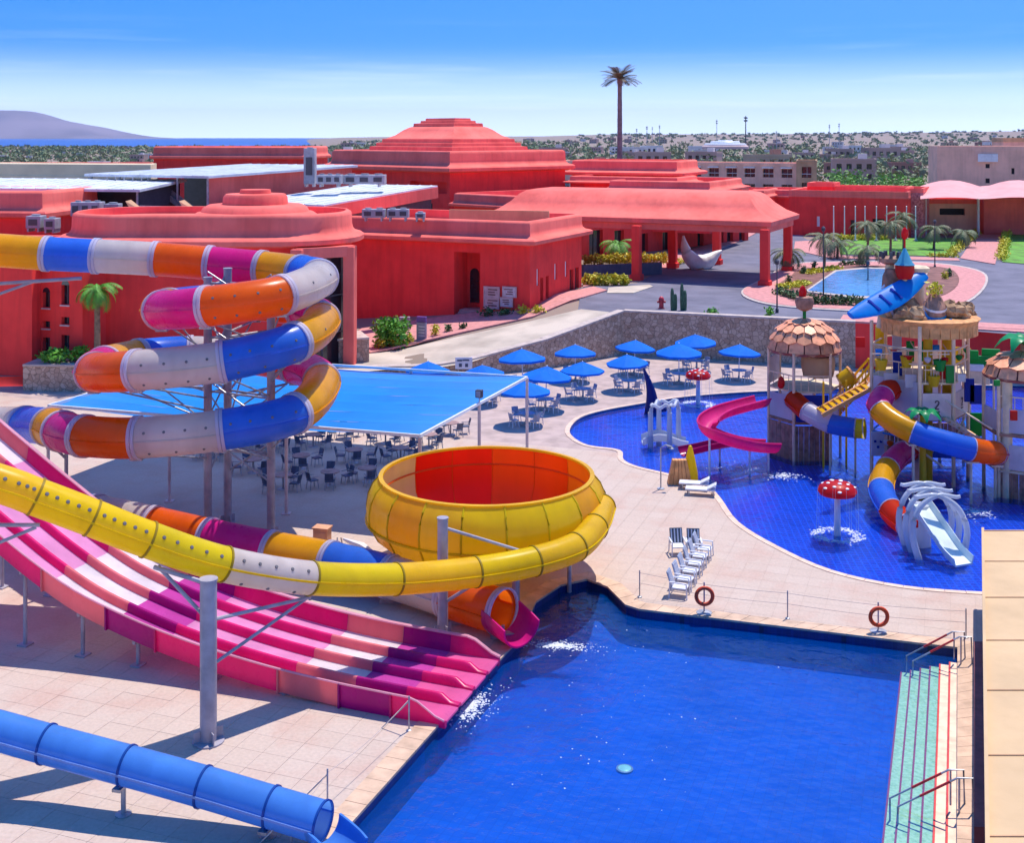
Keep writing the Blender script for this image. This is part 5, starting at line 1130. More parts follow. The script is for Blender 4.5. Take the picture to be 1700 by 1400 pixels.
# ------------------------------------------------------------------ chairs, tables, umbrellas
NAVY = mat('navy_plastic', (.05, .075, .14), .45, .1, 3); WPL = mat('white_plastic', (.72, .72, .76), .4, .05, 3); BRN = mat('brown_table_top', (.34, .20, .17), .5, .15, 3); GREYT = mat('grey_table_top', (.30, .34, .45), .5, .1, 3)
def mk_chair(m, lm, label, grp):
    r = thing('chair', label, 'chair', (0, 0, -50), grp)
    s = MB().box((0, 0, .44), (.46, .46, .05)).build('seat', m, r, local=True, bevel=.015)
    bk = MB(); bk.loft([[V((-.22, .20 + .10 * q, .50 + .40 * q)), V((0, .24 + .12 * q, .50 + .40 * q)), V((.22, .20 + .10 * q, .50 + .40 * q)), V((.22, .23 + .10 * q, .50 + .40 * q)), V((0, .27 + .12 * q, .50 + .40 * q)), V((-.22, .23 + .10 * q, .50 + .40 * q))] for q in (0, .5, 1)]); bk.build('backrest', m, r, local=True)
    lg = None
    for sx in (-1, 1):
        for sy in (-1, 1):
            MB().bar((sx * .19, sy * .19, .42), (sx * .23, sy * .24, 0), .035).build('leg', lm, r, local=True)
        MB().bar((sx * .23, -.2, .64), (sx * .23, .24, .66), .035).build('armrest', lm, r, local=True)
    return r
def mk_table(m, lm, label, grp, rad=.5):
    r = thing('table', label, 'table', (0, 0, -50), grp)
    MB().lathe([(rad, .70), (rad, .74), (rad - .02, .745)], n=18).build('tabletop', m, r, local=True); MB().tube([(0, 0, .03), (0, 0, .70)], .05, 8).build('pedestal', lm, r, local=True); MB().lathe([(.3, 0), (.28, .03), (.06, .06)], n=14).build('base', lm, r, local=True); return r
CHN = mk_chair(NAVY, STEEL, 'dark chair at a table in the shade of the blue sun sail', 'chairs under the sun sail')
CHG = mk_chair(GREYT, WPL, 'grey and white chair at a table under a blue umbrella', 'chairs under the umbrellas')
TBN = mk_table(BRN, STEEL, 'brown round table in the shade of the blue sun sail', 'tables under the sun sail'); TBG = mk_table(GREYT, WPL, 'grey round table under a blue umbrella', 'umbrella tables', .55)
rr = random.Random(9)
SETS = [(392, 742), (452, 748), (430, 722), (520, 742), (500, 778), (548, 806), (575, 728), (588, 768), (610, 800), (470, 812), (640, 736), (665, 765), (420, 785), (355, 760), (712, 742), (748, 722), (300, 742)]
ORD = ['leftmost', 'second', 'third', 'fourth', 'fifth', 'sixth', 'seventh', 'eighth', 'ninth', 'tenth', 'eleventh', 'twelfth', 'thirteenth', 'fourteenth', 'fifteenth', 'sixteenth', 'rightmost']
SIDE = ['far', 'left', 'near', 'right']
def side_of(a): dx, dy = -math.sin(a), math.cos(a); return SIDE[(0 if dy > 0 else 2) if abs(dy) > abs(dx) else (3 if dx > 0 else 1)]
SETS.sort()
for k, (x, y) in enumerate(SETS):
    tn = ORD[k] + ' table' + ('' if k in (0, 16) else ' from left') + ' under the sun sail'
    b = gp(x, y); dup(TBN, b, 0, 'brown round table, the ' + tn); a0 = rr.uniform(0, 1.5)
    for j in range(4):
        a = a0 + j * 1.571 + rr.uniform(-.25, .25); q = rr.uniform(.72, 1.0); dup(CHN, b + V((math.sin(a) * q * -1, math.cos(a) * q, 0)), a + rr.uniform(-.3, .3), 'dark chair, ' + SIDE[(j + round(a0 / 1.571)) % 4] + ' side of the ' + tn)
um = thing('umbrella', 'x', 'umbrella', (0, 0, -50), 'blue beach umbrellas'); um['label'] = 'blue umbrella'
MB().tube([(0, 0, .05), (0, 0, 2.75)], .035, 8).build('pole', WHITE, um, local=True, smoothed=True); MB().lathe([(.32, 0), (.32, .1), (.08, .14), (.05, .3)], n=14).build('base', KERB, um, local=True); MB().lathe([(.0, 2.86), (.05, 2.80), (.04, 2.72)], n=8).build('finial', WHITE, um, local=True)
RU = 1.62
for k in range(8):
    a, b = R(45 * k + 10), R(45 * k + 55); p = [V((.02 * math.cos(a), .02 * math.sin(a), 2.76)), V((RU * .5 * math.cos(a), RU * .5 * math.sin(a), 2.46)), V((RU * math.cos(a), RU * math.sin(a), 2.10)), V((RU * .96 * math.cos((a + b) / 2), RU * .96 * math.sin((a + b) / 2), 2.11)), V((RU * math.cos(b), RU * math.sin(b), 2.10)), V((RU * .5 * math.cos(b), RU * .5 * math.sin(b), 2.46))]
    v0 = p + [q - V((0, 0, .14)) for q in (p[2], p[3], p[4])]
    MB().add(v0, [(0, 1, 5), (1, 2, 3), (1, 3, 5), (5, 3, 4), (2, 6, 7, 3), (3, 7, 8, 4)]).build('canopy_panel', BLUEF, um, local=True)
    MB().bar((0, 0, 2.25), p[1] * .98 - V((0, 0, .03)), .02).build('rib', WHITE, um, local=True)
UML = [(710, 597, 'blue umbrella peeking over the sun sail, leftmost of all'), (803, 602, 'blue umbrella peeking over the sail right of the white notice panel'), (868, 584, 'blue umbrella before the sloping stone wall, directly behind the sail corner'), (955, 571, 'blue umbrella farther back of the pair before the stone wall corner'), (967, 596, 'blue umbrella nearer of the pair left of the wall corner'), (1052, 561, 'blue umbrella back one right of the wall corner'), (1043, 584, 'blue umbrella overlapping in front of another, left of the dark blue fin'), (1156, 555, 'blue umbrella against straight stone wall, highest in the picture'), (1127, 574, 'blue umbrella just left of and below the highest umbrella'), (1226, 569, 'blue umbrella nearest the playground, rightmost'), (905, 611, 'blue umbrella half hidden behind another at the sail corner'), (873, 632, 'blue umbrella nearest the camera, right of the sail corner post')]
USH = ['leftmost umbrella behind the sail', 'umbrella right of the information sign', 'umbrella behind the sail corner', 'farther umbrella left of the wall corner', 'nearer umbrella left of the wall corner', 'back umbrella right of the wall corner', 'front umbrella left of the blue fin', 'umbrella highest in the picture', 'umbrella left below the highest one', 'rightmost umbrella', 'half hidden umbrella at the sail corner', 'umbrella nearest the camera']
for k, (x, y, lb) in enumerate(UML):
    d = (CAMH - 2.76) * F / (y - HY); b = V(((x - CX) * d / F, d, 0)); uo = dup(um, b, rr.uniform(0, .7), lb, sc=rr.uniform(.93, 1.07)); uo.rotation_euler = (rr.uniform(-.05, .05), rr.uniform(-.05, .05), rr.uniform(0, .7)); un = USH[k]; dup(TBG, b + V((.05, .0, 0)), 0, 'grey round table under the ' + un)
    for j in range(4):
        a = rr.uniform(-.2, .2) + j * 1.571 + .5; q = rr.uniform(.85, 1.05); dup(CHG, b + V((-math.sin(a) * q, math.cos(a) * q, 0)), a + rr.uniform(-.3, .3), ['far left', 'near left', 'near right', 'far right'][j] + ' chair under the ' + un)
for o in (CHN, CHG, TBN, TBG, um):
    for c in kids(o): bpy.data.objects.remove(c)
    bpy.data.objects.remove(o)
# white notice panel behind the sail
b = gp(770, 640); d = b.y; s = thing('information_sign', 'white notice panel with dark marks between umbrellas behind the sail', 'sign', V((at(770, 610, 88).x, 88, 0)))
c = at(770, 603, 88); MB().box(c, (1.25, .08, .85)).build('panel', WPL, s); MB().bar(V((c.x - .4, 88.06, 0)), V((c.x - .4, 88.06, c.z)), .06).build('post', STEEL, s); MB().bar(V((c.x + .4, 88.06, 0)), V((c.x + .4, 88.06, c.z)), .06).build('post', STEEL, s)
for dx, dz, w_, h_ in ((-.3, .2, .35, .12), (.15, .22, .5, .1), (-.25, -.15, .22, .25), (.2, -.15, .22, .25)): MB().box(c + V((dx, -.05, dz)), (w_, .02, h_)).build('pictogram', NAVY, s)
# lounge chairs by the pool
def mk_lounge(label, backm):
    r = thing('lounge_chair', label, 'lounge chair', (0, 0, -50), 'white lounge chairs by the pool')
    MB().box((0, -.05, .38), (.56, .60, .06)).build('seat', WPL, r, local=True, bevel=.02); m = Matrix.Rotation(R(-18), 3, 'X'); MB().box((0, .34, .70), (.56, .05, .62), m=m).build('backrest', backm, r, local=True, bevel=.02)
    for k in range(4): MB().box((-.21 + .14 * k, .30, .70), (.05, .03, .56), m=m).build('back_slat', WPL, r, local=True)
    for sx in (-1, 1):
        MB().bar((sx * .31, -.35, .60), (sx * .31, .32, .62), .06, .04).build('armrest', WPL, r, local=True)
        for y in (-.34, .30): MB().bar((sx * .30, y, .60), (sx * .32, y * 1.1, 0), .045).build('leg', WPL, r, local=True)
    return r
GRB = mat('dark_grey_mesh', (.10, .11, .13), .6, .1, 4); lA = mk_lounge('a', GRB); lB = mk_lounge('b', GREYT)
dup(lA, gp(1125, 920), R(4), 'left of the two white lounge chairs with dark backs facing the camera'); dup(lA, gp(1152, 921), R(-3), 'right of the two white lounge chairs with dark backs facing the camera')
for k in range(6):
    a, b = gp(1168, 925), gp(1127, 990); dup(lB, a.lerp(b, k / 5), R(72 + rr.uniform(-4, 4)), ['first', 'second', 'third', 'fourth', 'fifth', 'sixth'][k] + ' white lounge chair in the diagonal row, counted from the back')
for o in (lA, lB):
    for c in kids(o): bpy.data.objects.remove(c)
    bpy.data.objects.remove(o)
# life rings
RING = mat('life_ring_orange', (.70, .07, .015), .5, .1, 4)
for k, (x, yc, yb, lb) in enumerate(((1169, 989, 1019, 'orange life ring on a stand beside the lounge chairs'), (1458, 1023, 1050, 'orange life ring on a stand at the right part of the far pool edge'))):
    b = gp(x, yb); r = thing('life_ring_stand', lb, 'life ring', b, 'life rings'); c = V((b.x, b.y - .08, CAMH - (yc - HY) * b.y / F)); rings = []
    for j in range(29):
        a = 6.2832 * j / 28; ctr = c + V((math.cos(a) * .31, 0, math.sin(a) * .31)); rd = V((math.cos(a), 0, math.sin(a))); rings.append([ctr + rd * (.075 * math.cos(q)) + V((0, .06 * math.sin(q), 0)) for q in (6.2832 * z / 10 for z in range(10))])
    MB().loft(rings, False, False).build('ring', RING, r, smoothed='all')
    for j in range(4):
        a = .785 + 1.5708 * j; MB().box(c + V((math.cos(a) * .31, 0, math.sin(a) * .31)), (.08, .14, .17), m=Matrix.Rotation(-a, 3, 'Y')).build('band', RING, r)
    MB().tube([b, V((b.x, b.y, c.z + .5))], .03, 8).build('pole', STEEL, r); MB().lathe([(.3, 0), (.3, .05), (.05, .09)], b, 16).build('base', STEEL, r)
# rope posts along the pool edges
RPS = [[(1063, 996), (1310, 1032), (1608, 1064)], [(690, 1214), (556, 1342), (497, 1408)]]
for gi, ln in enumerate(RPS):
    r = thing('rope_barrier', ['slim steel post and rope barrier along the far pool edge', 'slim steel post and rope barrier along the near left pool edge'][gi], 'barrier', gp(*ln[0]))
    bs = [gp(*p) + (V((0, .25, 0)) if gi == 0 else V((-.2, 0, 0))) for p in ln]
    for b in bs: MB().tube([b, b + V((0, 0, 1.05))], .024, 8).build('post', STEEL, r); MB().lathe([(.1, 0), (.09, .03), (.03, .05)], b + V((0, 0, .0)), 10).build('base', STEEL, r)
    if gi == 0:
        for a, b in zip(bs, bs[1:]):
            for h in (.55, .95): MB().tube([a.lerp(b, t / 10) + V((0, 0, h - .10 * math.sin(math.pi * t / 10))) for t in range(11)], .008, 5).build('rope', KERB, r)
    else:
        for a, b in zip(bs, bs[1:]): MB().tube([a.lerp(b, t / 10) + V((0, 0, .95 - .15 * math.sin(math.pi * t / 10))) for t in range(11)], .008, 5).build('rope', KERB, r)
        for b in bs: MB().tube([b + V((0, 0, .9)), b + V((-.85, .15, 0))], .02, 6).build('stay', STEEL, r)
# pool handrails
for k, (p0, p1, yy, lb) in enumerate((((1520, 1090), (1585, 1047), 0, 'steel handrail with red sleeve at the far end of pool steps'), ((1482, 1330), (1585, 1275), 1, 'steel handrail with red sleeve at the near end of pool steps'))):
    d1 = gp(1600, 1104 if k == 0 else 1352).y; b = V(((1605 - CX) * d1 / F, d1, 0)); r = thing('pool_handrail', lb, 'handrail', b, 'pool handrails'); sc = d1 / F
    d0 = d1 - .2; top = b + V((-.25, 0, .95)); low = b + sl * 1.75 + V((0, 0, -.15)); midp = top.lerp(low, .5); post2 = b + V((.15, 0, .95))
    for off in ((0, 0, 0), (-.08, .42, 0)):
        o = V(off); MB().tube([b + o + V((.18, 0, 0)), post2 + o, top + o, midp + o], .028, 8).build('rail', STEEL, r, smoothed=True); MB().tube([top.lerp(low, .12) + o, top.lerp(low, .62) + o], .036, 8).build('sleeve', STEPR, r, smoothed=True); MB().tube([top.lerp(low, .6) + o, low + o, low + o - V((0, 0, .9))], .028, 8).build('rail', STEEL, r, smoothed=True)
        MB().tube([b + o + V((-.2, 0, .94)), b + o + V((-.2, 0, 0))], .028, 8).build('upright', STEEL, r, smoothed=True)
# roofed building at right edge: cream roof panels, low maroon plinth
rfh = 2.6; ca = thing('cream_roof_building', 'low building with cream roof panels at the lower right corner', 'building', gp(1700, 1200))
k_ = CAMH - rfh; e_far = V((782 * k_ / 659, F * k_ / 659, rfh)); e_near = V((790 * k_ / 1172, F * k_ / 1172, rfh)); dv = (e_near - e_far).normalized(); wv = V((-dv.y, dv.x, 0)); wv = wv if wv.x > 0 else -wv
wv = V((1, 0, 0))
ds = [0, 3.6, 7.25, 10.9, 14.45, 18.2, 21.9, 26]
for a, b in zip(ds, ds[1:]):
    p = [e_far + dv * (a + .02), e_far + dv * (b - .02)]; MB().loft([[p[0], p[1], p[1] + wv * 9, p[0] + wv * 9], [q + V((0, 0, .12)) for q in (p[0], p[1], p[1] + wv * 9, p[0] + wv * 9)]]).build('roof_panel', CREAM, ca)
    MB().bar(p[0] - dv * .02 + V((.0, 0, .135)), p[0] - dv * .02 + wv * 9 + V((0, 0, .135)), .05, .03).build('seam', TAN, ca)
MB().loft([[e_far - wv * .06 - V((0, 0, .12)), e_far + dv * 26 - wv * .06 - V((0, 0, .12)), e_far + dv * 26 + wv * .04 - V((0, 0, .12)), e_far + wv * .04 - V((0, 0, .12))], [q + V((0, 0, .26)) for q in (e_far - wv * .06, e_far + dv * 26 - wv * .06, e_far + dv * 26 + wv * .04, e_far + wv * .04)]]).build('eave_trim', AMB if False else CREAM, ca)
wa = [e_far + wv * 1.7 + dv * .5, e_far + dv * 25.5 + wv * 1.7]
MB().loft([[V((q.x, q.y, -.1)) for q in (wa[0], wa[1], wa[1] + wv * 8, wa[0] + wv * 8)], [V((q.x, q.y, rfh - .01)) for q in (wa[0], wa[1], wa[1] + wv * 8, wa[0] + wv * 8)]]).build('wall', CREAM, ca)
MAR = mat('maroon_tile', (.30, .07, .07), .6, .15, 1.5, .1, 10, streak=.1); p0, p1 = gp(1617, 1092), gp(1617, 1410)
pl = MB().loft([[p0, p1, p1 + V((1.2, 0, 0)), p0 + V((1.2, 0, 0))], [q + V((0, 0, .55)) for q in (p0, p1, p1 + V((1.2, 0, 0)), p0 + V((1.2, 0, 0)))]])
tag(pl.build('plinth_wall', MAR), 'low maroon wall between the pool steps and the cream roof', 'wall')
# kiosk pillar and white board behind the yellow tube
b = gp(535, 919); r = thing('service_cabinet', 'tan upright service cabinet behind the yellow tube', 'cabinet', b); KC = mat('tan_cabinet', (.62, .30, .16), .6, .1, 2)
MB().box(b + V((0, 0, .55)), (.66, .5, 1.1), R(-15)).build('cabinet', KC, r, bevel=.02); MB().box(b + V((0, 0, 1.13)), (.74, .58, .06), R(-15)).build('lid', KC, r); MB().box(b + V((-.05, -.26, .55)), (.5, .02, .85), R(-15)).build('door', KC, r)
b = gp(590, 918); r = thing('folded_parasol', 'white folded parasol lying against a rail near the bowl', 'parasol', b)
MB().tube([at(570, 895, 52), at(600, 908, 51.4), at(618, 918, 51)], [.05, .2, .1], 8).build('cloth', WHITE, r, smoothed=True); MB().tube([at(566, 893, 52.1), gp(572, 921)], .03, 6).build('pole', STEEL, r); MB().tube([at(560, 893, 52.2), gp(560, 922)], .03, 6).build('rail_post', STEEL, r)
# ------------------------------------------------------------------ splash-pool playground
LAV = gel('gel_lavender_white', (.74, .68, .76), .4); MUST = gel('gel_mustard', (.80, .54, .02), .4); PTAN = mat('tan_plank', (.72, .32, .11), .7, .15, 3, .2, 10, rnd=.12); BRNP = mat('brown_plank', (.36, .17, .11), .7, .2, 3, .2, 10, rnd=.12)
PST = mat('peach_post', (.78, .54, .36), .45, .1, 2); GRN = gel('gel_green', (.015, .36, .07), .4); NBL = gel('gel_royal', (.015, .05, .45), .4); PRD = gel('gel_red', (.72, .012, .015), .4); COCO = mat('coconut_tile', (.85, .33, .16), .5, .15, 3, rnd=.25); COCD = mat('coconut_rim', (.28, .06, .04), .5, .1, 3); LEAFG = gel('gel_leaf', (.02, .42, .15), .35); GRP = mat('grey_pink_panel', (.72, .54, .50), .6, .06, 2); BEI = mat('beige_render', (.74, .56, .36), .7, .1, 2)
SKYB = gel('gel_azure', (.0, .27, .78), .35)
FZ = -.34
def hexpts(c, r, n=6, a0=0): return [c + V((r * math.cos(R(a0 + 360 * k / n)), r * math.sin(R(a0 + 360 * k / n)), 0)) for k in range(n)]
def shingle_dome(root, c, r, h, z, rows=4, n=14):
    MB().lathe([(r * 1.02, z - .14), (r * 1.04, z), (r * .9, z + .04)], c, 24).build('roof_rim', COCD, root, smoothed=True)
    MB().lathe([(r * math.cos(R(q)) * .96, z + h * math.sin(R(q)) - .03) for q in range(0, 90, 15)] + [(0.0, z + h - .03)], c, 24).build('roof_shell', COCD, root, smoothed=True)
    for j in range(rows):
        q0, q1 = 82 * j / rows, 82 * (j + 1.12) / rows
        for k in range(n):
            a0 = 360 * (k + (j % 2) * .5) / n; a1 = a0 + 360 / n * .92
            f = lambda a, q, o: c + V(((r * math.cos(R(q)) + o) * math.cos(R(a)), (r * math.cos(R(q)) + o) * math.sin(R(a)), z + h * math.sin(R(min(88, q))) + o * .4))
            MB().add([f(a0, q0, .06), f((a0 + a1) / 2, q0 - 5, .09), f(a1, q0, .06), f(a1, q1, .01), f(a0, q1, .01)], [(0, 1, 2, 3, 4)]).build('shingle', COCO, root)
def fence_panel(root, a, b, z0, z1, m, th=.07, name='panel', gap=.12):
    a, b = V((a.x, a.y, 0)), V((b.x, b.y, 0)); t = (b - a).normalized(); a2, b2 = a + t * gap, b - t * gap
    MB().bar(a2 + V((0, 0, (z0 + z1) / 2)), b2 + V((0, 0, (z0 + z1) / 2)), th, z1 - z0).build(name, m, root, bevel=.015)
def planks(root, a, b, z0, z1, m, n, name='plank'):
    for k in range(n):
        p, q = a.lerp(b, (k + .04) / n), a.lerp(b, (k + .96) / n); MB().bar(V((p.x, p.y, (z0 + z1) / 2)), V((q.x, q.y, (z0 + z1) / 2)), .06 + .01 * (k % 2), z1 - z0).build(name, m, root)
def balus(root, a, b, z, h, m, n=6):
    MB().bar(V((a.x, a.y, z + h)), V((b.x, b.y, z + h)), .06).build('rail', m, root)
    for k in range(n + 1): p = a.lerp(b, k / n); MB().bar(V((p.x, p.y, z)), V((p.x, p.y, z + h)), .035).build('baluster', m, root)
def bird(root, p, m, s=1.):
    MB().blob(p + V((0, 0, .25 * s)), (.17 * s, .17 * s, .3 * s), 3, 8, 6, .1).build('bird_figure', m, root, smoothed=True)
# dome tower
T1 = V((16.75, 69, 0)); dt = thing('dome_tower', 'playground tower with brown coconut shingle dome, beside the pink slide', 'play tower', T1 + V((0, 0, FZ)))
hp = hexpts(T1, 2.05, 6, 0)
for p in hp: MB().tube([p + V((0, 0, FZ)), p + V((0, 0, 5.9))], .085, 8).build('post', PST, dt, smoothed=True)
MB().prism(hexpts(T1, 2.1), 1.95, 2.1).build('platform', BRNP, dt); MB().prism(hexpts(T1, 2.0), 3.7, 3.8).build('beam_ring', BEI, dt)
shingle_dome(dt, T1, 2.0, 1.75, 5.9)
MB().tube([T1 + V((0, 0, 7.6)), T1 + V((0, 0, 8.1))], .1, 8).build('finial_pole', GRN, dt); MB().lathe([(.15, 8.05), (.45, 8.2), (.55, 8.6), (.48, 8.85), (.3, 8.9)], T1, 14).build('finial_bowl', BRNP, dt, smoothed=True); bird(dt, T1 + V((-.1, 0, 8.8)), PRD, 1.3)
fence_panel(dt, hp[3], hp[4], 2.15, 3.5, LAV); fence_panel(dt, hp[4], hp[5], 2.1, 3.6, NBL); fence_panel(dt, hp[5], hp[0], 2.15, 3.4, LAV); fence_panel(dt, hp[1], hp[2], 2.15, 3.4, LAV); fence_panel(dt, hp[2], hp[3], 3.9, 5.4, GRP)
planks(dt, hp[3], hp[4], FZ, 1.9, BRNP, 6); planks(dt, hp[4] + V((0, .1, 0)), hp[5] + V((0, .1, 0)), FZ, 1.85, BRNP, 7)
balus(dt, hp[4], hp[5], 3.75, .9, PST, 5); balus(dt, hp[3], hp[4], 3.75, .9, PST, 5)
p = T1 + V((.7, -.3, 4.9)); MB().lathe([(.85, -.5), (.95, 0), (.95, .5), (.85, .65)], p, 16).build('water_drum', TAN, dt, smoothed=True)
for sx, z in ((2.15, 4.35),):
    q = T1 + V((sx, -.8, z)); MB().tube([q + V((-.35, 0, -.2)), q + V((.35, 0, .2))], [.42, .5], 14).build('tipping_barrel', MUST, dt, smoothed=True); MB().tube([q + V((.3, 0, .17)), q + V((.4, 0, .23))], .54, 14).build('barrel_band', PTAN, dt)
bird(dt, T1 + V((-1.6, -1.2, 3.9)), PRD, 1.2)
# pink flume
pk = thing('pink_flume', 'curling bright pink open flume slide from the dome tower into the splash pool', 'water slide', at(1230, 745, 65)); HOT = gel('gel_bright_pink', (.86, .05, .30), .28)
PP = [at(1266, 660, 68), at(1238, 667, 66.8), at(1200, 678, 65.6), at(1178, 692, 64.6), at(1178, 706, 64.0), at(1200, 718, 64.0), at(1232, 728, 64.4), at(1262, 733, 65.0), at(1284, 734, 65.6)]
half_pipe(pk, PP, .50, .55, HOT, 'flume', 185, 355, .05)
fl_ = frames(catmull(PP, 5))
for sg in (-1, 1): MB().tube([f[0] + f[2] * sg * .56 + V((0, 0, .0)) for f in fl_], .05, 6).build('rim', HOT, pk, smoothed=True)
for i in (20, 32, 38): 
    f = fl_[i]; MB().tube([V((f[0].x, f[0].y, FZ)), f[0] - V((0, 0, .5))], .06, 8).build('leg', WPL, pk); MB().lathe([(.3, 0), (.3, .05), (.07, .08)], (f[0].x, f[0].y, FZ), 10).build('foot', WPL, pk)
# small tube slide
tA = thing('short_tube_slide', 'short play tube slide, orange white and blue with yellow mouth, from the dome tower', 'water slide', at(1370, 745, 65.5))
TA = [at(1316, 662, 67.6), at(1340, 683, 66.3), at(1378, 703, 65.4), at(1420, 711, 64.9), at(1435, 712, 64.7)]
tube_slide(tA, TA, [ORG2, FLG, BLU, LEM], .53, per=6, flange=LAV, fw=.06, double=False, n=20)
for q in (2, 3): p = TA[q]; MB().tube([V((p.x, p.y, FZ)), p - V((0, 0, .5))], .06, 8).build('leg', PST, tA)
# bridge with yellow rails between the towers
br_ = thing('play_bridge', 'sloping tan bridge with yellow rails between the dome tower and main tower', 'bridge', at(1405, 745, 66))
a, b = T1 + V((2.0, .2, 2.1)), V((20.0, 67.2, 4.6)); 
sd_ = V((.12, 1., 0)) * .55
for k in range(10):
    p, q = a.lerp(b, (k + .05) / 10), a.lerp(b, (k + .95) / 10); MB().add([p - sd_, q - sd_, q + sd_, p + sd_], [(0, 1, 2, 3)]).build('deck_board', PTAN, br_)
for sg in (-1, 1):
    for h in (.5, .95): MB().tube([a + sd_ * sg + V((0, 0, h)), b + sd_ * sg + V((0, 0, h))], .07, 8).build('rail', MUST, br_, smoothed=True)
    for k in range(6): p = a.lerp(b, k / 5) + sd_ * sg; MB().bar(p, p + V((0, 0, .95)), .05).build('rail_post', MUST, br_)
a2, b2 = at(1365, 690, 64.5), at(1447, 645, 64.5); MB().bar(a2, b2, .16, .2).build('side_beam', PTAN, br_); MB().bar(a2 + V((0, 1.2, 0)), b2 + V((0, 1.2, 0)), .16, .2).build('side_beam', PTAN, br_)
for k in range(9): p = a2.lerp(b2, (k + .5) / 9); MB().box(p + V((0, .6, .05)), (.26, 1.2, .05)).build('tread', AMB, br_)
for px, d in ((1367, 66), (1405, 66.4)): p = V(((px - CX) * d / F, d, 0)); MB().tube([p + V((0, 0, FZ)), p + V((0, 0, 4.6))], .06, 8).build('post', MUST, br_)
# main tower
T2 = V((22.35, 64.6, 0)); mt = thing('main_play_tower', 'largest playground tower with round plank roof carrying rocks and a boat', 'play tower', T2 + V((0, 0, FZ)))
pts = [V(((px - CX) * d / F, d, 0)) for px, d in ((1447, 64.5), (1527, 62.3), (1583, 62.3), (1607, 64.2), (1470, 67), (1560, 67.5), (1600, 67.2))]
for p in pts: MB().tube([p + V((0, 0, FZ)), p + V((0, 0, 8.2))], .10, 8).build('post', PST, mt, smoothed=True)
ZF = 7.55
RP_ = [T2 + V((2.45 * math.cos(R(q)), 2.45 * math.sin(R(q)), 0)) for q in range(0, 360, 12)]
for k in range(30): planks(mt, RP_[k], RP_[(k + 1) % 30], ZF, ZF + .85, PTAN, 1, 'fascia_board')
MB().lathe([(2.4, ZF + .1), (2.5, ZF + .7), (2.62, ZF + .85), (2.5, ZF + .92), (.02, ZF + .9)], T2, 30).build('roof_deck', PTAN, mt, smoothed=True)
MB().prism([pts[0], pts[1], pts[2], pts[3], pts[6], pts[4]], 3.3, 3.45).build('platform', BRNP, mt); MB().prism([pts[0], pts[1], pts[2], pts[3], pts[6], pts[4]], 5.2, 5.3).build('upper_platform', BEI, mt)
fence_panel(mt, pts[1], pts[2], 3.35, 4.75, GRP); fence_panel(mt, pts[2], pts[3], 3.4, 4.75, GRP); fence_panel(mt, pts[0], pts[1], 3.45, 5.3, LAV)
def glyph2(root, c, t, w_, h, m):      # numeral 2 from bars with its underline
    P = [(-.5, .7), (-.3, .95), (.2, 1), (.5, .75), (.4, .45), (-.1, .1), (-.5, -.3), (.5, -.3)]
    q = [c + t * (x * w_) + V((0, 0, y * h)) for x, y in P]
    for a, b in zip(q, q[1:]): MB().bar(a, b, .03, .05).build('numeral_stroke', INK, root)
    MB().bar(c + t * (-.7 * w_) + V((0, 0, -.75 * h)), c + t * (.7 * w_) + V((0, 0, -.75 * h)), .03, .06).build('numeral_stroke', INK, root)
c = (pts[1] + pts[2]) / 2; glyph2(mt, c + V((0, -.07, 4.05)), V((1, 0, 0)), .2, .32, INK); c = (pts[2] + pts[3]) / 2; t_ = (pts[3] - pts[2]).normalized(); glyph2(mt, c + V((.05, -.07, 4.05)), t_, .18, .3, INK)
for p, z, m in ((pts[1], 0, PST),): MB().tube([p + V((.1, .3, FZ)), p + V((.1, .3, 3.3))], .26, 12).build('thick_column', PST, mt, smoothed=True)
MB().tube([V((21.75, 63.0, FZ)), V((21.75, 63.0, 7.6))], .24, 12).build('mustard_column', MUST, mt, smoothed=True); MB().tube([V((23.3, 64.5, 3.4)), V((23.3, 64.5, 7.6))], .26, 12).build('mustard_column', MUST, mt, smoothed=True); MB().tube([V((20.3, 66.5, 3.4)), V((20.3, 66.5, 7.6))], .24, 12).build('mustard_column', MUST, mt, smoothed=True)
for px, py, d, w_, h, m in ((1511, 583, 65.5, .42, 1.1, GRN), (1531, 583, 65.5, .40, 1.1, GRN), (1490, 605, 64.2, .48, 1.3, NBL), (1428, 568, 64.6, .5, .55, PRD), (1460, 590, 65, .6, 1.2, BEI), (1567, 618, 62.4, .45, .7, PRD), (1577, 622, 62.2, .42, .9, GRN), (1595, 628, 63, .5, .4, WPL), (1489, 577, 66, .5, 1.5, LAV), (1554, 578, 64, .35, .35, SKYB), (1459, 585, 63.5, .35, .35, SKYB), (1512, 633, 62.6, .6, .7, LAV), (1480, 640, 63.4, .8, 1.3, LAV)):
    c = at(px, py, d); MB().box(c, (w_, .12, h)).build('play_panel', m, mt, bevel=.03)
for px, py, d, m in ((1463, 605, 63, MUST), (1505, 600, 63, MUST), (1550, 632, 62.3, MUST), (1560, 606, 62.3, GRN)):
    c = at(px, py, d); MB().bar(c + V((-.5, 0, .55)), c + V((.5, 0, .55)), .05).build('hanger_bar', PST, mt); MB().bar(c + V((0, 0, .2)), c + V((0, 0, .55)), .04).build('hanger', PST, mt); MB().bar(c + V((.5, 0, .55)), c + V((.5, .9, .9)), .05).build('hanger_arm', PST, mt); MB().lathe([(.22, -.3), (.34, .25), (.30, .27), (.1, .1)], c, 12).build('tipping_bucket', m, mt, smoothed=True)
balus(mt, pts[0], pts[1], 5.3, .9, PST, 7); balus(mt, pts[2], pts[3], 5.3, .9, PST, 4); balus(mt, pts[1], pts[2], 5.3, .9, PST, 6)
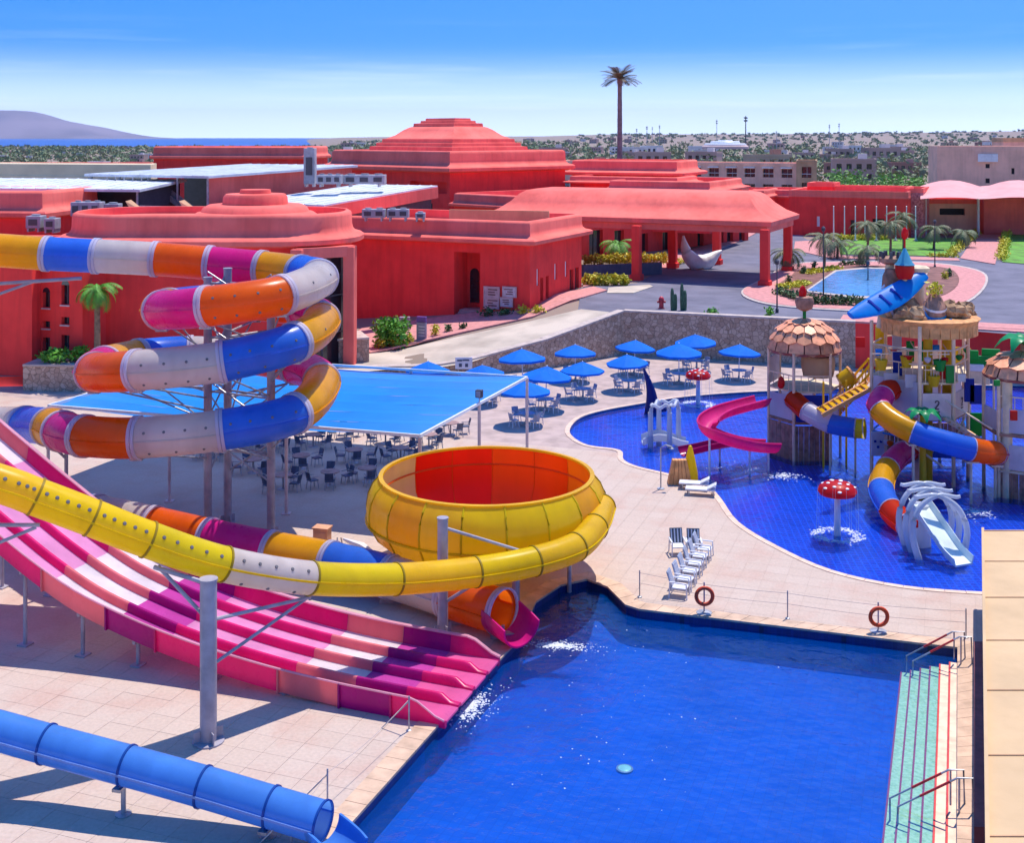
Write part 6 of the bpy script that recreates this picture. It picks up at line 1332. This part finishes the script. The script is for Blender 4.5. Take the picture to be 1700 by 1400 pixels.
c = at(1457, 737, 64); MB().box(c, (.7, .12, 1.3)).build('face_panel', LAV, mt, bevel=.03)
for dx, dz in ((-.15, .15), (.15, .15), (0, -.15)): MB().box(c + V((dx, -.08, dz)), (.12, .05, .12)).build('face_spot', NBL, mt)
# denser pipework, back panels and toys of the main tower
bk_ = [pts[4], pts[5], pts[6]]
for a, b in zip(bk_, bk_[1:]):
    fence_panel(mt, a, b, 3.45, 4.7, LAV); fence_panel(mt, a, b, 5.3, 6.3, GRP if a is bk_[0] else MUST); planks(mt, a, b, 0.4, 2.0, BRNP, 6)
ring = [pts[0], pts[1], pts[2], pts[3], pts[6], pts[5], pts[4]]
for z in (6.95, 2.3):
    for a, b in zip(ring, ring[1:] + ring[:1]): MB().tube([V((a.x, a.y, z)), V((b.x, b.y, z))], .05, 6).build('water_pipe', [PST, MUST, SKYB][int(z) % 3], mt)
rq = random.Random(77)
for k in range(16):
    i = rq.randrange(4); a, b = ring[i], ring[i + 1]; p = a.lerp(b, rq.uniform(.12, .88)); z = 6.95 if k < 9 else 2.3; c = V((p.x, p.y, z)); m = rq.choice((PRD, GRN, MUST, SKYB, ORG, LAV))
    MB().tube([c, c - V((0, 0, .35))], .03, 6).build('dropper', PST, mt); MB().lathe([(.06, -.62), (.17, -.5), (.19, -.38), (.05, -.32)], c, 10).build('spray_bell', m, mt, smoothed=True)
for k in range(5):
    i = rq.randrange(4); a, b = ring[i], ring[i + 1]; p = a.lerp(b, rq.uniform(.2, .8)); MB().lathe([(.02, -.03), (.28, -.03), (.28, .03), (.02, .03)], V((p.x, p.y - .1, 6.0 + .2 * k)), 10, 1, .25).build('valve_wheel', rq.choice((PRD, MUST, GRN)), mt)
for a, b in ((pts[0], pts[1]), (pts[2], pts[3])):
    for k in range(7): q = a.lerp(b, k / 6); MB().tube([V((q.x, q.y, 2.3)), V((a.lerp(b, 1 - k / 6).x, a.lerp(b, 1 - k / 6).y, 3.3))], .02, 5).build('net_rope', PST, mt)
# decoration on the roof: rocks, pillars, boat, board, funnel
rk = random.Random(12)
for k, (px, py, s_) in enumerate(((1482, 527, .55), (1497, 517, .6), (1510, 532, .7), (1500, 538, .5), (1522, 537, .5), (1577, 532, .65), (1592, 535, .6), (1604, 534, .5), (1585, 522, .45), (1490, 538, .5), (1568, 538, .4))):
    p = at(px, py, 64 + rk.uniform(-.9, 1.2)); r = thing('roof_rock', ['leftmost', 'second left', 'middle left', 'low left', 'left of hull', 'right of hull', 'large right', 'rightmost', 'upper right', 'far left low', 'small right'][k] + ' tan artificial rock on the main tower roof', 'rock', V((p.x, p.y, ZF + .9)), 'rocks on the tower roof')
    MB().blob(V((p.x, p.y, ZF + .9 + s_ * .55)), (s_, s_ * .8, s_ * .75), k, 9, 6, .3).build('boulder', ROCK, r)
    MB().blob(V((p.x + s_ * .5, p.y - .2, ZF + .9 + s_ * .2)), (s_ * .45, s_ * .4, s_ * .3), k + 30, 7, 5, .3).build('small_stone', ROCK, r)
bt_ = thing('roof_boat', 'small brown and blue boat stuck upright among rocks on the main tower', 'boat', at(1550, 545, 63.6)); hull = []
for q in range(9):
    t = q / 8; wz = math.sin(math.pi * min(1, .12 + .8 * t)) ** .7; c = at(1548 + 6 * t, 542 - 50 * t, 63.5 + .2 * t); hull.append([c + V((math.cos(a) * .62 * wz, math.sin(a) * .62 * wz * .9, (.1 + .2 * t) * math.sin(a))) for a in (6.2832 * k / 14 for k in range(14))])
MB().loft(hull).build('hull', BRNP, bt_, smoothed=True); 
for i in (3, 5): MB().loft([[p + (p - at(1550, 520, 63.6)) * V((1, 1, 0)).length * .03 for p in hull[i]], [p + (p - at(1550, 520, 63.6)) * .05 + V((0, 0, .12)) for p in hull[i]]], False, False).build('stripe', SKYB if i == 3 else WPL, bt_)
MB().loft([[at(1533, 512, 63.0) + V((0, 0, z)) + V((x, 0, 0)) for x, z in ((0, 0), (.25, -.4), (.9, -.75), (1.5, -.55), (1.5, -.85), (.9, -1.05), (.1, -.7))], [at(1533, 512, 63.0) + V((x, .15, z)) for x, z in ((0, 0), (.25, -.4), (.9, -.75), (1.5, -.55), (1.5, -.85), (.9, -1.05), (.1, -.7))]]).build('bow_trim', SKYB, bt_)
MB().tube([at(1554, 492, 63.6), at(1554, 478, 63.6)], .05).build('mast', TAN, bt_); MB().leaves(at(1552, 478, 63.6), (.5, .4, .4), 90, .14, 5).build('plant', LEAFY, bt_)
bd = thing('blue_surfboard', 'big azure blue surfboard jutting from the main tower roof', 'surfboard', at(1470, 535, 63)); tip, tail = at(1412, 524, 61.6), at(1534, 456, 65.0); rows = []
for i in range(15):
    t = i / 14; c = tip.lerp(tail, t) + V((0, 0, -.25 * math.sin(math.pi * t))); w_ = .66 * (math.sin(math.pi * min(.97, t * .85 + .06)) ** .6); sdv = V((.25, .3, .92)) ; sdv = ((tail - tip).normalized().cross(V((.3, -.5, .8)))).normalized(); nn = (tail - tip).normalized().cross(sdv)
    rows.append([c + sdv * w_ * math.cos(a) + nn * .13 * math.sin(a) for a in (6.2832 * k / 14 for k in range(14))])
MB().loft(rows).build('board', SKYB, bd, smoothed=True)
for t in (.3, .45, .6): c = tip.lerp(tail, t) + V((0, 0, -.25 * math.sin(math.pi * t))); MB().bar(c - sdv * .4 + nn * .14, c + sdv * .4 + nn * .14, .25, .03).build('grip_pad', NBL, bd); MB().bar(c - sdv * .4 - nn * .14, c + sdv * .4 - nn * .14, .25, .03).build('grip_pad', NBL, bd)
MB().bar(at(1475, 500, 63.4), at(1490, 540, 64), .2).build('bracket', STEEL, bd)
for k, (px0, yb, px1, yt, lb) in enumerate(((1466, 492, 1478, 436, 'pale tan pillar with dark crown at the left of the roof group'), (1528, 492, 1524, 452, 'pale tan pillar at the right of the surfboard tail'))):
    a, b = at(px0, 545, 65.5), at(px1, yt, 65.5); r = thing('roof_pillar', lb, 'pillar', a, 'pillars on the tower roof'); MB().tube([a, b], [.38, .24], 10).build('shaft', BEI, r, smoothed=True)
    MB().lathe([(.3, -.1), (.6, .05), (.62, .25), (.45, .35), (.2, .3)], b, 12).build('crown', BRNP if k == 0 else BEI, r, smoothed=True)
    if k == 0:
        for q in range(7): MB().box(b + V((.5 * math.cos(q * .9), .5 * math.sin(q * .9), .45)), (.16, .16, .3), q * .9).build('crenel', DARKM, r)
        MB().lathe([(.35, -1.6), (.55, -1.3), (.5, -.7), (.3, -.3)], b + V((.0, -.25, 0)), 10).build('barrel_belly', BRNP, r, smoothed=True); MB().tube([b + V((-.6, -.4, -1.4)), b + V((-.2, -.5, -.9)), b + V((.3, -.5, -1.2))], .08).build('rope', WPL, r)
fu = thing('red_funnel', 'red and light blue funnel figure at the top of the main tower', 'play figure', at(1502, 545, 64.5)); p = at(1502, 452, 64.5)
MB().tube([at(1502, 545, 64.5), p], .14).build('stalk', BEI, fu); MB().lathe([(.35, -.35), (.5, 0), (.5, .35), (.3, .4)], p, 14).build('body', PRD, fu, smoothed=True); MB().lathe([(.55, .4), (.4, .55), (.1, 1.2), (.02, 1.35)], p, 14).build('cone_hat', gel('gel_light_blue', (.12, .45, .65), .35), fu, smoothed=True); MB().tube([p + V((0, 0, 1.3)), p + V((0, 0, 2.0))], .05).build('spike', PRD, fu); bird(fu, p + V((0, 0, 1.8)), PRD, 1.1)
# decorative leaves
def deco_palm(root, c, n, L, m, seed=1, name='leaf'):
    rr = random.Random(seed)
    for k in range(n):
        a = 6.283 * k / n + rr.uniform(-.2, .2); dr = V((math.cos(a), math.sin(a), 0)); sd2 = V((-dr.y, dr.x, 0)); rows = []
        for i in range(6):
            t = i / 5; p = c + dr * (L * t) + V((0, 0, .5 * L * math.sin(t * 2.4) - .45 * L * t * t)); w_ = .26 * L * math.sin(math.pi * min(.96, .12 + .86 * t)); rows.append([p - sd2 * w_ - V((0, 0, w_ * .4)), p, p + sd2 * w_ - V((0, 0, w_ * .4)), p - V((0, 0, .05))])
        MB().loft(rows).build(name, m, root, smoothed=True)
dp = thing('green_play_palm', 'green plastic palm leaves beside the twisting tube slide', 'play palm', at(1535, 745, 60.5)); c = at(1532, 690, 60.5); MB().tube([V((c.x, c.y, FZ)), c], [.2, .14], 10).build('trunk', MUST, dp, smoothed=True); deco_palm(dp, c, 7, 1.0, LEAFG, 2)
# long twisting tube slide
tB = thing('twisting_tube_slide', 'long twisting play tube slide in orange, pink, yellow and blue from the main tower', 'water slide', at(1550, 800, 60))
TB_ = [at(1486, 642, 64.0), at(1466, 658, 62.6), at(1462, 682, 61.4), at(1516, 717, 60.0), at(1612, 746, 59.4), at(1652, 752, 60.4), at(1655, 752, 62.6), at(1600, 745, 64.4), at(1535, 742, 64.0), at(1500, 752, 62.2), at(1474, 778, 60.2), at(1463, 812, 58.4), at(1480, 848, 56.4), at(1507, 872, 55.0)]
tube_slide(tB, TB_, [ORG2, HOT, YEL, BLU, ORG, HOT, WHT, BLU, PRD, HOT, YEL, BLU, ORG2], .58, per=7, flange=LAV, fw=.05, fr_=1.05, double=False, n=22)
for q in (4, 5, 3): p = TB_[q]; MB().tube([V((p.x, p.y, FZ)), p - V((0, 0, .55))], .07, 8).build('leg', PST, tB); MB().box(p - V((0, 0, .6)), (.6, .6, .08)).build('saddle', PST, tB)
MB().tube([at(1490, 722, 62), at(1565, 775, 60)], .06).build('brace', PST, tB)
# right tower
T3 = V((26.1, 61.5, 0)); rtw = thing('right_play_tower', 'playground tower with coconut roof and green leaves at the right edge', 'play tower', T3 + V((0, 0, FZ))); hp = hexpts(T3, 1.9, 6, 30)
for p in hp: MB().tube([p + V((0, 0, FZ)), p + V((0, 0, 5.9))], .1, 8).build('post', PST, rtw, smoothed=True)
MB().prism(hexpts(T3, 2.0, 6, 30), 3.0, 3.15).build('platform', BRNP, rtw); MB().prism(hexpts(T3, 2.0, 6, 30), 1.2, 1.3).build('lower_platform', BEI, rtw); shingle_dome(rtw, T3, 1.9, 1.2, 5.9, 3, 12); MB().tube([T3 + V((0, 0, 7)), T3 + V((0, 0, 7.5))], .15).build('finial_pole', BRNP, rtw); deco_palm(rtw, T3 + V((.1, 0, 7.4)), 8, 1.5, LEAFG, 4)
fence_panel(rtw, hp[3], hp[4], 3.2, 4.4, LAV); fence_panel(rtw, hp[4], hp[5], 3.2, 4.4, WPL); fence_panel(rtw, hp[2], hp[3], 3.2, 4.2, LAV); fence_panel(rtw, hp[3], hp[4], 1.35, 2.6, GRP); fence_panel(rtw, hp[4], hp[5], 1.35, 2.6, LAV); fence_panel(rtw, hp[4], hp[5], 4.5, 5.3, GRN); planks(rtw, hp[3], hp[4], FZ, 1.2, BRNP, 6); planks(rtw, hp[4], hp[5], FZ, 1.2, BRNP, 6)
for px, py, m, w_, h in ((1683, 690, PRD, .35, .5), (1655, 636, GRN, .3, .3)): MB().box(at(px, py, 59.3), (w_, .12, h)).build('play_panel', m, rtw, bevel=.03)
balus(rtw, hp[3], hp[4], 4.4, .6, PST, 5); MB().tube([hp[3] + V((.4, 0, FZ)), hp[3] + V((.4, 0, 5.8))], .28, 12).build('thick_column', BEI, rtw, smoothed=True)
# stairs between main and right tower
stw = thing('play_stairs', 'straw coloured play stairs with navy panels between main and right towers', 'stairs', at(1610, 760, 62)); a, b = at(1585, 700, 62.2), at(1650, 745, 60.8)
a, b = at(1563, 690, 62.5), at(1640, 738, 61)
for k in range(10): p = a.lerp(b, (k + .5) / 10); MB().box(p, (.32, 1.1, .07)).build('tread', PTAN if k % 2 else CREAM, stw)
for sg in (-1, 1): MB().bar(a + V((0, .55 * sg, -.05)), b + V((0, .55 * sg, -.05)), .08, .25).build('stringer', PST, stw); MB().tube([a + V((0, .55 * sg, .9)), b + V((0, .55 * sg, .9))], .05).build('rail', PST, stw)
for px, py, w_, h, m in ((1622, 655, .75, 1.0, NBL), (1609, 648, .5, 1.2, NBL), (1622, 705, .7, 1.2, GRN)): MB().box(at(px, py, 63), (w_, .1, h)).build('panel', m, stw)
# net and slide shapes behind (green cargo net wall)
nw = thing('climbing_wall', 'green and white climbing panels behind the playground near the red wall', 'climbing wall', at(1600, 650, 70)); 
for px, py, w_, h, m in ((1600, 588, 1.6, .5, GRN), (1628, 602, 1.3, .8, GRN), (1645, 595, 1.0, 1.1, GRN), (1612, 610, 1.4, .4, WPL), (1590, 600, 1.0, .3, BEI), (1625, 625, 1.2, .9, BEI)): MB().box(at(px, py, 70), (w_, .2, h), R(-15)).build('panel', m, nw, bevel=.04)
for px in (1585, 1610, 1650): p = V(((px - CX) * 70.2 / F, 70.2, 0)); MB().tube([p + V((0, 0, FZ)), p + V((0, 0, 5.6))], .08, 8).build('post', PST, nw)
# white ribcage slide
WG = gel('gel_bone_white', (.74, .76, .80), .3); MINT = gel('gel_mint_white', (.80, .88, .84), .25, .1); rc = thing('ribcage_slide', 'white rib cage arch with small mint white slide in the splash pool', 'water slide', gp(1550, 925, FZ)); Rb = gp(1551, 915)
for k, dy in enumerate((-.75, .15, 1.05)):
    for sg in (-1, 1):
        P = catmull([Rb + V((sg * x, dy + q, z)) for x, q, z in ((.85, 0, FZ), (1.12, .05, .6), (1.15, .1, 1.3), (.85, .2, 2.0), (.35, .3, 2.4), (-.2, .35, 2.55), (-.8, .4, 2.45), (-1.0, .4, 2.48))], 4); n_ = len(P)
        MB().tube(P, [.16 - .09 * i / n_ for i in range(n_)], 10).build('rib', WG, rc, smoothed=True)
sp = [Rb + V((-.35, 1.0, 1.75)), Rb + V((-.2, .4, 1.45)), Rb + V((.1, -.4, .85)), Rb + V((.4, -1.1, .3)), Rb + V((.65, -1.7, .02))]; sp = catmull(sp, 4); xs_ = V((.93, .36, 0))
MB().loft([[p - xs_ * .50 + V((0, 0, .30)), p - xs_ * .42, p + xs_ * .42, p + xs_ * .50 + V((0, 0, .30)), p + xs_ * .55 + V((0, 0, .27)), p + xs_ * .45 - V((0, 0, .08)), p - xs_ * .45 - V((0, 0, .08)), p - xs_ * .55 + V((0, 0, .30))] for p in sp]).build('slide_bed', MINT, rc, smoothed=True)
MB().lathe([(.55, FZ), (.5, .6), (.45, 1.7)], Rb + V((-.3, 1.1, 0)), 12).build('plinth', WG, rc, smoothed=True); MB().box(Rb + V((-1.0, -.55, 1.35)), (.2, .12, .3)).build('red_marker', PRD, rc)
# mushroom fountains
def mushroom(px, yb, yc, wpx, lb, seed):
    b = gp(px, yb, -.2); s = b.y / F; r = thing('mushroom_fountain', lb, 'fountain', V((b.x, b.y, FZ)), 'red mushroom fountains'); z = CAMH - (yc - HY) * s; rd = wpx * s / 2
    MB().tube([V((b.x, b.y, FZ)), V((b.x, b.y, z))], [.17, .13], 12).build('stem', WPL, r, smoothed=True); MB().lathe([(.1, -.12), (rd * .9, -.16), (rd, -.02), (rd * .93, .17), (rd * .68, .33), (rd * .35, .42), (0, .44)], (b.x, b.y, z), 24).build('cap', PRD, r, smoothed=True); rr = random.Random(seed)
    for k in range(16):
        a = 2.4 * k; q = rd * math.sqrt((k + .6) / 17) * .95; zz = .44 - .36 * (q / rd) ** 2.2; MB().lathe([(.10, -.02), (.10, .02), (.05, .045), (0, .05)], (b.x + q * math.cos(a), b.y + q * math.sin(a), z + zz), 8, 1, 1).build('white_spot', WPL, r, smoothed=True)
    return b, rd
b, rd = mushroom(1390, 893, 815, 64, 'red mushroom fountain with white spots in front of the ribcage slide', 1); b2, rd2 = mushroom(1159, 674, 624, 42, 'small far red mushroom fountain below the umbrellas', 2)
for bb, rr_, sd0, lb in ((b, rd, 21, 'ring of splashing water around the near mushroom'), (b2, rd2, 22, 'ring of splashing water around the far mushroom')):
    mbf = MB(); rq = random.Random(sd0)
    for k in range(520):
        a = rq.uniform(0, 6.283); q = rr_ * rq.gauss(1.05, .16); s_ = rq.uniform(.006, .024); mbf.blob(V((bb.x + q * math.cos(a), bb.y + q * math.sin(a), -.08)), (s_ * 2.5, s_ * 2.5, s_ * .6), k, 6, 4)
    for k in range(14):       # falling threads of water from the cap rim
        a = 6.283 * k / 14 + rq.uniform(-.2, .2); p = V((bb.x + rr_ * math.cos(a), bb.y + rr_ * math.sin(a), 0)); 
        hh = 2.35 if rr_ > .85 else 1.9; mbf.tube([p + V((math.cos(a) * q * .09, math.sin(a) * q * .09, hh * (1 - q * q) - .08)) for q in (0, .25, .5, .75, 1)], [.003, .004, .005, .006, .007], 5)
    tag(mbf.build('foam', FOAM, smoothed=True), lb, 'water spray', kind='stuff')
# dark blue fin
fn = thing('blue_fin', 'tall dark navy whale tail fin standing in the far splash pool', 'play figure', gp(1085, 690, FZ)); NV = gel('gel_navy', (.008, .03, .22), .3); s = gp(1085, 690).y / F; B0 = gp(1082, 690, FZ); rows = []
for t in range(9):
    q = t / 8; cx = -14 * q + 6 * math.sin(q * 3.1); wx = (24 * (1 - q) ** .9 + 3) * s / 2; rows.append([B0 + V(((cx) * s + math.cos(a) * wx, math.sin(a) * .45 * (1 - .75 * q), q * 80 * s)) for a in (6.2832 * k / 12 for k in range(12))])
MB().loft(rows).build('fin', NV, fn, smoothed=True); MB().loft([[B0 + V((x * s, y_ * .3, z * s)) for x, y_, z in ((8, -1, 6), (24, -1, 9), (28, 0, 12), (24, 1, 9), (8, 1, 6), (6, 0, 14))], [B0 + V((x * s, y_ * .3, (z + 6) * s)) for x, y_, z in ((8, -1, 6), (22, -1, 8), (26, 0, 8), (22, 1, 8), (8, 1, 6), (6, 0, 12))]]).build('fluke', NV, fn, smoothed=True)
# white arch fountain with a little white slide
wf = thing('white_arch_fountain', 'white arch play fountain on four posts in the left part of the splash pool', 'fountain', gp(1105, 742, FZ)); B0 = gp(1103, 738)
for x, y in ((-.85, -.3), (.25, -.4), (-.2, 1.0), (.95, .9)): MB().tube([B0 + V((x, y, FZ)), B0 + V((x, y, 1.95))], [.17, .14], 10).build('post', WG, wf, smoothed=True)
for a, b_ in (((-.85, -.3), (.25, -.4)), ((-.2, 1.0), (.95, .9)), ((-.85, -.3), (-.2, 1.0)), ((.25, -.4), (.95, .9))):
    pm = ((a[0] + b_[0]) / 2, (a[1] + b_[1]) / 2); MB().tube(catmull([B0 + V((*a, 1.9)), B0 + V((a[0] * .7 + pm[0] * .3, a[1] * .7 + pm[1] * .3, 2.35)), B0 + V((*pm, 2.2)), B0 + V((b_[0] * .7 + pm[0] * .3, b_[1] * .7 + pm[1] * .3, 2.4)), B0 + V((*b_, 1.9))], 4), .10, 8).build('arch', WG, wf, smoothed=True)
MB().loft([[B0 + V((-1.3 + .9 * q * 2, .1 + .2 * q, .1 + .25 * math.sin(q * 3))) + V((0, y, z)) for y, z in ((-.5, .35), (-.4, .0), (.4, .0), (.5, .35), (.55, .3), (.45, -.1), (-.45, -.1), (-.55, .3))] for q in (0, .25, .5, .75, 1, 1.25, 1.5)]).build('small_slide', WG, wf, smoothed=True)
mg = thing('magenta_trough', 'short dark magenta trough slide beside the white arch fountain', 'water slide', at(1165, 745, 68)); half_pipe(mg, [at(1212, 728, 67), at(1180, 733, 67), at(1150, 740, 67), at(1132, 744, 66.8)], .42, .45, gel('gel_dark_magenta', (.50, .01, .16), .3), 'trough', 185, 355)
for px in (1150, 1195): p = at(px, 740, 67); MB().tube([V((p.x, p.y, FZ)), V((p.x, p.y, p.z - .2))], .06).build('leg', WPL, mg)
# yellow cone and brown box at pool edge, white bench pads
b = gp(1128, 803); r = thing('brown_play_box', 'brown tapered wooden box beside the yellow cone at the pool edge', 'box', b)
for k in range(5): MB().loft([[b + V((-.62 + .25 * k + .01, -.3, 0)), b + V((-.62 + .25 * k + .24, -.3, 0)), b + V((-.62 + .25 * k + .24, .3, 0)), b + V((-.62 + .25 * k + .01, .3, 0))], [b + V((-.38 + .15 * k + .01, -.2, 1.25)), b + V((-.38 + .15 * k + .14, -.2, 1.25)), b + V((-.38 + .15 * k + .14, .2, 1.25)), b + V((-.38 + .15 * k + .01, .2, 1.25))]]).build('plank', PTAN, r)
b = gp(1146, 801); r = thing('yellow_cone', 'tall yellow cone standing at the splash pool edge', 'cone', b); MB().lathe([(.42, 0), (.40, .5), (.24, 1.3), (.08, 1.9), (0, 1.95)], b, 12).build('cone', LEM, r, smoothed=True); MB().lathe([(.46, 0), (.46, .06), (.4, .07)], b, 12).build('foot', MUST, r)
for k, (x, y) in enumerate(((1152, 812), (1163, 822))):
    b = gp(x, y); r = thing('white_lounger', ['rear', 'front'][k] + ' white low sun bed on the terrace by the yellow cone', 'sun bed', b, 'sun beds by the cone'); MB().box(b + V((0, 0, .32)), (1.5, .62, .09), R(-12)).build('mattress', WPL, r, bevel=.03); MB().box(b + V((.55, -.12, .48)), (.5, .6, .07), m=Matrix.Rotation(R(-12), 3, 'Z') @ Matrix.Rotation(R(-28), 3, 'Y')).build('headrest', WPL, r, bevel=.03)
    for sx in (-1, 1):
        for sy in (-1, 1): MB().bar(b + V((.6 * sx, .24 * sy - .12 * sx, .3)), b + V((.6 * sx, .24 * sy - .12 * sx, 0)), .05).build('leg', STEEL, r)
b = gp(1097, 812); r = thing('pool_shower', 'slim steel shower post at the splash pool edge', 'shower', b); MB().tube([b, b + V((0, 0, 2.1)), b + V((.25, 0, 2.25)), b + V((.55, 0, 2.15))], .035, 8).build('pipe', STEEL, r, smoothed=True); MB().lathe([(.03, .1), (.12, .02), (.12, 0)], b + V((.56, 0, 2.05)), 10).build('shower_head', STEEL, r); MB().lathe([(.2, 0), (.2, .04), (.05, .06)], b, 10).build('base', STEEL, r)
# ground jets in the splash pool
for k, (x, y) in enumerate(((1226, 776), (1300, 790), (1620, 850))):
    c = gp(x, y, -.08); mbf = MB(); rq = random.Random(60 + k)
    for j in range(320): s_ = rq.uniform(.005, .022); a = rq.uniform(0, 6.28); q = abs(rq.gauss(0, .5)); mbf.blob(c + V((q * math.cos(a) * 1.4, q * math.sin(a), .0)), (s_ * 2.5, s_ * 2, s_ * .6), j, 6, 4)
    tag(mbf.build('foam', FOAM, smoothed=True), ['splash patch below the pink flume', 'splash patch in the middle of the splash pool', 'splash patch right of the ribcage slide'][k], 'water spray', kind='stuff')
# underwater pool lamp
r = thing('pool_lamp', 'round underwater lamp shining in the swimming pool', 'pool lamp', gp(1037, 1279, -1.25)); b = gp(1037, 1279, -1.25); LMP = mat('lamp_glass', (.55, .85, .65), .3, .05, 5); MB().lathe([(.26, 0), (.26, .05), (.2, .06)], b, 18).build('bezel', STEEL, r); MB().lathe([(.2, .06), (.12, .09), (0, .1)], b, 18).build('lens', LMP, r, smoothed=True)

# ------------------------------------------------------------------ air
hz = bpy.data.materials.new('haze_air'); hz.use_nodes = True; n_, l_ = hz.node_tree.nodes, hz.node_tree.links; n_.clear()
ho = n_.new('ShaderNodeOutputMaterial'); hv = n_.new('ShaderNodeVolumePrincipled'); hv.inputs['Color'].default_value = (.60, .68, 1.0, 1); hv.inputs['Density'].default_value = 3.0e-5; l_.new(hv.outputs[0], ho.inputs['Volume'])
tag(MB().box((0, 13990, 295), (44000, 28100, 730)).build('haze', hz), 'thin pale haze over the plain and the bay', 'haze', kind='stuff')
